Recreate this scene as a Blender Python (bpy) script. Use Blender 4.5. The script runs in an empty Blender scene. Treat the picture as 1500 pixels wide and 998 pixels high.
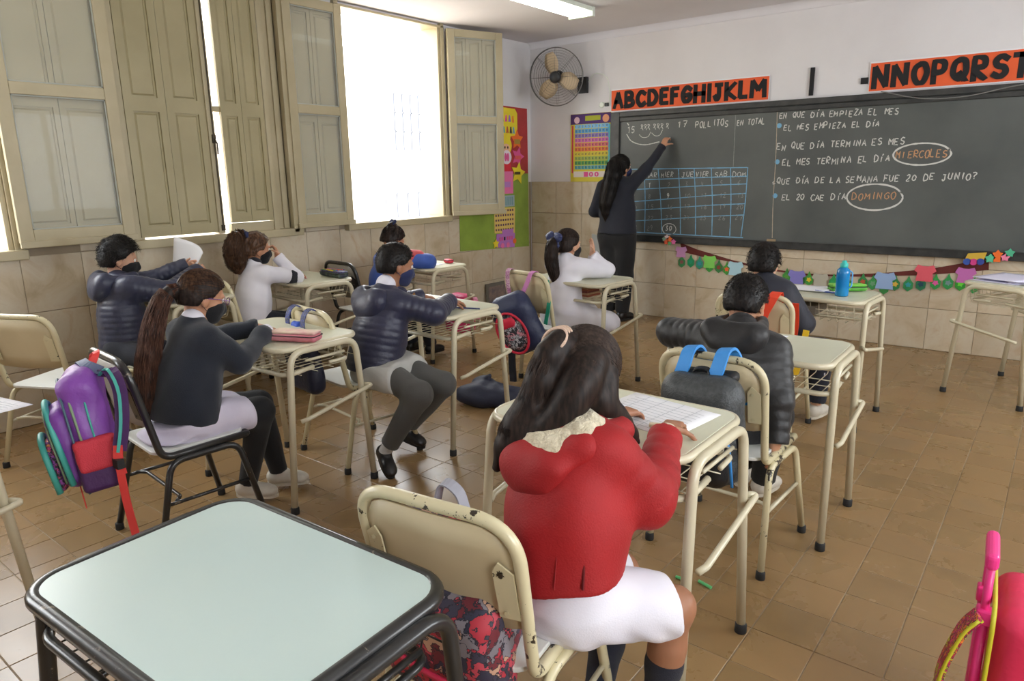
import bpy, math, random
import numpy as np
from mathutils import Vector, Matrix, noise as mnoise
rnd = random.Random(7)
nr = np.random.default_rng(7)
PI = math.pi
SC = bpy.context.scene
COL = SC.collection

# ------------------------------------------------------------------ camera
def camera():
    yaw, pitch, roll = math.radians(38.360), math.radians(13.4395), math.radians(-0.8415)
    f = Vector((-math.sin(yaw)*math.cos(pitch), math.cos(yaw)*math.cos(pitch), -math.sin(pitch)))
    r = Vector((math.cos(yaw), math.sin(yaw), 0)); u = r.cross(f)
    r2 = r*math.cos(roll)+u*math.sin(roll); u2 = -r*math.sin(roll)+u*math.cos(roll)
    cd = bpy.data.cameras.new('camera'); co = bpy.data.objects.new('camera', cd); COL.objects.link(co)
    cd.sensor_width = 36; cd.lens = 1025.57/1500*36; cd.clip_start = 0.05
    m = Matrix((r2, u2, -f)).transposed().to_4x4(); m.translation = Vector((0, 0, 1.5))
    co.matrix_world = m; SC.camera = co
camera()
# ------------------------------------------------------------------ world, lights, exposure
W = bpy.data.worlds.new('World'); SC.world = W; W.use_nodes = True
W.node_tree.nodes['Background'].inputs[0].default_value = (0.93, 0.97, 1.0, 1)
W.node_tree.nodes['Background'].inputs[1].default_value = 11.0
SC.view_settings.view_transform = 'Standard'; SC.view_settings.look = 'None'
SC.view_settings.exposure = 0.13; SC.view_settings.gamma = 1; SC.view_settings.use_curve_mapping = False
try:
    SC.cycles.use_denoising = True; SC.cycles.denoiser = 'OPENIMAGEDENOISE'
    SC.cycles.max_bounces = 8; SC.cycles.diffuse_bounces = 5; SC.cycles.glossy_bounces = 3
    SC.cycles.transparent_max_bounces = 12; SC.cycles.sample_clamp_indirect = 6.0
    SC.cycles.caustics_reflective = False; SC.cycles.caustics_refractive = False
except Exception: pass
def area(name, loc, rot, sx, sy, power, color=(1,1,1), portal=False):
    l = bpy.data.lights.new(name, 'AREA'); l.shape = 'RECTANGLE'; l.size = sx; l.size_y = sy; l.energy = power; l.color = color
    o = bpy.data.objects.new(name, l); COL.objects.link(o); o.location = loc; o.rotation_euler = rot
    if portal: l.cycles.is_portal = True
    return o
for yc, w in ((4.6, 1.25), (0.85, 1.25), (-1.2, 1.3)):      # sky portals in the window openings
    area('window_portal', (-5.2, yc, 1.98), (0, -PI/2, 0), 1.8, w, 1, portal=True)
area('window_portal', (2.34, 0.6, 1.75), (0, PI/2, 0), 1.5, 2.2, 1, portal=True)
area('window_portal', (2.34, 4.2, 1.75), (0, PI/2, 0), 1.5, 2.2, 1, portal=True)

# ------------------------------------------------------------------ materials
MATS = {}
def nodes(m): return m.node_tree.nodes, m.node_tree.links
def mat(name, col, rough=0.6, metal=0.0, noise=None, bump=None, spec=None, coat=0.0, sheen=0.0, trans=0.0, alpha=1.0, emit=None, coords='Object', sss=0):
    """noise = (scale, colour2, amount[, detail]) ; bump = (scale, strength)"""
    if name in MATS: return MATS[name]
    m = bpy.data.materials.new(name); m.use_nodes = True; N, L = nodes(m); b = N['Principled BSDF']
    b.inputs['Base Color'].default_value = (*col, 1); b.inputs['Roughness'].default_value = rough; b.inputs['Metallic'].default_value = metal
    if spec is not None: b.inputs['Specular IOR Level'].default_value = spec
    b.inputs['Coat Weight'].default_value = coat; b.inputs['Sheen Weight'].default_value = sheen
    b.inputs['Transmission Weight'].default_value = trans; b.inputs['Alpha'].default_value = alpha
    if sss: b.inputs['Subsurface Weight'].default_value = sss; b.inputs['Subsurface Scale'].default_value = 0.02
    if emit: b.inputs['Emission Color'].default_value = (*emit[0], 1); b.inputs['Emission Strength'].default_value = emit[1]
    tc = None
    if noise or bump: tc = N.new('ShaderNodeTexCoord')
    if noise:
        t = N.new('ShaderNodeTexNoise'); t.inputs['Scale'].default_value = noise[0]; t.inputs['Detail'].default_value = noise[3] if len(noise) > 3 else 4
        L.new(tc.outputs[coords], t.inputs['Vector'])
        r = N.new('ShaderNodeValToRGB'); r.color_ramp.elements[0].position = 0.35; r.color_ramp.elements[1].position = 0.68
        r.color_ramp.elements[0].color = (*col, 1)
        r.color_ramp.elements[1].color = (*[a+(c-a)*noise[2] for a, c in zip(col, noise[1])], 1)
        L.new(t.outputs['Fac'], r.inputs[0]); L.new(r.outputs[0], b.inputs['Base Color'])
    if bump:
        t = N.new('ShaderNodeTexNoise'); t.inputs['Scale'].default_value = bump[0]; t.inputs['Detail'].default_value = 3
        L.new(tc.outputs[coords], t.inputs['Vector'])
        bp = N.new('ShaderNodeBump'); bp.inputs['Strength'].default_value = bump[1]; bp.inputs['Distance'].default_value = 0.01
        L.new(t.outputs['Fac'], bp.inputs['Height']); L.new(bp.outputs[0], b.inputs['Normal'])
    MATS[name] = m; return m
def srgb(r, g, b): return tuple(((c/255+0.055)/1.055)**2.4 if c > 10 else c/255/12.92 for c in (r, g, b))
def chipped(name, col, under, rough, amount=0.60):
    """painted metal: smooth paint with dark chips where a stretched noise peaks"""
    m = mat(name, col, rough, coat=0.25); N, L = nodes(m); b = N['Principled BSDF']
    tc = N.new('ShaderNodeTexCoord'); t = N.new('ShaderNodeTexNoise'); t.inputs['Scale'].default_value = 38; t.inputs['Detail'].default_value = 5; t.inputs['Roughness'].default_value = 0.65
    t2 = N.new('ShaderNodeTexNoise'); t2.inputs['Scale'].default_value = 4.5; t2.inputs['Detail'].default_value = 2
    oi = N.new('ShaderNodeObjectInfo'); ad = N.new('ShaderNodeVectorMath'); ad.operation = 'ADD'
    L.new(tc.outputs['Object'], ad.inputs[0]); L.new(oi.outputs['Random'], ad.inputs[1])
    L.new(ad.outputs[0], t.inputs['Vector']); L.new(ad.outputs[0], t2.inputs['Vector'])
    mu = N.new('ShaderNodeMath'); mu.operation = 'ADD'; L.new(t.outputs['Fac'], mu.inputs[0])
    m3 = N.new('ShaderNodeMath'); m3.operation = 'MULTIPLY'; m3.inputs[1].default_value = 0.55; L.new(t2.outputs['Fac'], m3.inputs[0]); L.new(m3.outputs[0], mu.inputs[1])
    r = N.new('ShaderNodeValToRGB'); r.color_ramp.elements[0].position = amount+0.33; r.color_ramp.elements[1].position = amount+0.345
    L.new(mu.outputs[0], r.inputs[0])
    mx = N.new('ShaderNodeMix'); mx.data_type = 'RGBA'; mx.inputs['A'].default_value = (*col, 1); mx.inputs['B'].default_value = (*under, 1)
    L.new(r.outputs[0], mx.inputs['Factor']); L.new(mx.outputs['Result'], b.inputs['Base Color'])
    return m
cream = chipped('cream_paint', srgb(205, 197, 170), srgb(92, 80, 60), 0.32, 0.68)
cream_worn = chipped('cream_paint_worn', srgb(206, 196, 160), srgb(48, 40, 30), 0.32, 0.58)
blackp = chipped('black_paint', srgb(38, 38, 38), srgb(120, 112, 98), 0.3, 0.62)
laminate = mat('cream_laminate', srgb(214, 214, 192), 0.35, noise=(3, srgb(198, 198, 172), 0.6), bump=(60, 0.02))
bluelam = mat('blue_laminate', srgb(192, 212, 210), 0.3, noise=(2.5, srgb(200, 216, 210), 0.8), bump=(90, 0.015))
seatlam = mat('seat_laminate', srgb(222, 224, 220), 0.35, noise=(5, srgb(205, 205, 195), 0.5))
backlam = mat('backrest_laminate', srgb(202, 188, 154), 0.45, noise=(4, srgb(184, 168, 132), 0.6))
rubber = mat('rubber_black', (0.012, 0.012, 0.012), 0.7)
chrome = mat('metal_chrome', (0.6, 0.6, 0.6), 0.25, metal=1)
white_wall = mat('white_plaster', srgb(226, 224, 226), 0.85, noise=(2, srgb(214, 211, 213), 0.6), bump=(35, 0.12))
ceil_m = mat('ceiling_paint', srgb(224, 221, 224), 0.9, noise=(1.5, srgb(212, 208, 211), 0.6), bump=(30, 0.08))
wood_paint = mat('window_paint', srgb(180, 168, 138), 0.42, noise=(3, srgb(164, 152, 120), 0.7), bump=(50, 0.06))
shut_paint = mat('shutter_paint', srgb(168, 157, 122), 0.42, noise=(2.5, srgb(152, 141, 106), 0.7), bump=(45, 0.08))
slate = mat('chalkboard_slate', srgb(74, 78, 77), 0.5, noise=(1.6, srgb(98, 102, 99), 0.75, 6), bump=(120, 0.03))
board_frame = mat('board_frame_wood', srgb(42, 44, 44), 0.45, noise=(14, srgb(66, 66, 64), 0.7), bump=(80, 0.1))
chalk = mat('chalk_white', srgb(205, 205, 200), 0.95)
chalk_b = mat('chalk_blue', srgb(120, 172, 205), 0.95)
chalk_o = mat('chalk_orange', srgb(196, 150, 112), 0.95)
chalk_d = mat('chalk_faint', srgb(140, 142, 140), 0.95)
paper = mat('paper_white', srgb(232, 232, 236), 0.8)
glass = mat('clear_glass', (0.9, 0.95, 0.95), 0.03, trans=0.0, alpha=0.10, spec=0.4)
def col_mat(name, r, g, b, rough=0.7, **k): return mat(name, srgb(r, g, b), rough, **k)
black_ink = col_mat('black_card', 28, 28, 30, 0.8)
orange_card = col_mat('orange_card', 232, 96, 48, 0.7)

def tile_mat(name, cols, rough, scale=3.5, bump=0.03, coat=0.0):
    m = mat(name, cols[0], rough, coat=coat); N, L = nodes(m); b = N['Principled BSDF']
    ge = N.new('ShaderNodeNewGeometry'); oi = N.new('ShaderNodeObjectInfo')
    ad = N.new('ShaderNodeVectorMath'); ad.operation = 'MULTIPLY_ADD'
    cx = N.new('ShaderNodeCombineXYZ'); L.new(oi.outputs['Random'], cx.inputs[0]); L.new(oi.outputs['Random'], cx.inputs[2])
    L.new(cx.outputs[0], ad.inputs[0]); ad.inputs[1].default_value = (9, 9, 9); L.new(ge.outputs['Position'], ad.inputs[2])
    t = N.new('ShaderNodeTexNoise'); t.inputs['Scale'].default_value = scale; t.inputs['Detail'].default_value = 6; t.inputs['Roughness'].default_value = 0.6; t.inputs['Distortion'].default_value = 0.6
    L.new(ad.outputs[0], t.inputs['Vector'])
    r = N.new('ShaderNodeValToRGB'); e = r.color_ramp.elements
    e[0].position = 0.3; e[1].position = 0.7; e[0].color = (*cols[0], 1); e[1].color = (*cols[-1], 1)
    for i, c in enumerate(cols[1:-1]):
        x = e.new(0.3+0.4*(i+1)/(len(cols)-1)); x.color = (*c, 1)
    L.new(t.outputs['Fac'], r.inputs[0])
    hs = N.new('ShaderNodeHueSaturation'); mr = N.new('ShaderNodeMapRange'); mr.inputs[3].default_value = 0.92; mr.inputs[4].default_value = 1.06
    wn = N.new('ShaderNodeTexWhiteNoise'); wn.noise_dimensions = '1D'; L.new(oi.outputs['Random'], wn.inputs['W'])
    L.new(wn.outputs['Value'], mr.inputs[0]); L.new(mr.outputs[0], hs.inputs['Value']); L.new(r.outputs[0], hs.inputs['Color'])
    L.new(hs.outputs[0], b.inputs['Base Color'])
    if bump:
        bp = N.new('ShaderNodeBump'); bp.inputs['Strength'].default_value = bump; bp.inputs['Distance'].default_value = 0.02
        L.new(t.outputs['Fac'], bp.inputs['Height']); L.new(bp.outputs[0], b.inputs['Normal'])
    rr = N.new('ShaderNodeMapRange'); rr.inputs[3].default_value = rough-0.08; rr.inputs[4].default_value = rough+0.14
    L.new(t.outputs['Fac'], rr.inputs[0]); L.new(rr.outputs[0], b.inputs['Roughness'])
    return m
wall_tile = tile_mat('wall_tile_glaze', [srgb(182, 164, 134), srgb(198, 182, 156), srgb(204, 192, 170), srgb(192, 168, 138)], 0.42, 4.5)
floor_tile = tile_mat('floor_tile_glaze', [srgb(136, 110, 75), srgb(142, 115, 78), srgb(148, 118, 80), srgb(140, 115, 82)], 0.25, 2.0, 0.02)
grout = mat('grout', srgb(122, 100, 72), 0.7, noise=(2.2, srgb(172, 160, 138), 0.9, 8))
grout_w = mat('wall_grout', srgb(150, 136, 116), 0.9)

# ------------------------------------------------------------------ object helpers
def tag(o, label=None, cat=None, group=None, kind=None):
    if label: o['label'] = label
    if cat: o['category'] = cat
    if group: o['group'] = group
    if kind: o['kind'] = kind
    return o
def empty(name, loc=(0, 0, 0), rz=0.0, label=None, cat=None, group=None):
    o = bpy.data.objects.new(name, None); COL.objects.link(o); o.location = loc; o.rotation_euler = (0, 0, rz); o.empty_display_size = 0.1
    return tag(o, label, cat, group)
def link_mesh(name, V, F, m, parent=None, smooth=True, loc=None, mats=None, fm=None):
    me = bpy.data.meshes.new(name)
    me.from_pydata([tuple(v) for v in V], [], [tuple(f) for f in F])
    if smooth: me.polygons.foreach_set('use_smooth', [True]*len(me.polygons))
    for mm in (mats or [m]): me.materials.append(mm)
    if fm is not None: me.polygons.foreach_set('material_index', fm)
    me.update()
    o = bpy.data.objects.new(name, me); COL.objects.link(o)
    if parent: o.parent = parent
    if loc: o.location = loc
    return o
def copy_tree(o, parent=None):
    c = o.copy(); COL.objects.link(c)
    if parent is not None: c.parent = parent
    for ch in o.children: copy_tree(ch, c)
    return c
def fillet(pts, r, seg=6, closed=False):
    P = [Vector(p) for p in pts]; n = len(P); out = []
    for i in range(n):
        if not closed and i in (0, n-1): out.append(P[i]); continue
        a, b, c = P[(i-1) % n], P[i], P[(i+1) % n]
        u = (a-b); v = (c-b); lu, lv = u.length, v.length; u.normalize(); v.normalize()
        rr = r[i] if isinstance(r, (list, tuple)) else r
        ang = u.angle(v)
        if ang > 3.1 or rr <= 0: out.append(b); continue
        d = min(rr/math.tan(ang/2), lu*0.48, lv*0.48)
        p0, p1 = b+u*d, b+v*d
        for k in range(seg+1):
            t = k/seg; out.append(p0*(1-t)**2+b*2*t*(1-t)+p1*t*t)
    return out
class MB:
    def __init__(s): s.V = []; s.F = []; s.M = []; s.mi = 0
    def add(s, V, F):
        o = len(s.V); s.V += [Vector(v) for v in V]; s.F += [tuple(i+o for i in f) for f in F]; s.M += [s.mi]*len(F); return s
    def box(s, x0, x1, y0, y1, z0, z1):
        V = [(x, y, z) for x in (x0, x1) for y in (y0, y1) for z in (z0, z1)]
        return s.add(V, [(0, 1, 3, 2), (4, 6, 7, 5), (0, 4, 5, 1), (2, 3, 7, 6), (0, 2, 6, 4), (1, 5, 7, 3)])
    def tube(s, pts, r, n=8, closed=False, cap=True, flat=1.0, up=None):
        P = [Vector(p) for p in pts]; Q = [P[0]]
        for p in P[1:]:
            if (p-Q[-1]).length > 1e-5: Q.append(p)
        P = Q
        if closed and (P[0]-P[-1]).length < 1e-5: P.pop()
        m = len(P); V = []; F = []; pn = None
        for i in range(m):
            if closed: t = (P[(i+1) % m]-P[i-1])
            else: t = (P[min(i+1, m-1)]-P[max(i-1, 0)])
            t.normalize()
            if pn is None:
                a = Vector(up) if up else (Vector((0, 0, 1)) if abs(t.z) < 0.9 else Vector((1, 0, 0)))
                nn = (a-t*a.dot(t)).normalized()
            else:
                nn = pn-t*pn.dot(t)
                nn = nn.normalized() if nn.length > 1e-6 else pn
            pn = nn; bb = t.cross(nn)
            rr = r[min(i*len(r)//m, len(r)-1)] if isinstance(r, (list, tuple)) and len(r) != m else (r[i] if isinstance(r, (list, tuple)) else r)
            for k in range(n):
                a = 2*PI*k/n; V.append(P[i]+nn*math.cos(a)*rr*flat+bb*math.sin(a)*rr)
        R = m if closed else m-1
        for i in range(R):
            j = (i+1) % m
            for k in range(n): F.append((i*n+k, i*n+(k+1) % n, j*n+(k+1) % n, j*n+k))
        if cap and not closed: F.append(tuple(range(n-1, -1, -1))); F.append(tuple(range((m-1)*n, m*n)))
        return s.add(V, F)
    def lathe(s, prof, c=(0, 0, 0), n=24, axis='z'):
        V = []; F = []; m = len(prof)
        for r_, z in prof:
            for k in range(n):
                a = 2*PI*k/n; p = (r_*math.cos(a), r_*math.sin(a), z)
                if axis == 'y': p = (p[0], p[2], p[1])
                if axis == 'x': p = (p[2], p[0], p[1])
                V.append((p[0]+c[0], p[1]+c[1], p[2]+c[2]))
        for i in range(m-1):
            for k in range(n): F.append((i*n+k, i*n+(k+1) % n, (i+1)*n+(k+1) % n, (i+1)*n+k))
        F.append(tuple(range(n-1, -1, -1))); F.append(tuple(range((m-1)*n, m*n)))
        return s.add(V, F)
    def prism(s, outline, z0, z1, tf=None):
        n = len(outline); V = [(x, y, z0) for x, y in outline]+[(x, y, z1) for x, y in outline]
        if tf: V = [tf(Vector(v)) for v in V]
        F = [tuple(range(n-1, -1, -1)), tuple(range(n, 2*n))]+[(i, (i+1) % n, n+(i+1) % n, n+i) for i in range(n)]
        return s.add(V, F)
    def quad(s, a, b, c, d): return s.add([a, b, c, d], [(0, 1, 2, 3)])
    def ribbon(s, pts, w, side, th=0.0025):
        """flat strap along pts, width vector side"""
        P = [Vector(p) for p in pts]; V = []; F = []; n = len(P)
        for i, p in enumerate(P):
            t = (P[min(i+1, n-1)]-P[max(i-1, 0)]).normalized()
            sd = Vector(side[i] if isinstance(side, list) else side); sd = (sd-t*sd.dot(t)).normalized(); nn = t.cross(sd)
            for a, b in ((-1, -1), (1, -1), (1, 1), (-1, 1)): V.append(p+sd*w/2*a+nn*th*b)
        for i in range(n-1):
            for k in range(4): F.append((i*4+k, i*4+(k+1) % 4, i*4+4+(k+1) % 4, i*4+4+k))
        F.append((3, 2, 1, 0)); F.append(tuple((n-1)*4+k for k in range(4)))
        return s.add(V, F)
    def build(s, name, m, parent=None, smooth=False, mats=None, loc=None):
        return link_mesh(name, s.V, s.F, m, parent, smooth, loc, mats, s.M if mats else None)
def rrect(w, d, r, seg=6, cx=0, cy=0):
    o = []
    for sx, sy, a0 in ((1, 1, 0), (-1, 1, 90), (-1, -1, 180), (1, -1, 270)):
        for k in range(seg+1):
            a = math.radians(a0+90*k/seg); o.append((cx+sx*(w/2-r)+r*math.cos(a), cy+sy*(d/2-r)+r*math.sin(a)))
    return o
def bevel(o, w=0.004, seg=2):
    b = o.modifiers.new('bevel', 'BEVEL'); b.width = w; b.segments = seg; b.limit_method = 'ANGLE'; return o
# ================================================================== ROOM
XL, YB, XR, YF, H = -4.956, 6.662, 2.2, -2.6, 2.89
def struct(name, mb, m, **k):
    o = mb.build(name, m, **k); o['kind'] = 'structure'; return o
WZ0, WZ1 = 1.09, 2.87
OPEN = [(-1.75, -0.55), (0.28, 1.46), (2.2, 3.42), (4.0, 5.2)]
OPENR = [(-0.5, 1.7), (3.2, 5.2)]
mb = MB(); xo, xi = XL-0.24, XL-0.008
ys = [YF]+[v for o in OPEN for v in o]+[YB+0.2]
for a, b in zip(ys[0::2], ys[1::2]): mb.box(xo, xi, a, b, 0, H)
for a, b in OPEN: mb.box(xo, xi, a, b, 0, WZ0-0.0); mb.box(xo, xi, a, b, WZ1, H)
struct('wall_left', mb, white_wall)
wall_left = bpy.data.objects['wall_left']
mb = MB().box(XL-0.24, XR+0.2, YB+0.008, YB+0.22, 0, H); wall_back = struct('wall_back', mb, white_wall)
mb = MB(); ys = [YF]+[v for o in OPENR for v in o]+[YB+0.2]
for a, b in zip(ys[0::2], ys[1::2]): mb.box(XR, XR+0.2, a, b, 0, H)
for a, b in OPENR: mb.box(XR, XR+0.2, a, b, 0, 1.0); mb.box(XR, XR+0.2, a, b, 2.5, H)
struct('wall_right', mb, white_wall)
struct('wall_front', MB().box(XL-0.24, XR+0.2, YF-0.2, YF, 0, H), white_wall)
mb = MB().box(XL-0.24, XR+0.2, YF-0.2, YB+0.22, H, H+0.15); struct('ceiling', mb, ceil_m)
# soft cove where the ceiling meets the walls
def cove(name, pts_fn, length0, length1):
    mb = MB(); n = 6; V = []; F = []
    prof = [(0, 0)]+[(0.07*(1-math.sin(k*PI/2/n)), 0.07*(1-math.cos(k*PI/2/n))) for k in range(n+1)]
    for s in (length0, length1):
        for a, b in prof: V.append(pts_fn(a, b, s))
    m = len(prof)
    for i in range(m): F.append((i, (i+1) % m, m+(i+1) % m, m+i))
    F += [tuple(range(m)), tuple(range(2*m-1, m-1, -1))]
    mb.add(V, F); return struct(name, mb, ceil_m, smooth=True)
cove('trim_1', lambda a, b, s: (s, YB+0.009-a, H+0.001-b), XL, XR)
# floor: 20 cm tiles
floor = struct('floor', MB().box(XL-0.24, XR+0.2, YF-0.2, YB+0.22, -0.1, -0.0018), grout)
TS = 0.2; tv = []
x0g = -0.46-TS*23; y0g = 1.31-TS*20
cam_r, cam_u, cam_f = [np.array(c) for c in ((0.784, 0.620, 0), (0, 0, 1), (-0.603, 0.763, -0.232))]
def px_area(x, y):
    d = np.array([x, y, -1.5]); f = np.array([-0.6035, 0.7627, -0.2324]); r = np.array([0.7841, 0.6206, 0.0]); u = np.cross(r, f)
    z = d@f
    if z < 0.2: return 0
    X, Y = 1025*(d@r)/z, 1025*(d@u)/z
    if abs(X) > 800 or abs(Y) > 540: return 0
    return 1/z**3
tiles = []
for i in range(40):
    for j in range(55):
        x, y = x0g+TS*(i+0.5), y0g+TS*(j+0.5)
        if x-TS/2 < XL-0.2 or x+TS/2 > XR+0.05 or y+TS/2 > YB+0.2 or y-TS/2 < YF-0.05: continue
        tiles.append((px_area(x, y), x, y))
tiles.sort(key=lambda t: -t[0])
def tile_mesh(w, d, h, c=0.0022):
    V = [(-w/2, -d/2, 0), (w/2, -d/2, 0), (w/2, d/2, 0), (-w/2, d/2, 0)]+[(-w/2, -d/2, h-c), (w/2, -d/2, h-c), (w/2, d/2, h-c), (-w/2, d/2, h-c)]+[(-w/2+c, -d/2+c, h), (w/2-c, -d/2+c, h), (w/2-c, d/2-c, h), (-w/2+c, d/2-c, h)]
    F = [(0, 1, 5, 4), (1, 2, 6, 5), (2, 3, 7, 6), (3, 0, 4, 7), (4, 5, 9, 8), (5, 6, 10, 9), (6, 7, 11, 10), (7, 4, 8, 11), (8, 9, 10, 11)]
    return V, F
tvv, tff = tile_mesh(TS-0.0035, TS-0.0035, 0.0065, 0.0012)
tme = None
for k, (a, x, y) in enumerate(tiles[:298]):
    if tme is None:
        o = link_mesh('floor_tile', tvv, tff, floor_tile, floor, smooth=False); tme = o.data
    else:
        o = bpy.data.objects.new('floor_tile', tme); COL.objects.link(o); o.parent = floor
    o.location = (x, y, -0.0065+rnd.uniform(-0.0003, 0.0003)); o.rotation_euler = (rnd.gauss(0, .0012), rnd.gauss(0, .0012), rnd.choice((0, 1, 2, 3))*PI/2)
mb = MB()
for a, x, y in tiles[298:]: mb.add([(v[0]+x, v[1]+y, v[2]-0.0065) for v in tvv], tff)
o = mb.build('floor_tiling', floor_tile, floor); o['kind'] = 'stuff'

# wainscot tiles, one object each
TW, TH = 0.343, 0.35
def wall_tiles(parent, axis, a0, a1, skip):
    n0 = 0; me = {}
    k = a0
    while k < a1-0.05:
        w = min(TW, a1-k)
        for r in range(4):
            z0, z1 = r*TH+0.002, (r+1)*TH
            h = z1-z0; s = skip(k, k+w, z0, z1)
            if s == 'all': continue
            if s: z1c = s; h = z1c-z0
            key = (round(w, 3), round(h, 3))
            if key not in me:
                V, F = tile_mesh(w-0.003, h-0.003, 0.009, 0.002)
                o = link_mesh('wall_tile', V, F, wall_tile, parent, smooth=False); me[key] = o.data
            else:
                o = bpy.data.objects.new('wall_tile', me[key]); COL.objects.link(o); o.parent = parent
            c = (k+w/2, z0+h/2); off = rnd.uniform(-0.0006, 0.0006)
            if axis == 'y':  # left wall, facing +x
                o.matrix_local = Matrix(((0, 0, 1, XL-0.009+off), (1, 0, 0, c[0]), (0, 1, 0, c[1]), (0, 0, 0, 1)))
            else:            # back wall, facing -y
                o.matrix_local = Matrix(((1, 0, 0, c[0]), (0, 0, -1, YB+0.009+off), (0, 1, 0, c[1]), (0, 0, 0, 1)))
        k += TW
def skl(a, b, z0, z1):
    for u, v in OPEN:
        if b > u-0.02 and a < v+0.02 and z1 > 1.1: return 'all'
    return None
wall_tiles(wall_left, 'y', 1.48-TW*6, YB, skl)
wall_tiles(wall_back, 'x', -0.985-TW*11.56, XR, lambda *a: None)
mb = MB(); mb.box(XL-0.009, XL-0.0045, YF, YB, 0, 1.05)
for (a, b) in ((1.48, 2.18), (3.44, 3.98), (5.22, YB)): mb.box(XL-0.009, XL-0.0045, a, b, 1.05, 1.4)
o = mb.build('grout_bed', grout_w, wall_left); o['kind'] = 'structure'
mb = MB().box(XL, XR, YB+0.0045, YB+0.009, 0, 1.4); o = mb.build('grout_bed', grout_w, wall_back); o['kind'] = 'structure'

# ---- windows in the left wall
def panel_board(y0, y1, z0, z1, x, zmid=1.96, t=0.022, inset=0.035):
    """solid shutter board: frame with an upper and a lower recessed, fielded panel (thickness along x)"""
    mb = MB()
    mb.box(x-t, x, y0, y0+inset, z0, z1); mb.box(x-t, x, y1-inset, y1, z0, z1)
    for a, b in ((z0, z0+0.07), (zmid-0.045, zmid+0.045), (z1-0.07, z1)): mb.box(x-t, x, y0+inset, y1-inset, a, b)
    for a, b in ((z0+0.07, zmid-0.045), (zmid+0.045, z1-0.07)):
        mb.box(x-t, x-0.012, y0+inset, y1-inset, a, b)
        u0, u1, a2, b2 = y0+inset+0.012, y1-inset-0.012, a+0.012, b-0.012
        if u1-u0 > 0.02:
            q = 0.010
            V = [(x-0.012, u0, a2), (x-0.012, u1, a2), (x-0.012, u1, b2), (x-0.012, u0, b2), (x-0.004, u0+q, a2+q), (x-0.004, u1-q, a2+q), (x-0.004, u1-q, b2-q), (x-0.004, u0+q, b2-q)]
            mb.add(V, [(0, 1, 5, 4), (1, 2, 6, 5), (2, 3, 7, 6), (3, 0, 4, 7), (4, 5, 6, 7)])
    return mb
def glass_leaf(parent, hinge, length, ang, sgn, z0=1.12, z1=2.85, zmid=2.02, split=True):
    """window leaf swung onto the wall; local +y runs from the hinge, room side is +x"""
    e = empty('glass_leaf', (0, 0, 0)); e.parent = parent; e.location = hinge; e.rotation_euler = (0, 0, ang)
    L = length; y = lambda v: v*sgn
    def bx(mb, x0, x1, a, b, c, d): mb.box(x0, x1, min(y(a), y(b)), max(y(a), y(b)), c, d)
    mb = MB(); st = 0.075
    bx(mb, 0, .035, 0, st, z0, z1); bx(mb, 0, .035, L-st, L, z0, z1)
    bx(mb, 0.001, .034, st, L-st, z0, z0+.075); bx(mb, 0.001, .034, st, L-st, z1-.07, z1); bx(mb, 0.001, .034, st, L-st, zmid-.035, zmid+.035)
    bx(mb, .03, .05, -.005, L+.01, z0-.03, z0+.012)
    o = mb.build('leaf_frame', wood_paint, e); bevel(o, .004)
    for a, b in ((z0+.075, zmid-.035), (zmid+.035, z1-.07)):
        mb = MB(); bx(mb, .014, .018, st-.004, L-st+.004, a-.004, b+.004); mb.build('pane', glass, e)
    # putty beads
    mb = MB()
    for a, b in ((z0+.075, zmid-.035), (zmid+.035, z1-.07)):
        bx(mb, .018, .026, st, st+.008, a, b); bx(mb, .018, .026, L-st-.008, L-st, a, b); bx(mb, .018, .026, st, L-st, a, a+.008); bx(mb, .018, .026, st, L-st, b-.008, b)
    mb.build('glazing_bead', mat('putty', srgb(168, 170, 162), .6), e)
    # solid shutter boards folded behind the glass
    n = 3 if not split else 2; ww = (L-.06)/n
    for k in range(n):
        a, b = .03+k*ww+.002, .03+(k+1)*ww-.002
        m2 = panel_board(min(y(a), y(b)), max(y(a), y(b)), z0+.03, z1-.03, -.006, zmid-.05, .018, .03)
        m2.build('shutter_board', shut_paint, e)
    return e
def window(n, y0, y1, sill=True):
    e = empty('window_%d' % n, (0, 0, 0)); e['kind'] = 'structure'
    mb = MB(); x0, x1 = XL-.2, XL+.03
    mb.box(x0, x1, y0-.045, y0, WZ0-.03, WZ1+.04); mb.box(x0, x1, y1, y1+.045, WZ0-.03, WZ1+.04); mb.box(x0, x1, y0-.045, y1+.045, WZ1-.02, WZ1+.0)
    mb.box(x0, x1-.015, y0, y0+.03, WZ0, WZ1); mb.box(x0, x1-.015, y1-.03, y1, WZ0, WZ1)
    o = mb.build('window_frame', wood_paint, e); bevel(o, .004)
    mb = MB().box(x0, XL+.06, y0-.06, y1+.06, WZ0-.055, WZ0+.005); o = mb.build('window_sill', wood_paint, e); bevel(o, .006)
    return e
w1, w2, w3, w4 = [window(i+1, a, b) for i, (a, b) in enumerate(OPEN)]
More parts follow.
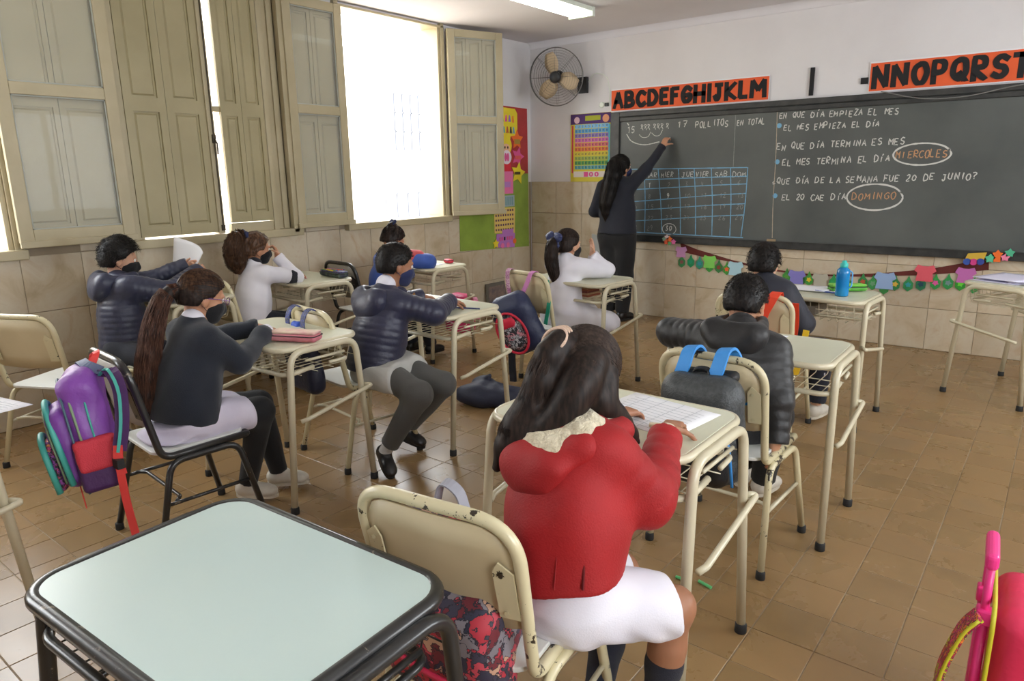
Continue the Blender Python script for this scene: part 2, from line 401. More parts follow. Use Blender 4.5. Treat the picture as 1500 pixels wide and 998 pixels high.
# window_4: open, leaves swung back; window_3: shut; window_2: open at the picture's left edge
glass_leaf(w4, (XL+.04, 3.99, 0), .56, 0, -1)
glass_leaf(w4, (XL+.04, 5.26, 0), .60, -math.radians(22), 1, split=False)
glass_leaf(w2, (XL+.06, 1.475, 0), .665, 0, 1, z0=1.135)
glass_leaf(w2, (XL+.06, .27, 0), .60, 0, -1)
glass_leaf(w1, (XL+.06, -.53, 0), .60, 0, 1)
for a, b in ((2.20, 2.475), (2.478, 2.752)):
    panel_board(a, b, 1.11, 2.86, XL+.035, 1.98, .028, .05).build('shutter_board', shut_paint, w3)
for a, b in ((2.865, 3.03), (3.033, 3.215)):
    panel_board(a, b, 1.17, 2.86, XL+.045, 1.98, .028, .035).build('shutter_board', shut_paint, w3)
mb = MB(); mb.box(XL-.02, XL+.05, 2.753, 2.80, 1.10, 2.87); mb.box(XL-.03, XL+.028, 2.79, 2.815, 1.10, 2.87); mb.box(XL-.02, XL+.03, 2.815, 2.868, 1.96, 2.0)
o = mb.build('meeting_stile', wood_paint, w3); bevel(o, .004)
mb = MB(); mb.box(XL-.02, XL+.035, 2.865, 3.23, 1.09, 1.165); mb.box(XL-.02, XL+.05, 3.22, 3.26, 1.09, 2.87); mb.box(XL-.06, XL+.0, 3.26, 3.40, 1.09, 2.87); mb.box(XL-.03, XL+.015, 3.33, 3.37, 1.1, 2.86); mb.box(XL-.02, XL+.06, 3.39, 3.44, 1.06, 2.87)
o = mb.build('folded_leaf', wood_paint, w3); bevel(o, .004)
mb = MB(); mb.tube([(XL+.055, 2.785, 1.12), (XL+.055, 2.785, 2.85)], .005); mb.box(XL+.045, XL+.062, 2.772, 2.798, 1.74, 1.80); mb.box(XL+.045, XL+.062, 2.772, 2.798, 1.12, 1.16); mb.tube([(XL+.06, 2.785, 1.77), (XL+.09, 2.785, 1.74), (XL+.09, 2.785, 1.66)], .006)
mb.build('window_bolt', mat('old_iron', srgb(70, 62, 50), .5, .6), w3)
# right-hand wall windows (outside the picture) with simple frames
for n, (a, b) in enumerate(OPENR):
    e = empty('window_%d' % (5+n)); e['kind'] = 'structure'
    mb = MB()
    for u, v in ((a, a+.06), (b-.06, b), ((a+b)/2-.03, (a+b)/2+.03)): mb.box(XR+.02, XR+.09, u, v, 1.0, 2.5)
    mb.box(XR+.02, XR+.09, a, b, 1.0, 1.06); mb.box(XR+.02, XR+.09, a, b, 2.44, 2.5); mb.build('window_frame', wood_paint, e)
# ---- iron grille outside and the bright building across the patio
outside_wall = mat('outside_render', srgb(238, 232, 222), .9, noise=(1, srgb(232, 215, 195), .7))
iron = mat('grille_iron', srgb(92, 92, 96), .6)
b_ = empty('neighbouring_building', (-9.0, 6.5, 0), 0, 'pale building across the patio with barred windows, seen washed out through the open window', 'building')
MB().box(-1.2, 0, -9, 14, -1.0, 3.4).build('facade', outside_wall, b_)
def grille(parent, y0, y1, z0, z1, n, m, x):
    mb = MB()
    for k in range(n+1): yy = y0+(y1-y0)*k/n; mb.box(x, x+.022, yy-.011, yy+.011, z0, z1)
    for k in range(m+1): zz = z0+(z1-z0)*k/m; mb.box(x, x+.022, y0, y1, zz-.010, zz+.010)
    return mb.build('window_grille', iron, parent)
for y0, z0, w_, h_ in ((1.6, 1.9, 1.1, .9), (3.7, 1.9, 1.1, .9), (1.5, -.1, 1.5, 1.3), (-1.2, 1.9, 1.1, .9)):
    MB().box(0.0, .02, y0-.05, y0+w_+.05, z0-.05, z0+h_+.05).build('window_opening', mat('outside_glass', srgb(150, 160, 175), .2), b_)
    grille(b_, y0, y0+w_, z0, z0+h_, 6, 3, .05)
patio = MB().box(-9.0, XL-.25, -5, 16, -.4, -.15); o = struct('patio_ground', patio, outside_wall)

# ---- ceiling lamps
tube_em = mat('lamp_tube_light', (1, 1, 1), .5, emit=((.93, 1.0, .92), 7.0)); lamp_w = mat('lamp_white', srgb(225, 232, 220), .4)
def ceiling_lamp(x, y, label):
    e = empty('ceiling_lamp', (x, y, H), 0, label, 'lamp', 'fluorescent lamps on the ceiling')
    mb = MB(); mb.box(-.12, .12, -.62, .62, -.035, 0); o = mb.build('housing', lamp_w, e); bevel(o, .006)
    mb = MB().box(-.125, .125, .60, .64, -.075, 0).box(-.125, .125, -.64, -.60, -.075, 0); mb.build('end_cap', lamp_w, e)
    for s in (-.065, .065): MB().tube([(s, -.6, -.058), (s, .6, -.058)], .014, 10).build('tube', tube_em, e, smooth=True)
    return e
ceiling_lamp(-3.6, 4.98, 'twin-tube fluorescent lamp on the white ceiling near the chalkboard wall')
ceiling_lamp(-.4, 4.98, 'twin-tube fluorescent lamp on the ceiling above the desk with the water bottle')
ceiling_lamp(-3.6, 1.3, 'twin-tube fluorescent lamp on the ceiling above the ponytailed girl')
ceiling_lamp(-.4, 1.3, 'twin-tube fluorescent lamp on the ceiling above the girl in red')
# ================================================================== FURNITURE
def make_desk(m_frame, m_top, W_=.68, D_=.48, hz=.765, rr=.0125):
    """school desk; pupil sits at -y. Returns the root Empty"""
    e = empty('school_desk')
    hw, hd = W_/2, D_/2; r = rr
    o = MB().prism(rrect(W_-.035, D_-.035, .055, 8), hz-.012, hz-.0005).build('desktop', m_top, e); bevel(o, .002, 1)
    MB().tube([(x, y, hz-.013) for x, y in rrect(W_-2*r, D_-2*r, .07, 8)], r, 10, closed=True, flat=1.05).build('edge_frame', m_frame, e, smooth=True)
    zb = hz-.125
    # side leg frames: inverted U with splayed legs
    for s in (1, -1):
        x1, x0 = s*(hw+.008), s*(hw+.022)
        pts = fillet([(x0, -hd, .012), (x1, -.182, hz-.024), (x1, .182, hz-.024), (x0, hd, .012)], .075, 9)
        lf = MB().tube(pts, .0155, 12).build('leg_frame', m_frame, e, smooth=True)
        for q in (-1, 1):
            MB().lathe([(.019, 0), (.020, .004), (.0195, .03), (.0165, .034)], (x0, q*(hd-.001), 0), 12).build('rubber_foot', rubber, lf, smooth=True)
        xr = s*(hw+.042)
        pts = fillet([(s*(hw+.03), -.17, .425), (xr, -.14, .432), (xr, .245, .50), (s*(hw+.016), .215, .505)], .03, 5)
        MB().tube(pts, .0105, 10).build('side_rail', m_frame, e, smooth=True)
    # basket: front and back bows plus wires
    MB().tube(fillet([(hw, -.06, zb+.015), (hw, -.205, zb), (-hw, -.205, zb), (-hw, -.06, zb+.015)], .06, 7), .0105, 10).build('basket_frame', m_frame, e, smooth=True)
    MB().tube(fillet([(hw, .03, zb+.015), (hw-.01, .15, zb+.01), (-hw+.01, .15, zb+.01), (-hw, .03, zb+.015)], .04, 6), .0085, 8).build('basket_frame', m_frame, e, smooth=True)
    MB().tube([(hw, -.10, zb+.05), (hw, .12, zb+.05)], .007, 6).build('basket_frame', m_frame, e, smooth=True)
    MB().tube([(-hw, -.10, zb+.05), (-hw, .12, zb+.05)], .007, 6).build('basket_frame', m_frame, e, smooth=True)
    mb = MB(); n = 13
    for k in range(n):
        x = -hw+.05+(W_-.10)*k/(n-1)
        mb.tube(fillet([(x, .205, hz-.03), (x, .17, zb-.015), (x, -.20, zb-.012), (x, -.205, zb)], .02, 3), .0022, 5)
    for y in (-.12, -.03, .06): mb.tube([(-hw+.01, y, zb-.016), (hw-.01, y, zb-.016)], .0022, 5)
    for z in (.035, .07): mb.tube([(-hw+.01, .18+z*.2, zb-.016+z), (hw-.01, .18+z*.2, zb-.016+z)], .0022, 5)
    o = mb.build('basket_wires', m_frame, e, smooth=True); o['kind'] = 'stuff'
    return e
def make_chair(m_frame, m_seat, m_back, hb=.835, W_=.41):
    e = empty('school_chair'); h = W_/2; sz = .44
    # back-and-seat tube
    yb, yt = -.185, -.255
    pts = fillet([(h-.02, .185, sz-.008), (h-.01, yb+.02, sz-.012), (h, yt, hb), (-h, yt, hb), (-h+.01, yb+.02, sz-.012), (-h+.02, .185, sz-.008)], [0, .06, .10, .10, .06, 0], 9)
    MB().tube(pts, .0145, 12).build('back_frame', m_frame, e, smooth=True)
    MB().tube(fillet([(h-.02, .16, sz-.008), (h-.03, .20, sz-.014), (-h+.03, .20, sz-.014), (-h+.02, .16, sz-.008)], .03, 5), .0125, 10).build('seat_rail', m_frame, e, smooth=True)
    o = MB().prism(rrect(W_-.05, .375, .05, 7), sz-.004, sz+.010).build('seat', m_seat, e); bevel(o, .003, 2)
    # curved backrest sheet
    mb = MB(); n = 12; V = []; F = []
    zb0, zb1 = .565, hb-.014
    def outline():
        o = []
        for k in range(7): a = PI/2*k/6; o.append((h-.012-.085+.085*math.cos(a), zb1-.085+.085*math.sin(a)))
        for k in range(7): a = PI/2+PI/2*k/6; o.append((-h+.012+.085+.085*math.cos(a), zb1-.085+.085*math.sin(a)))
        for k in range(4): a = PI+PI/2*k/3; o.append((-h+.03+.03*math.cos(a)-.004, zb0+.03+.03*math.sin(a)))
        for k in range(9): x = -h+.03+(2*h-.06)*k/8; o.append((x, zb0-.008*math.cos(PI*x/(2*h))))
        for k in range(4): a = 3*PI/2+PI/2*k/3; o.append((h-.03+.03*math.cos(a)+.004, zb0+.03+.03*math.sin(a)))
        return o
    ol = outline()
    def tf(v):
        x, z, t = v
        f = (z-sz)/(hb-sz); y = yb+.02+(yt-yb-.02)*f
        return Vector((x, y-.018*math.cos(PI*x/(2*h))*1.0+t, z))
    # triangulated fan through centre strips for a smooth curve
    ol_t = [(x, z) for x, z in ol]
    xs = [-h+.014+(2*h-.028)*k/n for k in range(n+1)]
    def zspan(x):
        lo, hi = zb0-.008*math.cos(PI*x/(2*h)), zb1
        r = .085; ax = abs(x)-(h-.012-r)
        if ax > 0: hi = zb1-r+math.sqrt(max(0, r*r-min(ax, r)**2))
        ax = abs(x)-(h-.034)
        if ax > 0: lo += .03-math.sqrt(max(0, .03**2-min(ax, .03)**2))
        return lo, hi
    for x in xs:
        lo, hi = zspan(x)
        for j in range(5):
            z = lo+(hi-lo)*j/4; V.append(tf((x, z, .006))); V.append(tf((x, z, -.004)))
    for i in range(n):
        for j in range(4):
            a = (i*5+j)*2; b = ((i+1)*5+j)*2
            F += [(a, a+2, b+2, b), (a+1, b+1, b+3, a+3)]
        F += [(i*10, (i+1)*10, (i+1)*10+1, i*10+1), (i*10+8, i*10+9, (i+1)*10+9, (i+1)*10+8)]
    for i in (0, n):
        for j in range(4): a = (i*5+j)*2; F.append((a, a+1, a+3, a+2) if i == 0 else (a, a+2, a+3, a+1))
    mb.add(V, F); mb.build('backrest', m_back, e, smooth=True)
    for s in (-1, 1):
        mb = MB(); mb.prism([(s*(h-.014), .60), (s*(h-.014), .72), (s*(h-.045), .745), (s*(h-.06), .72), (s*(h-.06), .60)][::s], 0, .004, lambda v: tf((v.x, v.y, 0))+Vector((0, -.010-v.z, 0)))
        for z in (.615, .715): c = tf((s*(h-.04), z, 0)); mb.lathe([(.006, -.003), (.004, 0.0)], (c.x, c.y-.016, c.z), 8, 'y')
        mb.build('backrest_bracket', m_frame, e)
    for s in (1, -1):
        x0, x1 = s*(h+.03), s*(h+.002)
        pts = fillet([(x0, -.235, .012), (x1, -.14, sz-.03), (x1, .135, sz-.028), (x0, .225, .012)], .07, 8)
        lf = MB().tube(pts, .0135, 12).build('leg_frame', m_frame, e, smooth=True)
        for q in (-.234, .224): MB().lathe([(.017, 0), (.018, .004), (.0175, .028), (.0145, .032)], (x0, q, 0), 12).build('rubber_foot', rubber, lf, smooth=True)
        MB().tube([(s*(h+.012), -.19, .24), (s*(h+.012), .175, .24)], .008, 8).build('side_stretcher', m_frame, e, smooth=True)
    MB().tube(fillet([(h+.01, -.14, .245), (h-.03, -.11, .245), (-h+.03, -.11, .245), (-h-.01, -.14, .245)], .03, 4), .008, 8).build('cross_stretcher', m_frame, e, smooth=True)
    return e
desk0 = make_desk(cream, laminate); chair0 = make_chair(cream, seatlam, backlam)
desk_b = make_desk(blackp, bluelam, rr=.0150); chair_b = make_chair(blackp, seatlam, mat('backrest_grey', srgb(150, 146, 136), .5))
used = set()
def put(src, x, y, deg, label, cat, group=None, z=0, sc=1.0, name=None):
    if src.name in used: o = copy_tree(src)
    else: o = src; used.add(src.name)
    if name: o.name = name
    o.location = (x, y, z); o.rotation_euler = (0, 0, math.radians(deg)); o.scale = (sc, sc, sc)
    return tag(o, label, cat, group)
def swap(root, names, m):
    for c in root.children:
        if c.name.split('.')[0] in names and c.type == 'MESH':
            c.data = c.data.copy(); c.data.materials.clear(); c.data.materials.append(m)
GD, GC = 'cream school desks with wire baskets', 'cream tubular school chairs'
D1 = put(desk0, -1.045, 1.83, 0, 'cream school desk at which the girl in the red jacket writes', 'desk', GD)
D2 = put(desk_b, -1.165, .605, 3, 'empty black-framed school desk with a pale blue top, nearest the camera', 'desk'); D2.scale = (1.055, 1.05, .97)
D3 = put(desk0, -2.97, 1.91, 1, 'cream school desk holding a pink pencil case, used by the ponytailed girl in navy', 'desk', GD)
D4 = put(desk0, -2.84, 2.86, -2, 'cream school desk where the boy with white socks and navy puffer leans', 'desk', GD)
D5 = put(desk0, -2.72, 4.23, -4, 'cream school desk of the child in the white coat, in front of the teacher', 'desk', GD)
D6 = put(desk0, -.985, 3.0, 1, 'chipped cream school desk in front of the boy in the black jacket, paper on it', 'desk', GD)
D7 = put(desk0, -1.18, 4.50, 177, 'cream school desk with a blue water bottle near the chalkboard wall', 'desk', GD)
D8 = put(desk0, -.17, 5.67, 67, 'cream school desk stacked with white papers at the right edge', 'desk', GD)
D9 = put(desk0, -4.46, 3.12, -4, 'cream school desk under the shuttered window with an open dark pencil case', 'desk', GD)
D10 = put(desk0, -4.27, 4.18, -4, 'cream school desk on which the child in royal blue leans, red case on it', 'desk', GD)
D11 = put(desk0, -2.90, .40, 0, 'cream school desk cut off by the left edge with a sheet overhanging', 'desk', GD)
D12 = put(desk0, -4.50, 2.19, -3, 'cream school desk hidden behind the ponytailed girl, used by the boy holding paper', 'desk', GD)
C1 = put(chair0, -1.0, 1.19, 8, 'badly chipped cream chair of the girl in the red jacket', 'chair', GC); swap(C1, ('back_frame', 'leg_frame', 'backrest_bracket', 'seat_rail'), cream_worn)
C2 = put(chair_b, -2.855, 1.340, -5, 'black tubular chair with the purple backpack, under the ponytailed girl', 'chair')
C3 = put(chair0, -4.22, 1.38, 28, 'empty cream chair standing by the tiled wall at the far left', 'chair', GC)
C4 = put(chair0, -4.29, 1.89, -100, 'cream chair of the boy holding up a sheet of paper by the wall', 'chair', GC)
C5 = put(chair0, -4.42, 2.66, -3, 'cream chair under the curly-haired girl in the white shirt', 'chair', GC)
C6 = put(chair0, -2.96, 2.37, -8, 'cream chair with blue straps hung over its back, under the boy with white socks', 'chair', GC)
C7 = put(chair_b, -4.45, 3.72, -4, 'black tubular chair of the child in royal blue', 'chair')
C8 = put(chair0, -2.85, 4.05, -8, 'cream chair of the child in the white coat, dark school bag on its back', 'chair', GC)
C9 = put(chair0, -1.31, 4.02, 3, 'cream chair of the boy nearest the chalkboard, orange strap over its back', 'chair', GC)
C10 = put(chair0, -.965, 2.66, -2, 'cream chair carrying the black and blue backpack of the boy in the black jacket', 'chair', GC)
# ================================================================== SOFT SHAPES: signed-distance fields meshed with surface nets
def V3(*a): return np.array(a, dtype=np.float64)
def smin(a, b, k):
    if k <= 0: return np.minimum(a, b)
    h = np.clip(0.5+0.5*(b-a)/k, 0, 1); return b*(1-h)+a*h-k*h*(1-h)
def smax(a, b, k): return -smin(-a, -b, k)
class Sdf:
    def __init__(s): s.ops = []; s.lo = np.full(3, 1e9); s.hi = np.full(3, -1e9)
    def _b(s, c, R):
        s.lo = np.minimum(s.lo, np.array(c)-R); s.hi = np.maximum(s.hi, np.array(c)+R)
    def u(s, fn, c, R, k=0.02): s.ops.append(('u', fn, np.array(c, float), R, k)); s._b(c, R); return s
    def cut(s, fn, k=0.0): s.ops.append(('c', fn, None, 0, k)); return s
    def mod(s, fn): s.ops.append(('m', fn, None, 0, 0)); return s
    def cone(s, a, b, ra, rb, k=0.02, quilt=None):
        """tapered limb from a to b; quilt = (pitch, amplitude)"""
        a, b = np.array(a, float), np.array(b, float); ab = b-a; L2 = ab@ab+1e-12; L = L2**.5
        def fn(P):
            q = P-a; t = np.clip(q@ab/L2, 0, 1); r = ra+(rb-ra)*t
            if quilt: r = r+quilt[1]*(np.abs(np.sin(PI*t*L/quilt[0]))-.6)
            return np.sqrt(((q-t[:, None]*ab)**2).sum(1))-r
        return s.u(fn, (a+b)/2, L/2+max(ra, rb)+.01, k)
    def ell(s, c, r, R=None, k=0.02):
        c = np.array(c, float); r = np.array(r, float); R = np.eye(3) if R is None else np.array(R)
        def fn(P):
            q = (P-c)@R; k0 = np.sqrt(((q/r)**2).sum(1)); k1 = np.sqrt(((q/r**2)**2).sum(1))+1e-9
            return k0*(k0-1)/k1
        return s.u(fn, c, float(max(r)), k)
    def slab(s, a, b, ra, rb, right, k=0.02):
        """elliptical tapered limb: ra, rb = (half width, half depth)"""
        a, b = np.array(a, float), np.array(b, float); ax = b-a; L = np.linalg.norm(ax); ax = ax/L
        rt = np.array(right, float); rt = rt-ax*(rt@ax); rt /= np.linalg.norm(rt); fw = np.cross(ax, rt)
        def fn(P):
            q = P-a; h = q@ax; t = np.clip(h/L, 0, 1); w = h-t*L
            rx = ra[0]+(rb[0]-ra[0])*t; ry = ra[1]+(rb[1]-ra[1])*t; rz = np.minimum(rx, ry)
            u, v = q@rt, q@fw
            k0 = np.sqrt((u/rx)**2+(v/ry)**2+(w/rz)**2); k1 = np.sqrt((u/rx**2)**2+(v/ry**2)**2+(w/rz**2)**2)+1e-9
            return k0*(k0-1)/k1
        return s.u(fn, (a+b)/2, L/2+max(*ra, *rb)+.01, k)
    def box(s, c, h, R=None, r=0.01, k=0.0):
        c = np.array(c, float); h = np.array(h, float)-r; R = np.eye(3) if R is None else np.array(R)
        def fn(P):
            q = np.abs((P-c)@R)-h
            return np.sqrt((np.maximum(q, 0)**2).sum(1))+np.minimum(q.max(1), 0)-r
        return s.u(fn, c, float(np.linalg.norm(h+r)), k)
    def chain(s, pts, rs, k=0.02, **kw):
        for i in range(len(pts)-1): s.cone(pts[i], pts[i+1], rs[i], rs[i+1], k, **kw)
        return s
    def halfspace(s, p, n, k=0.004):
        """remove everything on the side n points to"""
        p, n = np.array(p, float), np.array(n, float); n = n/np.linalg.norm(n)
        return s.cut(lambda P: -(P-p)@n, k)
    def eval(s, P, pad=.09):
        d = np.full(len(P), 1.0)
        for t, fn, c, R, k in s.ops:
            if t == 'u':
                m = ((P-c)**2).sum(1) < (R+pad)**2
                if m.any(): d[m] = smin(d[m], fn(P[m]), k)
            elif t == 'c': d = smax(d, -fn(P), k)
            else:
                m = np.abs(d) < .12
                if m.any(): d[m] = d[m]+fn(P[m])
        return d
    def mesh(s, vox):
        B = 6; lo = s.lo-.03; n = np.ceil((s.hi+.03-lo)/(vox*B)).astype(int)
        N = n*B; g = np.full(N, 1.0, dtype=np.float32)
        ci = np.stack(np.meshgrid(*[np.arange(k) for k in n], indexing='ij'), -1).reshape(-1, 3)
        dc = s.eval(lo+(ci+.5)*B*vox-vox/2)
        act = ci[np.abs(dc) < B*vox*1.25]; ins = ci[dc < -B*vox*1.25]
        g = g.reshape(n[0], B, n[1], B, n[2], B)
        for c in (ins,): g[c[:, 0], :, c[:, 1], :, c[:, 2], :] = -1.0
        off = np.stack(np.meshgrid(*[np.arange(B)]*3, indexing='ij'), -1).reshape(-1, 3)
        for i in range(0, len(act), 1500):
            a = act[i:i+1500]; P = lo+(a[:, None, :]*B+off[None])*vox
            g[a[:, 0], :, a[:, 1], :, a[:, 2], :] = s.eval(P.reshape(-1, 3)).reshape(-1, B, B, B)
        return nets(g.reshape(N), lo, vox)
_C = np.array([(i, j, k) for i in (0, 1) for j in (0, 1) for k in (0, 1)])
_E = [(a, b) for a in range(8) for b in range(a+1, 8) if np.abs(_C[a]-_C[b]).sum() == 1]
def nets(g, lo, vox):
    S = g < 0; sh = [n-1 for n in g.shape]
    cnt = np.zeros(sh, np.int8)
    for c in _C: cnt += S[c[0]:c[0]+sh[0], c[1]:c[1]+sh[1], c[2]:c[2]+sh[2]]
    cells = np.argwhere((cnt > 0) & (cnt < 8))
    if len(cells) == 0: return np.zeros((0, 3)), np.zeros((0, 4), int)
    idx = np.full(sh, -1, np.int32); idx[tuple(cells.T)] = np.arange(len(cells))
    val = np.stack([g[cells[:, 0]+c[0], cells[:, 1]+c[1], cells[:, 2]+c[2]] for c in _C], 1)
    acc = np.zeros((len(cells), 3)); m = np.zeros(len(cells))
    for a, b in _E:
        va, vb = val[:, a], val[:, b]; x = (va < 0) != (vb < 0)
        t = np.where(x, va/np.where(x, va-vb, 1), 0); acc += x[:, None]*(_C[a]+t[:, None]*(_C[b]-_C[a])); m += x
    V = lo+(cells+acc/m[:, None])*vox
    F = []
    for ax in range(3):
        u, v = (ax+1) % 3, (ax+2) % 3
        sl0 = [slice(None)]*3; sl1 = [slice(None)]*3; sl0[ax] = slice(0, -1); sl1[ax] = slice(1, None)
        A, Bv = S[tuple(sl0)], S[tuple(sl1)]; e = np.argwhere(A != Bv)
        e = e[(e[:, u] > 0) & (e[:, v] > 0) & (e[:, u] < sh[u]) & (e[:, v] < sh[v]) & (e[:, ax] < sh[ax])]
        if len(e) == 0: continue
        def at(du, dv):
            q = e.copy(); q[:, u] -= du; q[:, v] -= dv; return idx[tuple(q.T)]
        quad = np.stack([at(1, 1), at(0, 1), at(0, 0), at(1, 0)], 1)
        inside = A[tuple(e.T)]; quad[~inside] = quad[~inside][:, ::-1]
        F.append(quad[(quad >= 0).all(1)])
    return V, np.concatenate(F)
def np_mesh(name, V, F, m, parent=None, origin=None):
    V = np.asarray(V, float)-(np.zeros(3) if origin is None else np.array(origin, float)); F = np.asarray(F, int)
    me = bpy.data.meshes.new(name); me.vertices.add(len(V)); me.vertices.foreach_set('co', V.astype(np.float32).ravel())
    me.loops.add(F.size); me.loops.foreach_set('vertex_index', F.astype(np.int32).ravel())
    me.polygons.add(len(F)); me.polygons.foreach_set('loop_start', np.arange(0, F.size, F.shape[1], dtype=np.int32))
    me.polygons.foreach_set('loop_total', np.full(len(F), F.shape[1], np.int32)); me.polygons.foreach_set('use_smooth', [True]*len(F))
    me.materials.append(m); me.update(calc_edges=True); me.validate()
    o = bpy.data.objects.new(name, me); COL.objects.link(o)
    if parent: o.parent = parent
    return o
def sdf_obj(name, sd, vox, m, parent=None, origin=None):
    V, F = sd.mesh(vox); return np_mesh(name, V, F, m, parent, origin)
def wrinkle(amp, freq, seed=0):
    r = np.random.default_rng(seed); K = r.normal(size=(5, 3)); K /= np.linalg.norm(K, axis=1)[:, None]; ph = r.uniform(0, 6, 5)
    def fn(P):
        w = 0
        for i in range(5):
            w = w+np.sin(P@(K[i]*freq*(1+.35*i))+ph[i]+1.7*np.sin(P@(K[(i+2) % 5]*freq*.6)+ph[(i+1) % 5]))/(1+.4*i)
        return amp*w/2.2
    return fn
# ================================================================== PEOPLE
def norm(v): v = np.array(v, float); return v/np.linalg.norm(v)
def rotmat(yaw, pitch=0, roll=0):
    """columns: right, forward, up. yaw CCW from +Y, pitch>0 looks down, roll>0 tilts to the right (degrees)"""
    y, p, r = map(math.radians, (yaw, pitch, roll))
    m = Matrix.Rotation(y, 3, 'Z') @ Matrix.Rotation(-p, 3, 'X') @ Matrix.Rotation(r, 3, 'Y')
    return np.array(m)
skin_mats = {k: mat('skin_'+k, srgb(*c), .5, noise=(9, srgb(*[v-14 for v in c]), .6), sss=.12) for k, c in dict(tan=(186, 136, 106), fair=(206, 158, 130), brown=(160, 112, 84)).items()}
def hair_mat(name, c1, c2, rough=.32):
    m = mat(name, c1, rough, spec=.2); N, L = nodes(m); b = N['Principled BSDF']
    tc = N.new('ShaderNodeTexCoord'); mp = N.new('ShaderNodeMapping'); mp.inputs['Scale'].default_value = (1, 1, .12)
    t = N.new('ShaderNodeTexNoise'); t.inputs['Scale'].default_value = 110; t.inputs['Detail'].default_value = 3
    L.new(tc.outputs['Object'], mp.inputs[0]); L.new(mp.outputs[0], t.inputs['Vector'])
    r = N.new('ShaderNodeValToRGB'); r.color_ramp.elements[0].position = .4; r.color_ramp.elements[1].position = .7
    r.color_ramp.elements[0].color = (*c1, 1); r.color_ramp.elements[1].color = (*c2, 1)
    L.new(t.outputs['Fac'], r.inputs[0]); L.new(r.outputs[0], b.inputs['Base Color'])
    bp = N.new('ShaderNodeBump'); bp.inputs['Strength'].default_value = .3; bp.inputs['Distance'].default_value = .002
    L.new(t.outputs['Fac'], bp.inputs['Height']); L.new(bp.outputs[0], b.inputs['Normal']); return m
H_black = hair_mat('hair_black', (.006, .005, .005), (.018, .014, .012), .42)
H_dark = hair_mat('hair_dark_brown', (.012, .008, .007), (.034, .021, .016), .48)
H_brown = hair_mat('hair_brown', (.045, .022, .013), (.14, .07, .038), .4)
H_strand = hair_mat('hair_strand_brown', (.022, .014, .011), (.060, .038, .028), .5)
H_redbrown = hair_mat('hair_chestnut', (.075, .032, .020), (.18, .085, .055), .45)
def cloth(name, r, g, b, rough=.85, sheen=.1, bump=.25, sc=300, n2=None): return mat(name, srgb(r, g, b), rough, sheen=sheen, bump=(sc, bump), noise=(6, srgb(*(n2 or (r*.86, g*.86, b*.86))), .7))
puff_navy = cloth('puffer_navy', 40, 42, 66, .42, .1, .15, 60)
puff_dusk = cloth('puffer_slate_navy', 46, 50, 74, .40, .1, .15, 60)
puff_black = cloth('puffer_black', 20, 19, 21, .5, .1, .15, 60)
knit_navy = cloth('knit_navy', 28, 34, 46, .92, .2, .4, 420)
dark_navy = cloth('cloth_dark_navy', 24, 27, 40, .85)
red_cloth = cloth('jacket_red', 160, 10, 16, .7, .03, .2, 220)
fleece = mat('fleece_cream', srgb(222, 212, 186), .95, sheen=.3, bump=(130, .9), noise=(60, srgb(190, 178, 150), .8))
white_cloth = cloth('tunic_white', 226, 224, 232, .85, .05, .12, 250, (210, 208, 220))
lilac_cloth = cloth('tunic_lilac_white', 214, 208, 224, .85, .05, .12, 250, (196, 190, 210))
grey_cloth = cloth('trousers_grey', 88, 88, 86, .9, .1, .3, 350)
black_cloth = cloth('trousers_black', 20, 20, 23, .9, .1, .3, 350)
navy_sock = cloth('sock_navy', 26, 28, 42, .95, .1, .5, 500)
white_sock = cloth('sock_white', 220, 218, 214, .95, .1, .5, 500)
royal = cloth('jacket_royal_blue', 58, 92, 178, .6)
pinkred = cloth('sleeve_pink_red', 214, 88, 92, .7)
mask_black = cloth('mask_black', 22, 22, 26, .9); mask_blue = cloth('mask_navy', 36, 44, 84, .9)
shoe_black = mat('shoe_leather_black', srgb(26, 25, 26), .35, bump=(90, .1)); shoe_white = mat('shoe_offwhite', srgb(206, 200, 188), .6, bump=(60, .15), noise=(14, srgb(180, 172, 158), .7))
sole_m = mat('shoe_sole', srgb(196, 188, 172), .7); sole_b = mat('shoe_sole_black', (.01, .01, .01), .7)
eye_white = mat('eye_white', srgb(220, 215, 208), .2); eye_dark = mat('eye_iris', (.02, .012, .008), .1); lip_m = mat('lips', srgb(150, 84, 76), .5)

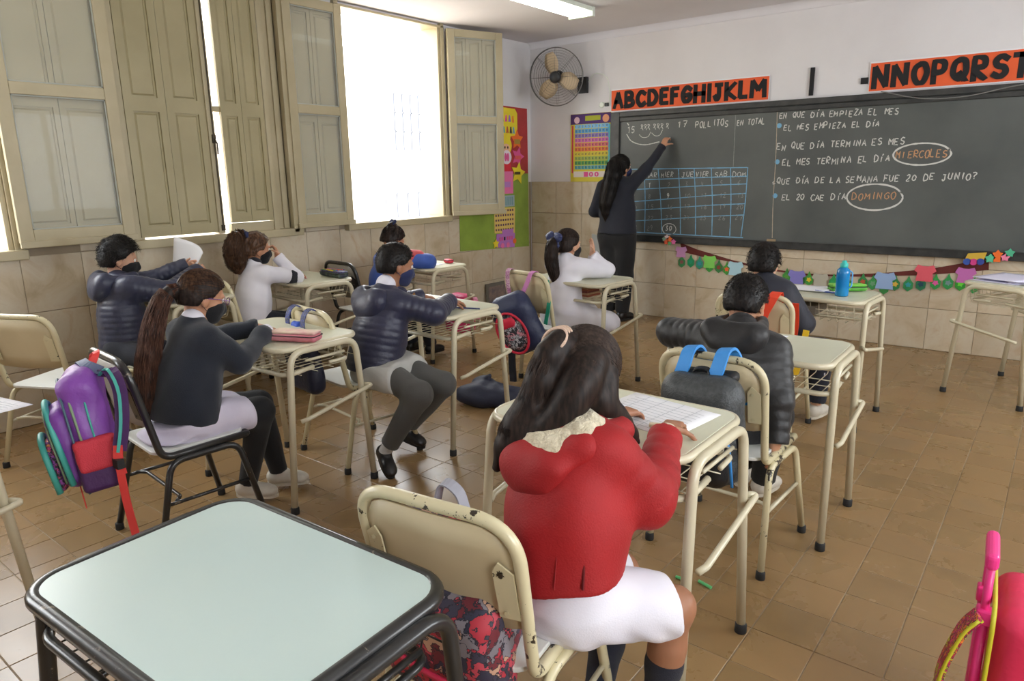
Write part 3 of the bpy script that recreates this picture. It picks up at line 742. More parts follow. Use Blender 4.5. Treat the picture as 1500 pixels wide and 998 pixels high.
def ik(a, c, l1, l2, pole):
    """elbow or knee between a and c, bent towards pole"""
    a, c, pole = np.array(a), np.array(c), norm(pole); d = c-a; D = min(np.linalg.norm(d), (l1+l2)*.998); u = norm(d)
    x = (l1*l1-l2*l2+D*D)/(2*D); h = math.sqrt(max(1e-6, l1*l1-x*x)); p = pole-u*(pole@u)
    return a+u*x+norm(p)*h
def add_head(sd, c, R, s=1.0):
    c = np.array(c); T = lambda *p: c+R@(np.array(p)*s)
    sd.ell(T(0, -.010, .020), V3(.070, .086, .082)*s, R, .02)
    sd.ell(T(0, .022, -.035), V3(.056, .062, .068)*s, R, .03)
    sd.ell(T(0, .050, -.075), V3(.030, .028, .026)*s, R, .03)       # chin
    for q in (-1, 1):
        sd.ell(T(q*.034, .052, -.028), V3(.026, .026, .026)*s, R, .02)   # cheek
        sd.ell(T(q*.071, -.006, -.016), V3(.008, .017, .026)*s, R, .006)  # ear
        sd.ell(T(q*.075, -.012, -.010), V3(.005, .014, .019)*s, R, .004)
    sd.cone(T(0, .074, .004), T(0, .090, -.022), .008*s, .011*s, .012)    # nose
    for q in (-1, 1): sd.ell(T(q*.009, .084, -.024), V3(.007, .008, .006)*s, R, .006)
    sd.ell(T(0, .079, -.050), V3(.020, .009, .006)*s, R, .008); sd.ell(T(0, .076, -.059), V3(.017, .009, .006)*s, R, .008)
    sd.cone(T(-.040, .070, .022), T(.040, .070, .022), .007*s, .007*s, .016)
    for q in (-1, 1):
        e = T(q*.029, .082, .004)
        sd.cut(lambda P, e=e: np.sqrt(((P-e)**2).sum(1))-.012*s, .008)
    return sd
def add_hand(sd, w, d, n, s=.74, curl=(.35, .45, .35), spread=.05, thumb_side=1, tcurl=.35, fingers=None):
    """w wrist, d finger direction, n palm-facing direction"""
    w = np.array(w, float); d = norm(d); n = np.array(n, float); n = norm(n-d*(n@d)); sdv = np.cross(d, n)*thumb_side   # towards the thumb
    def rot(v, ax, a): return np.array(Matrix.Rotation(a, 3, Vector(ax)) @ Vector(v))
    Rm = np.stack([sdv, d, n], 1)
    sd.box(w+d*.047*s, V3(.038, .048, .014)*s, Rm, .012*s, .012)
    sd.cone(w-d*.02*s, w+d*.03*s, .024*s, .022*s, .02)
    ax = np.cross(d, n)
    for i, (o, L, r) in enumerate(((.028, .070, .0088), (.0095, .078, .0090), (-.0095, .072, .0086), (-.028, .057, .0078))):
        p = w+d*.090*s+sdv*o*s; v = rot(d, n, -thumb_side*0); v = norm(d+sdv*spread*(1.5-i)); cc = fingers[i] if fingers else curl
        for k, f in enumerate((.44, .30, .26)):
            v = norm(rot(v, ax, cc[k])); q = p+v*L*f*s
            sd.cone(p, q, r*s*(1-.08*k), r*s*(1-.08*(k+1)), .004 if k else .008); p = q
    p = w+d*.022*s+sdv*.030*s; v = norm(d*.75+sdv*.75+n*.35)
    for k, (L, r) in enumerate(((.034, .0125), (.034, .0105), (.026, .009))):
        q = p+v*L*s; sd.cone(p, q, r*s, r*s*.92, .008 if k == 0 else .004); p = q; v = norm(rot(v, ax, tcurl)-sdv*.25*tcurl)
    return sd
ZL = ([-.14, -.10, -.06, -.028, -.004, .025, .045, .07, .12], [-.062, -.062, -.052, -.050, -.002, .012, .040, .058, .062])
def hair_cap(sd, c, R, s=1.0, th=.012, zl=ZL, top=0.0, k=.006, tex=.0012):
    c = np.array(c); T = lambda *p: c+R@(np.array(p)*s)
    sd.ell(T(0, -.012, .024+top*.3), V3(.070+th, .086+th, .082+th+top)*s, R, .02)
    sd.ell(T(0, -.045, -.020), V3(.060+th*.8, .048+th*.7, .052+th)*s, R, .03)
    def cut(P):
        q = (P-c)@R/s; return (q[:, 2]-np.interp(q[:, 1], *zl))*.75*s     # positive above the hairline
    sd.ops.append(('c', lambda P: cut(P), None, 0, k))
    if tex:
        def f(P):
            q = (P-c)@R/s; a = np.arctan2(q[:, 0], q[:, 2]-.02); b = np.arctan2(q[:, 1], np.abs(q[:, 2])+.03)
            return tex*(np.sin(a*46+6*np.sin(b*3))+.7*np.sin(b*38+5*np.sin(a*4)))
        sd.mod(f)
    return sd
def strands(roots_paths, r, m, name, parent, origin, seg=None):
    """many thin three-sided tapered hairs; roots_paths = list of (n,3) arrays"""
    V = []; F = []; o = 0
    for P in roots_paths:
        n = len(P); t = np.gradient(P, axis=0); t /= np.linalg.norm(t, axis=1)[:, None]+1e-9
        a = np.cross(t, V3(.3, .2, .93)); a /= np.linalg.norm(a, axis=1)[:, None]+1e-9; b = np.cross(t, a)
        rr = r*np.linspace(1, .35, n)[:, None]
        for k in range(3):
            an = 2*PI*k/3; V.append(P+(a*math.cos(an)+b*math.sin(an))*rr)
        for i in range(n-1):
            for k in range(3):
                k2 = (k+1) % 3; F.append((o+k*n+i, o+k2*n+i, o+k2*n+i+1, o+k*n+i+1))
        o += 3*n
    return np_mesh(name, np.concatenate(V), np.array(F), m, parent, origin)
def bez(pts, n):
    """Catmull-Rom through pts"""
    P = np.array(pts, float); P = np.vstack([2*P[0]-P[1], P, 2*P[-1]-P[-2]]); out = []
    m = len(P)-3
    for t in np.linspace(0, m-1e-6, n):
        i = int(t); u = t-i; a, b, c, d = P[i:i+4]
        out.append(.5*((2*b)+(c-a)*u+(2*a-5*b+4*c-d)*u*u+(-a+3*b-3*c+d)*u**3))
    return np.array(out)
def lock(path, radii, count, n=14, wav=0.0, seed=1, wf=30, inner=.6, tail=.05):
    """strand paths filling the skin of a lock of hair running along path"""
    r = np.random.default_rng(seed); C = bez(path, n); rad = np.interp(np.linspace(0, 1, n), np.linspace(0, 1, len(radii)), radii)
    t = np.gradient(C, axis=0); t /= np.linalg.norm(t, axis=1)[:, None]; up = V3(.1, .9, .35); a = np.cross(t, up); a /= np.linalg.norm(a, axis=1)[:, None]; b = np.cross(t, a)
    out = []
    for k in range(count):
        th = r.uniform(0, 2*PI); q = r.uniform(inner, 1.06); tw = r.uniform(-.5, .5); e = int(n*r.uniform(.75, 1)) if tail else n; e = max(e, 5)
        an = th+tw*np.linspace(0, 1, n); w = wav*np.sin(np.linspace(0, wf, n)*r.uniform(.8, 1.2)+r.uniform(0, 6)); w2 = wav*np.cos(np.linspace(0, wf, n)*r.uniform(.8, 1.2)+r.uniform(0, 6))
        P = C+a*(np.cos(an)*rad*q+w)[:, None]+b*(np.sin(an)*rad*q+w2)[:, None]; out.append(P[:e])
    return out
def scalp_to(c, R, s, th, target, count, seed=2, n=9, zl=ZL, lift=.0):
    """strands lying on the skull from the hairline to a tie point"""
    r = np.random.default_rng(seed); c = np.array(c); rad = V3(.070+th, .086+th, .082+th)*s; o = c+R@(V3(0, -.012, .024)*s); out = []
    tq = (np.array(target)-o)@R/rad; tq = norm(tq)
    while len(out) < count:
        v = norm(r.normal(size=3)); p = v*rad
        q = p/s+V3(0, -.012, .024)
        if q[2] < np.interp(q[1], *zl): continue
        w = math.acos(np.clip(v@tq, -1, 1)); ts = np.linspace(0, 1, n)
        if w < .15: continue
        pts = [(math.sin((1-t)*w)*v+math.sin(t*w)*tq)/math.sin(w) for t in ts]
        out.append(np.array([o+R@(x*rad*(1.0+lift*math.sin(PI*t)+r.uniform(0, .012))) for x, t in zip(pts, ts)]))
    return out
def short_hairs(c, R, s, th, count, L=.022, seed=3, zl=ZL, swirl=(.0, -1, -.6), top=0.0):
    r = np.random.default_rng(seed); c = np.array(c); rad = V3(.070+th, .086+th, .082+th+top)*s; o = c+R@(V3(0, -.012, .024+top*.3)*s); out = []
    while len(out) < count:
        v = norm(r.normal(size=3)); p = v*rad; q = p/s+V3(0, -.012, .024)
        if q[2] < np.interp(q[1], *zl): continue
        crown = norm((0, -.45, .9)); d = v-crown*(v@crown); d = norm(d)*.9+V3(0, .25, -.2)+r.normal(size=3)*.28; d = d-v*(v@d)*.75+v*.12
        d = norm(d); l = L*r.uniform(.6, 1.1)
        out.append(np.array([o+R@(p*.985), o+R@(p*1.0+d*l*.5+v*.004), o+R@(p*.99+d*l)]))
    return out
def torso_ops(sd, P0, S0, yaw, w0, d0, w1, d1, k=.05, belly=1.0, s=1):
    rt = rotmat(yaw)[:, 0]; P0, S0 = np.array(P0), np.array(S0); up = norm(S0-P0)
    sd.slab(P0, P0+(S0-P0)*.5, (w0, d0), ((w0+w1)/2*.96*belly, (d0+d1)/2*belly), rt, k)
    sd.slab(P0+(S0-P0)*.45, S0-up*.035, ((w0+w1)/2*.96*belly, (d0+d1)/2*belly), (w1, d1), rt, k)
def person(tag_, label, base, P0, S0, H, hr, arms, legs, yaw, sc=1.0, skin='tan', vox=.006, group=None):
    """P0 pelvis, S0 mid-shoulder, H head centre; hr = (yaw, pitch, roll) of the head;
    arms = [(shoulder, elbow, wrist, hand dir, palm dir, thumb side, curl)], legs = [(hip, knee, ankle, toe dir)]"""
    e = empty('person', base, 0, label, 'person', group)
    R = rotmat(*hr); P0, S0, H = map(np.array, (P0, S0, H)); org = np.array(base, float)
    sd = Sdf(); torso_ops(sd, P0, S0, yaw, .105*sc, .075*sc, .115*sc, .062*sc)
    neck = H+R@(V3(0, -.018, -.065)*sc); sd.cone(S0+V3(0, 0, -.01), neck, .048*sc, .040*sc, .03)
    add_head(sd, H, R, sc)
    for a in arms:
        S, E_, W_ = map(np.array, a[:3]); sd.cone(S, E_, .038*sc, .032*sc, .03); sd.cone(E_, W_, .032*sc, .021*sc, .02)
        add_hand(sd, W_, a[3], a[4], .74*sc, a[6] if len(a) > 6 and a[6] else (.35, .45, .35), thumb_side=a[5])
    for hp, kn, an, toe in legs:
        hp, kn, an = map(np.array, (hp, kn, an)); sd.cone(hp, kn, .070*sc, .046*sc, .04); sd.cone(kn, kn+(an-kn)*.4, .046*sc, .042*sc, .03); sd.cone(kn+(an-kn)*.35, an, .043*sc, .027*sc, .03)
        t = norm(toe); sd.cone(an+V3(0, 0, -.03*sc), an+t*.07*sc+V3(0, 0, -.040*sc), .026*sc, .022*sc, .02)
    sdf_obj('body', sd, vox, skin_mats[skin], e, org)
    for q in (-1, 1):
        c = H+R@(V3(q*.029, .0715, .004)*sc)-org
        V, F = [], []
        mb = MB().lathe([(.0001, -.011*sc), (.008*sc, -.0075*sc), (.011*sc, 0), (.008*sc, .0075*sc), (.0001, .011*sc)], (0, 0, 0), 14)
        mb.V = [Vector(c)+v for v in mb.V]; eb = mb.build('eye', eye_white, e, smooth=True)
        mb = MB().lathe([(.0001, -.0055*sc), (.0045*sc, -.003*sc), (.0055*sc, 0), (.0045*sc, .003*sc), (.0001, .0055*sc)], (0, 0, 0), 12)
        c2 = H+R@(V3(q*.029, .0785, .003)*sc)-org; mb.V = [Vector(c2)+v for v in mb.V]; mb.build('iris', eye_dark, eb, smooth=True)
    return e, R, org
def add_mask(e, H, R, org, m, sc=1.0, vox=.005):
    H = np.array(H); T = lambda *p: H+R@(np.array(p)*sc); sd = Sdf()
    sd.ell(T(0, .026, -.038), V3(.061, .068, .068)*sc, R, .03); sd.ell(T(0, .056, -.078), V3(.034, .032, .028)*sc, R, .03)
    sd.cone(T(0, .082, -.008), T(0, .096, -.036), .012*sc, .015*sc, .03)
    for q in (-1, 1): sd.ell(T(q*.034, .056, -.030), V3(.029, .029, .029)*sc, R, .02)
    def cut(P):
        q = (P-H)@R/sc; return np.minimum(np.minimum((-.004+.10*(q[:, 1]-.09)-q[:, 2]), q[:, 1]-.012), q[:, 2]+.104)*sc
    sd.ops.append(('c', cut, None, 0, .004))
    o = sdf_obj('face_mask', sd, vox, m, e, org)
    mb = MB()
    for q in (-1, 1):
        for z0, z1 in ((-.014, .004), (-.055, -.034)):
            mb.tube([Vector(T(q*.060, .020, z0)-org), Vector(T(q*.074, .0, (z0+z1)/2)-org), Vector(T(q*.082, -.016, z1)-org)], .0016*sc, 5)
    mb.build('ear_loop', m, o)
def jacket(e, org, m, P0, S0, yaw, arms, sc=1.0, vox=.007, w0=.15, d0=.115, w1=.150, d1=.095, hem=None, hemn=None, ra=(.062, .052, .040), quilt=None, wr=(.0035, 26), name='jacket', k=.045, extra=None, belly=1.0, seed=0, sleeve_end=0.0, collar=.055, aq=None):
    sd = Sdf(); P0, S0 = np.array(P0), np.array(S0); torso_ops(sd, P0, S0, yaw, w0*sc, d0*sc, w1*sc, d1*sc, .05, belly)
    if collar: sd.cone(S0+V3(0, 0, -.03), S0+V3(0, 0, .035)*sc, (collar+.02)*sc, collar*sc, .03)
    if quilt:
        up = norm(S0-P0)
        def q(P): return -quilt[1]*(np.abs(np.sin(PI*((P-P0)@up)/quilt[0]))**.7-.6)
        sd.mod(q)
    qa = quilt or aq
    if extra: extra(sd)
    if hem is not None: sd.halfspace(hem, hemn if hemn is not None else norm(P0-S0), .008)
    for a in arms:
        S, E_, W_ = map(np.array, a[:3]); W2 = W_+norm(W_-E_)*sleeve_end
        sd.cone(S, E_, ra[0]*sc, ra[1]*sc, .05, qa); sd.cone(E_, W2, ra[1]*sc, ra[2]*sc, .025, qa)
        sd.cone(W2-norm(W2-E_)*.012, W2, (ra[2]+.004)*sc, (ra[2]+.003)*sc, .006)
    if wr: sd.mod(wrinkle(wr[0], wr[1], seed))
    for a in arms:
        E_, W_ = map(np.array, a[1:3]); d = norm(W_-E_); c = W_+d*(sleeve_end+.012)
        def cf(P, c=c, d=d):   # trims the cuff flat
            x = (P-c)@d; r = np.sqrt((((P-c)-x[:, None]*d)**2).sum(1)); return -np.minimum(x, .075-r)
        sd.ops.append(('c', cf, None, 0, .003))
    return sdf_obj(name, sd, vox, m, e, org)
def trousers(e, org, m, P0, legs, sc=1.0, vox=.008, r=(.088, .066, .050), name='trousers', pel=(.125, .10), yaw=0, to=.97, wr=(.004, 26), seed=5):
    sd = Sdf(); P0 = np.array(P0); rt = rotmat(yaw)[:, 0]
    sd.slab(P0-V3(0, 0, .01), P0+V3(0, 0, .03*sc), (pel[0]*sc, pel[1]*sc), (pel[0]*sc*.85, pel[1]*sc*.8), rt, .05); sd.halfspace(P0+V3(0, 0, .06*sc), V3(0, 0, 1), .004)
    for hp, kn, an, toe in legs:
        hp, kn, an = map(np.array, (hp, kn, an)); a2 = kn+(an-kn)*to
        sd.cone(hp, kn, r[0]*sc, r[1]*sc, .04); sd.cone(kn, a2, r[1]*sc, r[2]*sc, .03)
    sd.mod(wrinkle(wr[0], wr[1], seed))
    for hp, kn, an, toe in legs:
        kn, an = map(np.array, (kn, an)); d = norm(an-kn); c = kn+(an-kn)*to
        def cf(P, c=c, d=d):
            x = (P-c)@d; rr = np.sqrt((((P-c)-x[:, None]*d)**2).sum(1)); return -np.minimum(x, .12-rr)
        sd.ops.append(('c', cf, None, 0, .003))
    return sdf_obj(name, sd, vox, m, e, org)
def sock(e, org, m, leg, sc=1.0, f0=.1, r=(.045, .032), vox=.006):
    hp, kn, an, toe = map(np.array, leg); sd = Sdf(); a = kn+(an-kn)*f0; sd.cone(a, kn+(an-kn)*max(.5, f0+.02), r[0]*sc, r[0]*.97*sc, .02); sd.cone(kn+(an-kn)*max(.5, f0+.02), an, r[0]*.97*sc, r[1]*sc, .02)
    sd.cone(an, an+V3(0, 0, -.02), r[1]*sc, r[1]*sc, .01); d = norm(an-kn); c = a+d*.01
    sd.ops.append(('c', lambda P: (P-c)@d, None, 0, .003))
    return sdf_obj('sock', sd, vox, m, e, org)
def shoe(e, org, m, ms, an, toe, sc=1.0, vox=.005, high=.0, sole_h=.016, L=.175):
    an = np.array(an); t = norm(V3(toe[0], toe[1], toe[2] if len(toe) > 2 else 0)); up0 = V3(0, 0, 1); rt = norm(np.cross(t, up0)); up = np.cross(rt, t); Rm = np.stack([rt, t, up], 1)
    o = an-up*.062*sc      # ground level under the ankle
    sd = Sdf(); sd.cone(o+t*-.018*sc+up*.05*sc, o+up*(.075+high)*sc, .036*sc, .035*sc, .02)
    sd.ell(o+t*-.020*sc+up*.036*sc, V3(.034, .040, .034)*sc, Rm, .02); sd.ell(o+t*.050*sc+up*.034*sc, V3(.036, .062, .034)*sc, Rm, .03); sd.ell(o+t*.098*sc+up*.028*sc, V3(.037, .040, .026)*sc, Rm, .02)
    sd.cut(lambda P: (P-o)@up-.010*sc, .003); sd.halfspace(o+up*(.078+high)*sc, up, .003)
    s1 = sdf_obj('shoe', sd, vox, m, e, org)
    ol = [(.036*math.cos(a)*(1-.12*math.cos(a*2)), .04+.100*math.sin(a)) for a in np.linspace(0, 2*PI, 28, endpoint=False)]
    mb = MB().prism([(x*sc, y*sc) for x, y in ol], 0, sole_h*sc, lambda v: Vector(o-org+rt*v.x+t*v.y+up*v.z)); mb.build('sole', ms, s1)
    mb = MB()
    for k in range(4):
        c = o+t*(.030+.016*k)*sc+up*(.070-.006*k)*sc-org; mb.tube([Vector(c-rt*.017*sc), Vector(c+up*.003*sc), Vector(c+rt*.017*sc)], .0022*sc, 5)
    mb.build('laces', ms, s1)
    return s1
def hood_ops(sd, S0, yaw, sc=1.0, back=.075, drop=-.0, w=.125, h=.075, d=.075, k=.03):
    R = rotmat(yaw, 0); c = np.array(S0)+R@(V3(0, -back, drop+.02)*sc)
    sd.ell(c, V3(w, d, h)*sc, rotmat(yaw, -35), k)
    for q in (-1, 1): sd.cone(c+R@(V3(q*w*.75, .02, .01)*sc), np.array(S0)+R@(V3(q*.06, .06, .035)*sc), .040*sc, .028*sc, .03)
    top = np.array(S0)+R@(V3(0, -.03, .085)*sc)
    return c
# ------------------------------------------------------------------ the people
def bow(e, org, c, R, m, s=1.0, parent=None):
    c = np.array(c); sd = Sdf()
    for q in (-1, 1):
        sd.ell(c+R@(V3(q*.030, -.004, .010)*s), V3(.030, .013, .020)*s, R@rotmat(0, 0, q*20), .012); sd.ell(c+R@(V3(q*.024, -.006, -.022)*s), V3(.016, .010, .026)*s, R@rotmat(0, 0, -q*25), .01)
    sd.ell(c, V3(.012, .014, .012)*s, R, .01); sd.mod(wrinkle(.003, 120, 4)); return sdf_obj('hair_bow', sd, .004, m, parent or e, org)
def hood(J, org, m, S0, yaw, back, w, d, h):
    Rr = rotmat(yaw); c = np.array(S0)+Rr@V3(0, -back, -.005); sd = Sdf()
    sd.slab(c+Rr@V3(-w*.7, .012, 0), c+Rr@V3(w*.7, .012, 0), (h, d), (h, d), Rr@V3(0, .3, 1), .03); sd.ell(c+Rr@V3(0, -.018, -.045), V3(w*.75, d*.8, h*.8), Rr, .04)
    for q in (-1, 1): sd.cone(c+Rr@V3(q*w*.8, .02, .01), np.array(S0)+Rr@V3(q*.062, .075, .03), .042, .028, .03)
    sd.cut(lambda P: np.sqrt((((P-(c+Rr@V3(0, .075, .085)))/V3(1, 1, 1))**2).sum(1))-.072, .02)
    sd.mod(wrinkle(.004, 36, 5)); return sdf_obj('hood', sd, .0065, m, J, org)
# ---- girl in the red jacket (nearest)
P0, S0, H = V3(-.86, 1.27, .53), V3(-.90, 1.36, .87), V3(-.915, 1.44, 1.005)
arms = [(V3(-.785, 1.35, .855), V3(-.715, 1.44, .72), V3(-.80, 1.70, .80), V3(-.15, .98, -.02), V3(0, 0, -1), 1, (.45, .7, .5)),
        (V3(-1.02, 1.40, .855), V3(-1.09, 1.55, .76), V3(-.985, 1.74, .80), V3(.25, .95, -.1), V3(0, 0, -1), -1, (.35, .4, .3))]
arms[0] = arms[0][:5]+(-1,)+arms[0][6:]; arms[1] = arms[1][:5]+(1,)+arms[1][6:]
legs = [(V3(-.80, 1.26, .50), V3(-.655, 1.475, .43), V3(-.69, 1.45, .09), V3(.5, .8, 0)), (V3(-.92, 1.32, .50), V3(-.84, 1.52, .44), V3(-.83, 1.38, .08), V3(.3, .95, 0))]
e, R, org = person('red', 'girl with long dark hair in a red hooded jacket, writing at the nearest cream desk', (-.86, 1.27, 0), P0, S0, H, (-2, 26, 10), arms, legs, -22, vox=.0052, skin='brown')
J = jacket(e, org, red_cloth, P0, S0, -20, arms, w0=.170, d0=.140, w1=.150, d1=.112, hem=P0+V3(0, 0, .035), hemn=V3(.12, .05, -1), ra=(.070, .064, .044), vox=.0055, wr=(.0075, 24), k=.05, seed=11, belly=1.05, aq=(.055, .0035), sleeve_end=-.035)
Rr = rotmat(-20, 0); sd = Sdf(); c = S0+Rr@V3(0, -.10, -.01)
sd.slab(S0+Rr@V3(0, .0, .015), S0+Rr@V3(.015, -.125, -.030), (.132, .046), (.112, .046), Rr@V3(1, 0, 0), .04)
sd.ell(S0+Rr@V3(.01, -.130, -.070), V3(.095, .046, .050), Rr, .04)
for q in (-1, 1): sd.cone(S0+Rr@V3(q*.105, -.04, .01), S0+Rr@V3(q*.080, .095, .02), .044, .032, .03)
sd.mod(wrinkle(.007, 34, 7)); hd = sdf_obj('hood', sd, .0055, red_cloth, J, org)
# seams, side pocket and hem band of the jacket
mb = MB()
Rj = rotmat(-20)
def torso_pt(a, h, off=.004):
    """point on the jacket's trunk: a = angle from the back towards the right side, h = height above the pelvis"""
    t = np.clip(h/.34, 0, 1); c = P0+(S0-P0)*t; w = (.170+(.150-.170)*t)+.012+off; d = (.140+(.112-.140)*t)+.012+off
    return Vector(c+Rj@V3(w*math.sin(a), -d*math.cos(a), 0)-org)
for a in (.72,): mb.tube([torso_pt(a, h, .0015) for h in np.linspace(.065, .20, 10)], .0018, 5)
mb.tube([torso_pt(a, .215-.03*math.sin(a), .001) for a in np.linspace(-1.2, 1.5, 24)], .0018, 5)
mb.build('seam', mat('seam_dark_red', srgb(140, 10, 16), .8), J)
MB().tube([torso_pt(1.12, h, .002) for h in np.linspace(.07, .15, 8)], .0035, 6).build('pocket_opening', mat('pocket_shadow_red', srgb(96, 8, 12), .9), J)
sd = Sdf(); Rr = rotmat(-18, 0)   # fleece lining of the hood
c = S0+Rr@V3(0, -.055, .045)
sd.slab(S0+Rr@V3(0, .0, .055), S0+Rr@V3(.0, -.100, .004), (.112, .036), (.098, .036), Rr@V3(1, 0, 0), .03)
for q in (-1, 1): sd.cone(c+Rr@V3(q*.090, .02, -.005), S0+Rr@V3(q*.070, .110, .02), .030, .024, .03)
sd.mod(wrinkle(.0025, 130, 3)); sdf_obj('hood_lining', sd, .005, fleece, J, org)
sd = Sdf(); d = norm(arms[0][2]-arms[0][1]); w = arms[0][2]-d*.035; sd.cone(w-d*.006, w+d*.018, .033, .031, .01); sd.mod(wrinkle(.002, 160, 5)); sdf_obj('fleece_cuff', sd, .004, fleece, J, org)
sd = Sdf(); d = norm(arms[1][2]-arms[1][1]); w = arms[1][2]-d*.035; sd.cone(w-d*.006, w+d*.018, .031, .029, .01); sdf_obj('fleece_cuff', sd, .004, fleece, J, org)
# tunic skirt over the thighs
sd = Sdf(); rt = rotmat(-25)[:, 0]
sd.slab(P0-V3(0, 0, .02), P0+V3(0, 0, .05), (.150, .120), (.12, .09), rt, .04)
sd.cone(legs[0][0]+V3(0, 0, .0), legs[0][1]+(legs[0][0]-legs[0][1])*.12+V3(0, 0, .0), .092, .083, .06); sd.cone(legs[1][0], legs[1][1]+(legs[1][0]-legs[1][1])*.2, .090, .075, .06)
sd.slab(V3(-.79, 1.33, .46), V3(-.72, 1.42, .40), (.085, .045), (.095, .035), V3(.7, .7, 0), .05)
sd.ell(V3(-.93, 1.19, .462), V3(.12, .07, .012), rotmat(20), .03)
sd.cut(lambda P: P[:, 2]-.355+0*P[:, 0], .01); sd.halfspace(V3(-.655, 1.475, .43)+V3(.0, -.02, 0), norm(V3(.55, .83, .0)), .012)
sd.halfspace(P0+V3(0, 0, .062), V3(-.12, -.05, 1), .004)
sd.mod(lambda P: .003*np.sin(P[:, 0]*75+P[:, 1]*40+2*np.sin(P[:, 2]*30))*np.clip((.50-P[:, 2])*12, 0, 1)); sd.mod(wrinkle(.003, 30, 6))
sdf_obj('tunic_skirt', sd, .006, white_cloth, e, org)
for l in legs: sock(e, org, navy_sock, l, f0=.30, r=(.047, .034), vox=.006); shoe(e, org, shoe_black, sole_b, l[2], l[3], .95, vox=.007)
# hair: half tied up, long and loose, falling left over the hood and right beside the face
tie = H+R@V3(-.022, -.108, .055)
zlg = ([-.14, -.10, -.05, -.02, .01, .04, .06, .12], [-.10, -.10, -.09, -.075, -.045, .01, .055, .07])
sd = hair_cap(Sdf(), H, R, 1.0, .017, zlg, tex=.0006)
falls = [([H+R@V3(-.015, -.070, .035), tie, H+R@V3(-.030, -.126, .0), V3(-.968, 1.305, .955), V3(-1.0, 1.27, .88), V3(-1.03, 1.235, .795)], (.030, .020, .030, .040, .042, .014)),
         ([H+R@V3(-.078, -.03, .03), H+R@V3(-.092, -.035, -.05), V3(-1.02, 1.34, .89), V3(-1.045, 1.29, .80)], (.028, .032, .034, .012)),
         ([H+R@V3(.055, -.07, .03), H+R@V3(.062, -.085, -.04), V3(-.895, 1.30, .925), V3(-.97, 1.25, .86)], (.036, .040, .034, .014)),
         ([H+R@V3(.080, -.01, .01), H+R@V3(.092, -.005, -.05), V3(-.82, 1.46, .90), V3(-.80, 1.53, .82)], (.026, .030, .024, .007))]
for p, r in falls:
    C = bez(p, 9); sd.chain(C, np.interp(np.linspace(0, 1, 9), np.linspace(0, 1, len(r)), r)*.92, .03)
hr_ = sdf_obj('hair', sd, .0052, H_dark, e, org)
st = scalp_to(H, R, 1.0, .0185, tie, 2600, 5, n=8, zl=zlg)
for i, (p, r) in enumerate(falls): st += lock(p, r, (1300, 600, 600, 380)[i], 12, .002, 20+i, 7, .8)
strands(st, .0013, H_strand, 'loose_strands', hr_, org)
mb = MB()
for k in range(3): mb.tube([Vector(tie-org+R@V3(-.006+.030*math.cos(a), -.004-.008*k+.010*math.sin(a), .003+.0305*math.sin(a)-.004*k)) for a in np.linspace(0, 2*PI, 20, endpoint=False)], .0052, 8, closed=True)
mb.build('hair_tie', mat('hair_tie_cream', srgb(206, 178, 158), .8, bump=(200, .4)), hr_, smooth=True)

# ---- ponytailed girl in navy cardigan
P0, S0, H = V3(-2.83, 1.35, .53), V3(-2.85, 1.43, .865), V3(-2.87, 1.50, 1.005)
arms = [(V3(-2.74, 1.43, .85), V3(-2.70, 1.54, .735), V3(-2.84, 1.755, .80), V3(-.75, .6, -.05), V3(0, 0, -1), -1, (.5, .6, .4)),
        (V3(-2.96, 1.44, .85), V3(-3.03, 1.60, .78), V3(-2.98, 1.80, .80), V3(.2, .95, -.1), V3(0, 0, -1), 1)]
legs = [(V3(-2.77, 1.37, .51), V3(-2.72, 1.66, .47), V3(-2.93, 1.66, .085), V3(.75, .55, 0)), (V3(-2.90, 1.37, .51), V3(-2.86, 1.70, .47), V3(-2.90, 1.80, .085), V3(.7, .65, 0))]
legs[0] = (V3(-2.77, 1.37, .51), V3(-2.75, 1.64, .475), V3(-2.90, 1.63, .085), V3(.7, .5, 0))
e, R, org = person('pony', 'girl with long brown ponytail and navy cardigan writing beside the pink pencil case', (-2.85, 1.35, 0), P0, S0, H, (-12, 20, 0), arms, legs, -6, vox=.0065)
jacket(e, org, knit_navy, P0, S0, -6, arms, w0=.160, d0=.138, w1=.138, d1=.092, hem=P0+V3(0, 0, -.02), hemn=V3(0, -.15, -1), belly=1.0, ra=(.060, .052, .038), vox=.0065, wr=(.0065, 26), seed=2)
sd = Sdf(); sd.slab(P0-V3(0, .02, .03), P0+V3(0, 0, .0), (.150, .125), (.13, .11), V3(1, 0, 0), .03)
for l in legs: sd.cone(l[0], l[1]+(l[0]-l[1])*.3, .084, .076, .05)
sd.ell(V3(-2.84, 1.24, .462), V3(.15, .08, .014), None, .03); sd.cut(lambda P: P[:, 2]-.42, .01); sd.halfspace(P0+V3(0, 0, .012), V3(0, -.25, 1), .004); sd.halfspace(V3(-2.8, 1.60, .47), V3(.1, 1, .1), .012); sd.mod(wrinkle(.004, 34, 8))
sdf_obj('tunic_hem', sd, .007, lilac_cloth, e, org)
trousers(e, org, black_cloth, P0, legs, r=(.082, .062, .043), pel=(.11, .09), name='leggings', wr=(.0025, 26))
for l in legs: shoe(e, org, shoe_white, sole_m, l[2], l[3], 1.02, vox=.006)
sd = Sdf(); sd.slab(S0+V3(0, -.005, .015), S0+V3(0, .005, .052), (.062, .058), (.05, .05), V3(1, 0, 0), .01); sdf_obj('collar', sd, .006, white_cloth, e, org)
sd = Sdf(); w = arms[0][2]; d = norm(arms[0][2]-arms[0][1]); sd.cone(w-d*.003, w+d*.024, .034, .033, .01); sdf_obj('shirt_cuff', sd, .005, white_cloth, e, org)
tie = H+R@V3(0, -.100, .012)
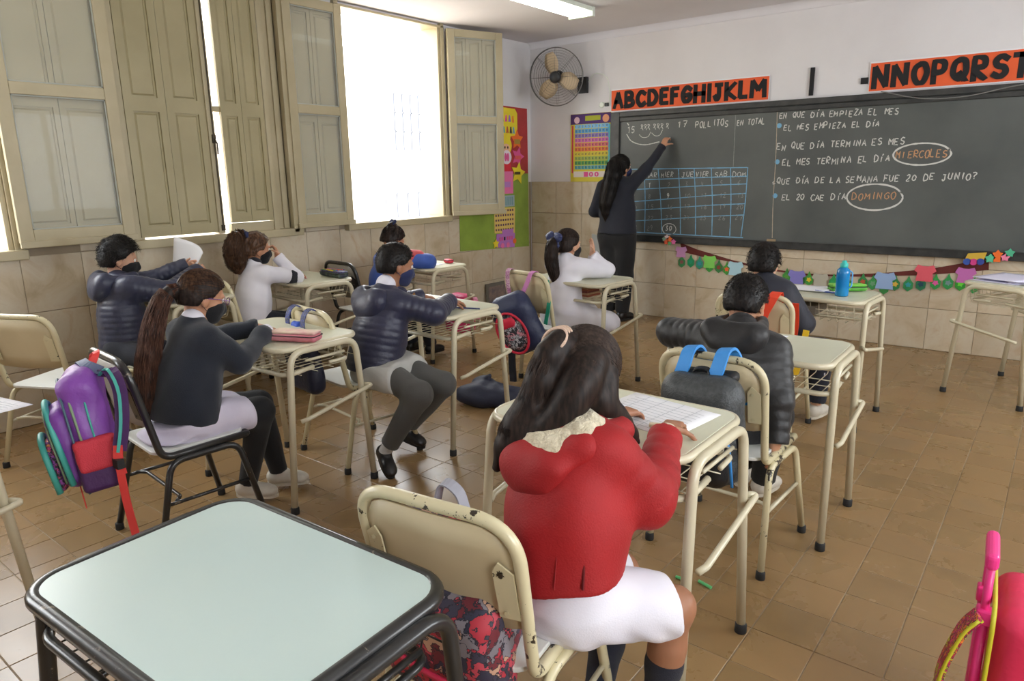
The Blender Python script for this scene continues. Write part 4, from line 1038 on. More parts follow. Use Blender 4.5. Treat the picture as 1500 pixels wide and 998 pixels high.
zlp = ([-.14, -.10, -.05, -.028, -.004, .025, .045, .07, .12], [-.055, -.055, -.045, -.040, -.005, .010, .045, .062, .068])
sd = hair_cap(Sdf(), H, R, 1.0, .012, zlp)
tail = [tie, tie+V3(-.005, -.060, -.02), tie+V3(-.01, -.115, -.13), tie+V3(-.005, -.165, -.29), tie+V3(0, -.195, -.43), tie+V3(.0, -.20, -.55)]
rr = (.020, .030, .042, .046, .036, .010); C = bez(tail, 10); sd.chain(C, np.interp(np.linspace(0, 1, 10), np.linspace(0, 1, 6), rr)*.85, .02)
hr_ = sdf_obj('hair', sd, .006, H_dark, e, org)
o = strands(lock(tail, rr, 700, 18, .004, 8, 14, .7), .0011, H_redbrown, 'ponytail', hr_, org); strands(scalp_to(H, R, 1, .0135, tie, 500, 3, zl=zlp), .0009, H_brown, 'loose_strands', hr_, org)
MB().tube([Vector(tie-org+R@V3(.020*math.cos(a), -.008, .020*math.sin(a))) for a in np.linspace(0, 2*PI, 14, endpoint=False)], .007, 8, closed=True).build('hair_tie', black_cloth, hr_, smooth=True)
add_mask(e, H, R, org, mask_black)
# glasses
mb = MB()
T = lambda *p: Vector(H+R@V3(*p)-org)
for q in (-1, 1):
    mb.tube([T(q*(.030+.021*math.cos(a)), .097, .006+.016*math.sin(a)) for a in np.linspace(0, 2*PI, 16, endpoint=False)], .0018, 6, closed=True); mb.tube([T(q*.051, .095, .010), T(q*.076, .04, .008), T(q*.077, -.01, .0)], .0018, 6)
mb.tube([T(-.010, .097, .008), T(.010, .097, .008)], .0018, 6); mb.build('glasses', mat('glasses_purple', srgb(120, 70, 130), .3), e)

# ---- boy by the wall holding a sheet of paper
P0, S0, H = V3(-4.38, 1.77, .53), V3(-4.41, 1.80, .885), V3(-4.44, 1.84, 1.035)
arms = [(V3(-4.27, 1.80, .885), V3(-4.20, 2.00, .83), V3(-4.25, 2.19, .915), V3(-.15, .9, .35), V3(-.9, 0, -.3), 1, (.6, .7, .5)),
        (V3(-4.53, 1.82, .885), V3(-4.52, 2.02, .86), V3(-4.42, 2.20, .94), V3(.2, .9, .3), V3(.9, 0, -.3), 1, (.6, .7, .5))]
arms[0] = arms[0][:5]+(1,)+arms[0][6:]; arms[1] = arms[1][:5]+(-1,)+arms[1][6:]
legs = [(V3(-4.32, 1.72, .51), V3(-4.06, 1.80, .46), V3(-4.05, 1.82, .085), V3(.9, .3, 0)), (V3(-4.34, 1.82, .51), V3(-4.10, 1.95, .46), V3(-4.06, 1.98, .085), V3(.9, .4, 0))]
e, R, org = person('wall boy', 'boy in slate-navy puffer and black mask at the far left, holding out a sheet', (-4.36, 1.76, 0), P0, S0, H, (-22, 12, 0), arms, legs, -12, 1.04, 'fair', .007)
J = jacket(e, org, puff_dusk, P0, S0, -12, arms, 1.04, .0065, .158, .128, .145, .10, hem=P0+V3(0, 0, -.035), hemn=V3(0, 0, -1), ra=(.068, .064, .050), quilt=(.034, .0036), wr=(.004, 30), seed=3, sleeve_end=.03)
hood(J, org, puff_dusk, S0+V3(0, 0, .02), -12, .105, .10, .055, .075)
trousers(e, org, dark_navy, P0, legs, 1.05, vox=.009)
for l in legs: shoe(e, org, shoe_black, sole_b, l[2], l[3], 1.05, vox=.008)
hr_ = sdf_obj('hair', hair_cap(Sdf(), H, R, 1.04, .014, top=.012), .006, H_black, e, org); strands(short_hairs(H, R, 1.04, .014, 1100, .030, top=.012), .0012, H_black, 'loose_strands', hr_, org)
add_mask(e, H, R, org, mask_black, 1.04)

# ---- curly-haired girl leaning on her hand
P0, S0, H = V3(-4.40, 2.64, .53), V3(-4.42, 2.70, .865), V3(-4.44, 2.75, 1.015)
arms = [(V3(-4.30, 2.72, .85), V3(-4.30, 2.95, .80), V3(-4.37, 2.87, .945), V3(-.25, -.1, .9), V3(-.4, -.9, -.1), 1, (.6, .9, .6)),
        (V3(-4.54, 2.72, .85), V3(-4.58, 2.92, .80), V3(-4.46, 3.02, .80), V3(.7, .6, 0), V3(0, 0, -1), 1)]
legs = [(V3(-4.33, 2.66, .51), V3(-4.26, 2.96, .46), V3(-4.27, 2.98, .085), V3(.1, 1, 0)), (V3(-4.48, 2.66, .51), V3(-4.45, 2.97, .46), V3(-4.46, 3.0, .085), V3(0, 1, 0))]
e, R, org = person('curly', 'girl with bushy curly hair in a white shirt, resting her cheek on her hand', (-4.40, 2.64, 0), P0, S0, H, (-14, 8, 6), arms, legs, -8, 1.0, 'tan', .007)
J = jacket(e, org, white_cloth, P0, S0, -8, arms, 1, .007, .150, .125, .128, .088, hem=P0+V3(0, 0, -.01), ra=(.058, .052, .037), wr=(.004, 30), seed=7, name='shirt')
trousers(e, org, dark_navy, P0, legs, 1.0, vox=.009)
for l in legs: shoe(e, org, shoe_black, sole_b, l[2], l[3], 1.0, vox=.009)
sd = Sdf(); sd.slab(S0+V3(0, 0, .02), S0+V3(0, .01, .045), (.064, .060), (.054, .052), V3(1, 0, 0), .01); sdf_obj('collar', sd, .006, navy_sock, J, org)
sd = Sdf(); a_, b_2 = arms[0][0], arms[0][1]; sd.cone(a_+(b_2-a_)*.80, a_+(b_2-a_)*.90, .058, .057, .01); sdf_obj('sleeve_band', sd, .006, navy_sock, J, org)
tie = H+R@V3(0, -.085, .070)
sd = hair_cap(Sdf(), H, R, 1.0, .014, zlp); tail = [tie, tie+V3(0, -.05, 0), tie+V3(0, -.085, -.08), tie+V3(.0, -.075, -.18), tie+V3(.0, -.05, -.235)]; rr = (.03, .06, .075, .070, .025)
sd.chain(bez(tail, 8), np.interp(np.linspace(0, 1, 8), np.linspace(0, 1, 5), rr)*.82, .02); sd.mod(wrinkle(.006, 130, 9)); hr_ = sdf_obj('hair', sd, .007, H_brown, e, org)
strands(lock(tail, rr, 420, 22, .008, 8, 60, .75), .0016, H_brown, 'curls', hr_, org); bow(e, org, tie+R@V3(0, 0, .015), R, mask_blue, 1.2, hr_)
add_mask(e, H, R, org, mask_black)

# ---- boy in navy puffer at the middle desk
P0, S0, H = V3(-2.80, 2.36, .53), V3(-2.80, 2.46, .865), V3(-2.79, 2.54, 1.035)
arms = [(V3(-2.67, 2.46, .84), V3(-2.56, 2.58, .79), V3(-2.665, 2.80, .805), V3(.1, .95, -.1), V3(0, 0, -1), -1, (.35, .4, .3)),
        (V3(-2.93, 2.49, .85), V3(-3.00, 2.66, .79), V3(-2.92, 2.84, .80), V3(.5, .8, -.1), V3(0, 0, -1), 1, (.5, .6, .4))]
legs = [(V3(-2.72, 2.33, .51), V3(-2.42, 2.31, .44), V3(-2.62, 2.24, .11), V3(.75, -.35, -.38)), (V3(-2.74, 2.44, .51), V3(-2.44, 2.50, .44), V3(-2.76, 2.52, .12), V3(.8, .3, -.3))]
e, R, org = person('mid boy', 'boy in navy puffer jacket, grey trousers and white socks sitting sideways at the middle desk', (-2.80, 2.36, 0), P0, S0, H, (-22, 14, 0), arms, legs, -14, 1.03, 'brown', .006)
J = jacket(e, org, puff_navy, P0, S0, -14, arms, 1.03, .006, .162, .140, .146, .105, hem=P0+V3(0, 0, .0), hemn=V3(.1, .1, -1), belly=1.02, ra=(.068, .062, .046), quilt=(.036, .0036), wr=(.004, 30), seed=13)
hood(J, org, puff_navy, S0+V3(-.005, 0, .0), -14, .105, .11, .055, .075)
sd = Sdf(); sd.slab(P0-V3(0, .0, .04), P0+V3(0, 0, .0), (.150, .128), (.14, .12), rotmat(-30)[:, 0], .03)
for l in legs: sd.cone(l[0]+V3(0, 0, .008), l[0]+(l[1]-l[0])*.5+V3(0, 0, .006), .104, .090, .05)
sd.cut(lambda P: P[:, 2]-.42, .012); sd.halfspace(P0+V3(0, 0, .025), V3(-.1, -.1, 1), .004); sd.halfspace(V3(-2.57, 2.36, .5), V3(1, .1, .2), .012); sd.mod(wrinkle(.004, 34, 8)); sdf_obj('tunic_hem', sd, .007, cloth('tunic_grey_white', 196, 196, 192, .85), e, org)
trousers(e, org, grey_cloth, P0, legs, 1.0, vox=.0065, to=.86, r=(.080, .064, .050), wr=(.003, 30))
for l in legs: sock(e, org, white_sock, l, f0=.80, r=(.036, .033), vox=.005); shoe(e, org, shoe_black, sole_b, l[2], l[3], 1.0, vox=.0055)
sd = Sdf(); sd.slab(S0+V3(0, .0, .03), S0+V3(0, .01, .075), (.066, .060), (.056, .052), rotmat(-20)[:, 0], .01); sdf_obj('collar', sd, .006, white_cloth, e, org)
hr_ = sdf_obj('hair', hair_cap(Sdf(), H, R, 1.03, .009), .006, H_black, e, org); strands(short_hairs(H, R, 1.03, .009, 1000, .014), .0011, H_black, 'loose_strands', hr_, org)
add_mask(e, H, R, org, mask_blue, 1.03)

# ---- child in royal blue slumped over a desk
P0, S0, H = V3(-4.26, 3.72, .53), V3(-4.26, 3.80, .85), V3(-4.27, 3.87, .99)
arms = [(V3(-4.14, 3.82, .845), V3(-4.03, 4.02, .815), V3(-4.17, 4.12, .81), V3(-.8, .5, 0), V3(0, 0, -1), 1), (V3(-4.38, 3.83, .83), V3(-4.43, 4.00, .80), V3(-4.30, 4.12, .80), V3(.8, .5, 0), V3(0, 0, -1), 1)]
legs = [(V3(-4.19, 3.74, .51), V3(-4.14, 4.02, .46), V3(-4.12, 4.10, .085), V3(.1, 1, 0)), (V3(-4.33, 3.74, .51), V3(-4.32, 4.04, .46), V3(-4.33, 4.08, .085), V3(0, 1, 0))]
e, R, org = person('blue', 'child in royal blue jacket, dark hair tied up, leaning on a desk by the window', (-4.26, 3.72, 0), P0, S0, H, (-10, 30, 0), arms, legs, -6, 1.0, 'tan', .008)
J = jacket(e, org, royal, P0, S0, -6, arms, 1, .008, .15, .12, .14, .09, hem=P0+V3(0, 0, -.01), ra=(.066, .060, .048), wr=(.004, 30), seed=17)
sd = Sdf(); sd.cone(arms[0][0]+V3(.01, .02, .005), arms[0][0]+(arms[0][1]-arms[0][0])*.6+V3(-.02, .02, .02), .078, .066, .02); sdf_obj('pink_yoke', sd, .007, pinkred, J, org)
trousers(e, org, dark_navy, P0, legs, 1.0, vox=.01)
for l in legs: shoe(e, org, shoe_black, sole_b, l[2], l[3], 1.0, vox=.009)
tie = H+R@V3(0, -.05, .10); sd = hair_cap(Sdf(), H, R, 1.0, .014, zlp); sd.ell(tie+V3(0, -.01, .01), V3(.032, .032, .026), None, .02); sd.mod(wrinkle(.004, 120, 9)); hr_ = sdf_obj('hair', sd, .007, H_dark, e, org)
strands(scalp_to(H, R, 1, .015, tie, 300, 3, zl=zlp), .0012, H_dark, 'loose_strands', hr_, org); bow(e, org, tie+V3(0, 0, .03), R, mask_blue, .8, hr_)

# ---- child in the white coat
P0, S0, H = V3(-2.76, 4.06, .53), V3(-2.76, 4.11, .865), V3(-2.765, 4.15, 1.00)
arms = [(V3(-2.65, 4.12, .85), V3(-2.56, 4.33, .815), V3(-2.63, 4.26, .925), V3(-.15, .1, .95), V3(-.5, -.8, 0), 1, (.1, .15, .1)),
        (V3(-2.88, 4.14, .85), V3(-2.93, 4.34, .815), V3(-2.84, 4.27, .925), V3(.15, 0, .95), V3(.5, -.8, 0), -1, (.3, .4, .3))]
legs = [(V3(-2.70, 4.07, .51), V3(-2.45, 4.16, .47), V3(-2.47, 4.12, .09), V3(.5, .8, 0)), (V3(-2.83, 4.08, .51), V3(-2.72, 4.35, .47), V3(-2.72, 4.30, .09), V3(.1, 1, 0))]
e, R, org = person('white', 'child in a white coat with a ribboned dark ponytail, hands raised to the face', (-2.76, 4.06, 0), P0, S0, H, (-16, 4, 0), arms, legs, -12, 1.0, 'fair', .0065)
def coat(sd):
    for l in legs: sd.cone(l[0], l[1], .092, .088, .06)
J = jacket(e, org, white_cloth, P0, S0, -12, arms, 1, .007, .155, .125, .13, .085, hem=V3(0, 0, .40), hemn=V3(0, 0, -1), ra=(.062, .060, .042), wr=(.009, 26), extra=coat, seed=19, name='coat')
for l in legs: shoe(e, org, shoe_black, sole_b, l[2], l[3], 1.0, vox=.008)
for l in legs: sock(e, org, navy_sock, l, f0=.2, r=(.047, .034), vox=.008)
tie = H+R@V3(-.01, -.100, .035); sd = hair_cap(Sdf(), H, R, 1.0, .012, zlp)
tail = [tie, tie+V3(0, -.05, -.03), tie+V3(0, -.065, -.14), tie+V3(.02, -.045, -.25), tie+V3(.03, -.035, -.33)]; rr = (.026, .042, .048, .040, .012)
sd.chain(bez(tail, 8), np.interp(np.linspace(0, 1, 8), np.linspace(0, 1, 5), rr)*.88, .02); hr_ = sdf_obj('hair', sd, .0065, H_dark, e, org)
strands(lock(tail, rr, 420, 14, .003, 8, 14, .7)+scalp_to(H, R, 1, .0135, tie, 400, 3, zl=zlp), .0013, H_strand, 'loose_strands', hr_, org); bow(e, org, tie+R@V3(0, -.02, .01), R, mat('ribbon_navy', srgb(44, 54, 96), .5), 1.5, hr_)
add_mask(e, H, R, org, mask_black)

# ---- teacher at the chalkboard
P0, S0, H = V3(-3.57, 6.24, .90), V3(-3.565, 6.24, 1.375), V3(-3.555, 6.27, 1.535)
arms = [(V3(-3.43, 6.26, 1.375), V3(-3.35, 6.41, 1.52), V3(-3.255, 6.545, 1.735), V3(.25, .35, .85), V3(.1, .9, -.3), -1, (.5, .9, .7)),
        (V3(-3.73, 6.22, 1.355), V3(-3.81, 6.20, 1.11), V3(-3.70, 6.42, 1.06), V3(.5, .85, .1), V3(.8, -.3, 0), 1, (.5, .6, .5))]
legs = [(V3(-3.49, 6.24, .86), V3(-3.48, 6.26, .47), V3(-3.50, 6.25, .085), V3(.2, 1, 0)), (V3(-3.65, 6.24, .86), V3(-3.63, 6.25, .47), V3(-3.65, 6.22, .085), V3(-.25, 1, 0))]
e, R, org = person('teacher', 'woman with long black hair in dark clothes writing high on the chalkboard', (-3.57, 6.24, 0), P0, S0, H, (-18, -4, 0), arms, legs, 0, 1.12, 'tan', .007)
J = jacket(e, org, dark_navy, P0, S0, 0, arms, 1.0, .008, .205, .165, .165, .125, hem=P0+V3(0, 0, .0), hemn=V3(0, 0, -1), ra=(.070, .055, .036), wr=(.005, 22), belly=.96, seed=23, name='sweater')
trousers(e, org, black_cloth, P0, legs, 1.0, .009, (.125, .085, .072), pel=(.185, .15), yaw=0)
for l in legs: shoe(e, org, shoe_black, sole_b, l[2], l[3], 1.25, vox=.008)
zt = ([-.14, -.10, -.05, -.02, .01, .04, .06, .12], [-.10, -.10, -.09, -.07, -.04, .01, .055, .07])
sd = hair_cap(Sdf(), H, R, 1.12, .014, zt); c = H+R@V3(0, -.08, .05)
tail = [c, H+V3(-.01, -.125, -.05), V3(-3.60, 6.13, 1.32), V3(-3.62, 6.11, 1.18), V3(-3.62, 6.11, 1.02)]; rr = (.07, .085, .09, .075, .02)
sd.chain(bez(tail, 8), np.interp(np.linspace(0, 1, 8), np.linspace(0, 1, 5), rr)*.9, .03); hr_ = sdf_obj('hair', sd, .008, H_black, e, org)
strands(lock(tail, rr, 400, 14, .003, 8, 9, .8)+scalp_to(H, R, 1.12, .015, c, 300, 4, zl=zt), .0016, H_black, 'loose_strands', hr_, org)
add_mask(e, H, R, org, mask_blue, 1.12)
w = arms[0][2]; o = MB().tube([(w[0]+.035, w[1]+.07, w[2]+.075), (w[0]+.04, w[1]+.112, w[2]+.10)], .005, 8).build('chalk_stick', chalk); tag(o, 'stick of white chalk in the writing hand at the board', 'chalk')

# ---- boy nearest the chalkboard
P0, S0, H = V3(-1.33, 4.04, .53), V3(-1.37, 4.12, .835), V3(-1.39, 4.17, .955)
arms = [(V3(-1.235, 4.12, .80), V3(-1.15, 4.18, .62), V3(-1.20, 4.30, .565), V3(-.3, .9, 0), V3(0, 0, -1), -1), (V3(-1.50, 4.13, .80), V3(-1.53, 4.27, .775), V3(-1.42, 4.42, .80), V3(.3, .9, 0), V3(0, 0, -1), 1)]
legs = [(V3(-1.25, 4.06, .51), V3(-1.06, 4.34, .44), V3(-1.07, 4.33, .085), V3(.2, 1, 0)), (V3(-1.40, 4.06, .51), V3(-1.36, 4.34, .46), V3(-1.36, 4.36, .085), V3(0, 1, 0))]
e, R, org = person('far boy', 'boy with spiky black hair and dark jacket seated at the desk with the water bottle', (-1.33, 4.04, 0), P0, S0, H, (6, 16, 0), arms, legs, 0, 1.04, 'fair', .0075)
J = jacket(e, org, cloth('jacket_ink_blue', 24, 27, 42, .6), P0, S0, 0, arms, 1.04, .0075, .15, .12, .155, .10, hem=P0, ra=(.072, .064, .05), wr=(.006, 26), seed=29)
trousers(e, org, dark_navy, P0, legs, 1.0, vox=.009, r=(.085, .068, .055), to=.9)
MB().box(-1.052, -1.022, 4.285, 4.29, .30, .318).build('logo_patch', white_cloth, None).parent = e
bpy.data.objects['logo_patch'].location = (1.33, -4.04, 0)
for l in legs: shoe(e, org, shoe_white, sole_m, l[2], l[3], 1.05, vox=.007)
hr_ = sdf_obj('hair', hair_cap(Sdf(), H, R, 1.04, .013, top=.006), .007, H_black, e, org); strands(short_hairs(H, R, 1.04, .013, 700, .028), .0014, H_black, 'loose_strands', hr_, org)

# ---- boy in the black puffer
P0, S0, H = V3(-.975, 2.62, .53), V3(-.995, 2.75, .835), V3(-1.01, 2.84, .965)
arms = [(V3(-.855, 2.75, .80), V3(-.805, 2.68, .62), V3(-.785, 2.63, .475), V3(.02, -.1, -1), V3(-1, .1, 0), 1, (.15, .5, .4)),
        (V3(-1.13, 2.76, .81), V3(-1.335, 2.83, .80), V3(-1.20, 3.00, .80), V3(.6, .8, 0), V3(0, 0, -1), 1)]
legs = [(V3(-.90, 2.66, .51), V3(-.89, 2.96, .46), V3(-.97, 3.10, .085), V3(.2, 1, 0)), (V3(-1.05, 2.66, .51), V3(-1.05, 2.96, .46), V3(-1.09, 3.16, .085), V3(-.1, 1, 0))]
e, R, org = person('black boy', 'boy with cropped black hair in a black puffer jacket, one hand gripping his chair seat', (-.975, 2.62, 0), P0, S0, H, (-2, 26, 0), arms, legs, 2, 1.03, 'tan', .0052)
J = jacket(e, org, puff_black, P0, S0, 2, arms, 1.03, .006, .15, .125, .15, .10, hem=P0+V3(0, 0, -.02), ra=(.070, .060, .044), quilt=(.040, .0034), collar=.066, wr=(.004, 30), seed=31)
hood(J, org, puff_black, S0+V3(0, 0, .030), 0, .080, .115, .048, .060)
trousers(e, org, black_cloth, P0, legs, 1.03, vox=.008, r=(.085, .066, .052))
for l in legs: shoe(e, org, shoe_white, sole_m, l[2], l[3], 1.05, vox=.006)
hr_ = sdf_obj('hair', hair_cap(Sdf(), H, R, 1.03, .010), .0055, H_black, e, org); strands(short_hairs(H, R, 1.03, .010, 1600, .012), .001, H_black, 'loose_strands', hr_, org)
# ================================================================== THINGS ON THE WALLS
YW = YB-.001          # face of the wainscot
def flat_mat(name, r, g, b, rough=.75): return mat('card_'+name, srgb(r, g, b), rough)
def plate(outline, y0, y1, m, name, parent=None, axis='y'):
    """flat shape standing on the back wall (axis y: outline is x,z) or on the left wall (axis x: outline is y,z)"""
    if axis == 'y': tf = lambda v: Vector((v.x, v.z, v.y))
    else: tf = lambda v: Vector((v.z, v.x, v.y))
    return MB().prism(outline, y0, y1, tf).build(name, m, parent)
def star(cx, cz, r, n=5, q=.5, rot=0): return [(cx+(r if k % 2 == 0 else r*q)*math.sin(rot+PI*k/n), cz+(r if k % 2 == 0 else r*q)*math.cos(rot+PI*k/n)) for k in range(2*n)]
def disc(cx, cz, rx, rz=None, n=18): return [(cx+rx*math.cos(2*PI*k/n), cz+(rz or rx)*math.sin(2*PI*k/n)) for k in range(n)]
def rc(cx, cz, w, h): return [(cx-w/2, cz-h/2), (cx+w/2, cz-h/2), (cx+w/2, cz+h/2), (cx-w/2, cz+h/2)]
# ---- chalkboard
BX0, BX1, BZ0, BZ1 = -3.885, .60, .785, 2.095
board = empty('chalkboard', (0, 0, 0), 0, 'long dark chalkboard covered in chalk writing on the back wall', 'chalkboard')
MB().box(BX0+.05, BX1-.05, YB-.030, YB-.0085, BZ0+.05, BZ1-.05).build('slate', slate, board)
def fr(*b):
    o = MB().box(*b).build('board_frame', board_frame, board); bevel(o, .006); return o
fr(BX0, BX0+.105, YB-.055, YB-.0085, BZ0, BZ1); fr(BX1-.105, BX1, YB-.055, YB-.0085, BZ0, BZ1)
fr(BX0+.10, BX1-.10, YB-.052, YB-.0085, BZ1-.050, BZ1); fr(BX0+.10, BX1-.10, YB-.044, YB-.0085, BZ1-.095, BZ1-.053); fr(BX0+.10, BX1-.10, YB-.050, YB-.0085, BZ0, BZ0+.065)
MB().box(BX0+.1, BX1-.1, YB-.060, YB-.048, BZ0+.060, BZ0+.070).build('board_ledge', board_frame, board)
YC = YB-.0315
chalk_d2 = mat('chalk_pale_tan', srgb(176, 164, 146), .95)
G = {  # single-stroke capitals on a unit cell
 'A': [[(0, 0), (.5, 1), (1, 0)], [(.2, .38), (.8, .38)]], 'B': [[(0, 0), (0, 1), (.7, .93), (.75, .65), (.1, .52), (.85, .4), (.85, .1), (0, 0)]], 'C': [[(.95, .85), (.5, 1), (.08, .7), (.08, .3), (.5, 0), (.95, .15)]],
 'D': [[(0, 0), (0, 1), (.65, .9), (.95, .5), (.65, .1), (0, 0)]], 'E': [[(.9, 1), (0, 1), (0, 0), (.9, 0)], [(0, .52), (.7, .52)]], 'F': [[(.9, 1), (0, 1), (0, 0)], [(0, .52), (.7, .52)]],
 'G': [[(.95, .85), (.5, 1), (.05, .6), (.2, .1), (.6, 0), (.95, .2), (.95, .45), (.6, .45)]], 'H': [[(0, 0), (0, 1)], [(1, 0), (1, 1)], [(0, .5), (1, .5)]], 'I': [[(.5, 0), (.5, 1)]], 'Í': [[(.5, 0), (.5, .85)], [(.5, 1.05), (.8, 1.3)]],
 'J': [[(.2, 1), (.9, 1)], [(.6, 1), (.6, .2), (.3, 0), (.05, .2)]], 'L': [[(0, 1), (0, 0), (.85, 0)]], 'M': [[(0, 0), (.05, 1), (.5, .4), (.95, 1), (1, 0)]], 'N': [[(0, 0), (0, 1), (.9, 0), (.9, 1)]],
 'O': [[(.5, 1), (.1, .8), (.02, .4), (.35, 0), (.75, .05), (.97, .5), (.8, .9), (.5, 1)]], 'P': [[(0, 0), (0, 1), (.75, .95), (.85, .65), (.6, .48), (0, .45)]], 'Q': [[(.5, 1), (.1, .8), (.05, .3), (.5, .05), (.9, .3), (.85, .85), (.5, 1)], [(.5, .3), (.95, -.08)]],
 'R': [[(0, 0), (0, 1), (.75, .93), (.75, .58), (0, .48), (.85, 0)]], 'S': [[(.9, .88), (.5, 1), (.1, .8), (.25, .55), (.75, .45), (.9, .2), (.5, 0), (.05, .12)]], 'T': [[(0, 1), (1, 1)], [(.5, 1), (.5, 0)]], 'U': [[(0, 1), (.03, .3), (.4, 0), (.8, .15), (.9, 1)]],
 'V': [[(0, 1), (.5, 0), (1, 1)]], 'Z': [[(0, 1), (.9, 1), (0, 0), (.9, 0)]], '0': [[(.5, 1), (.1, .7), (.1, .3), (.5, 0), (.9, .3), (.9, .7), (.5, 1)]], '1': [[(.25, .75), (.55, 1), (.55, 0)]], '2': [[(.1, .8), (.5, 1), (.85, .75), (.1, 0), (.9, 0)]],
 '3': [[(.1, .95), (.8, .95), (.4, .58), (.85, .35), (.6, 0), (.1, .08)]], '4': [[(.2, 1), (.05, .45), (.8, .45)], [(.7, .8), (.65, 0)]], '5': [[(.85, 1), (.2, 1), (.15, .6), (.7, .6), (.85, .25), (.5, 0), (.1, .08)]], '6': [[(.8, 1), (.2, .6), (.1, .2), (.5, 0), (.85, .25), (.5, .5), (.15, .3)]],
 '7': [[(.05, 1), (.9, 1), (.4, 0)], [(.25, .5), (.8, .5)]], '8': [[(.5, .52), (.15, .78), (.5, 1), (.85, .78), (.5, .52), (.1, .25), (.5, 0), (.9, .25), (.5, .52)]], '9': [[(.85, .65), (.5, .5), (.15, .75), (.5, 1), (.85, .75), (.8, .4), (.6, 0)]],
 '?': [[(.1, .8), (.5, 1), (.85, .75), (.5, .45), (.5, .25)], [(.5, .05), (.5, 0)]], '¿': [[(.9, .2), (.5, 0), (.15, .25), (.5, .55), (.5, .75)], [(.5, .95), (.5, 1)]], 'K': [[(0, 0), (0, 1)], [(.9, 1), (.05, .45), (.95, 0)]], 'W': [[(0, 1), (.25, 0), (.5, .8), (.75, 0), (1, 1)]], 'X': [[(0, 0), (1, 1)], [(0, 1), (1, 0)]], 'Y': [[(0, 1), (.5, .5), (1, 1)], [(.5, .5), (.5, 0)]], 'u': [[(0, .7), (0, .2), (.4, 0), (.8, .2), (.8, .7)]]}
def chalk_ribbon(mb, P, w):
    """flat chalk line on the board with a slightly ragged width"""
    n = len(P)
    L_, R_ = [], []
    for i, p in enumerate(P):
        a, b = P[max(i-1, 0)], P[min(i+1, n-1)]; t = Vector((b[0]-a[0], b[1]-a[1])); t = t.normalized() if t.length > 1e-6 else Vector((1, 0))
        ww = w*rnd.uniform(.7, 1.15)/2; L_.append((p[0]-t.y*ww, YC, p[1]+t.x*ww)); R_.append((p[0]+t.y*ww, YC, p[1]-t.x*ww))
    mb.add(L_+R_, [(i, i+1, n+i+1, n+i) for i in range(n-1)])
def write(text, x0, z0, x1, z1, h, m, name, w=.0085, jit=.006):
    """handwriting between (x0,z0) and (x1,z1) on the board"""
    mb = MB(); n = len(text); cw = (x1-x0)/n
    for i, ch in enumerate(text):
        if ch == ' ': continue
        t = i/n; ox = x0+cw*i+rnd.gauss(0, jit*.5); oz = z0+(z1-z0)*t+rnd.gauss(0, jit*.6); hh = h*rnd.uniform(.9, 1.1); ww = cw*.70
        if ch == '•':
            V = [(ox+cw*.3+.022*math.cos(a), YC, oz+h*.5+.022*math.sin(a)) for a in np.linspace(0, 2*PI, 12, endpoint=False)]; mb.add(V, [tuple(range(11, -1, -1))]); continue
        for st in G.get(ch, []):
            P = bez([(x, y, 0) for x, y in st], max(4, 5*(len(st)-1))) if len(st) > 3 and ch in 'BCDGOPQRSUJ023568?9¿' else np.array([(st[j][0]+(st[j+1][0]-st[j][0])*u, st[j][1]+(st[j+1][1]-st[j][1])*u, 0) for j in range(len(st)-1) for u in (0, .5)]+[(*st[-1], 0)])
            chalk_ribbon(mb, [(ox+p[0]*ww+p[1]*.004+rnd.gauss(0, .0012), oz+p[1]*hh+rnd.gauss(0, .0012)) for p in P], w)
    o = mb.build(name, m, board)
    if len(text) > 1: o['kind'] = 'stuff'
    return o
write('EN QUE DÍA EMPIEZA EL MES', -2.165, 1.945, -1.20, 1.925, .045, chalk, 'chalk_writing')
write('•', -2.175, 1.858, -2.13, 1.858, .05, chalk_b, 'chalk_bullet'); write('EL MES EMPIEZA EL DÍA', -2.115, 1.838, -1.33, 1.838, .045, chalk, 'chalk_writing')
write('EN QUE DÍA TERMINA ES MES', -2.165, 1.672, -1.13, 1.688, .05, chalk, 'chalk_writing')
write('•', -2.165, 1.548, -2.12, 1.548, .05, chalk_b, 'chalk_bullet'); write('EL MES TERMINA EL DÍA', -2.105, 1.532, -1.23, 1.553, .05, chalk, 'chalk_writing')
write('MIERCOLES', -1.195, 1.575, -.82, 1.578, .055, chalk_o, 'chalk_writing', .008)
write('¿QUE DÍA DE LA SEMANA FUE 20 DE JUNIO?', -2.185, 1.370, -.60, 1.405, .05, chalk, 'chalk_writing')
write('•', -2.165, 1.238, -2.12, 1.238, .05, chalk_b, 'chalk_bullet'); write('EL 20 CAE DÍA', -2.09, 1.228, -1.54, 1.232, .05, chalk, 'chalk_writing')
write('DOMINGO', -1.50, 1.235, -1.15, 1.245, .055, chalk_o, 'chalk_writing', .008)
write('15', -3.70, 1.880, -3.60, 1.885, .06, chalk, 'chalk_writing'); write('17', -3.15, 1.915, -3.02, 1.92, .06, chalk, 'chalk_writing')
write('POLLITOS', -2.955, 1.90, -2.62, 1.905, .055, chalk, 'chalk_writing'); write('EN TOTAL', -2.55, 1.90, -2.28, 1.905, .048, chalk, 'chalk_writing')
def stroke(pts, w, m, name='chalk_line', n=40, lo=False):
    P = bez([(x, z, 0) for x, z in pts], n); mb = MB(); chalk_ribbon(mb, [(p[0], p[1]) for p in P], w); return mb.build(name, m, board)
def oval(cx, cz, rx, rz, w, m=chalk, rot=0): return stroke([(cx+rx*math.cos(a+.3), cz+rz*math.sin(a+.3)) for a in np.linspace(0, 2*PI+.15, 14)], w, m, 'chalk_ring', 60)
oval(-1.01, 1.603, .205, .085, .014); oval(-1.325, 1.26, .215, .108, .014)
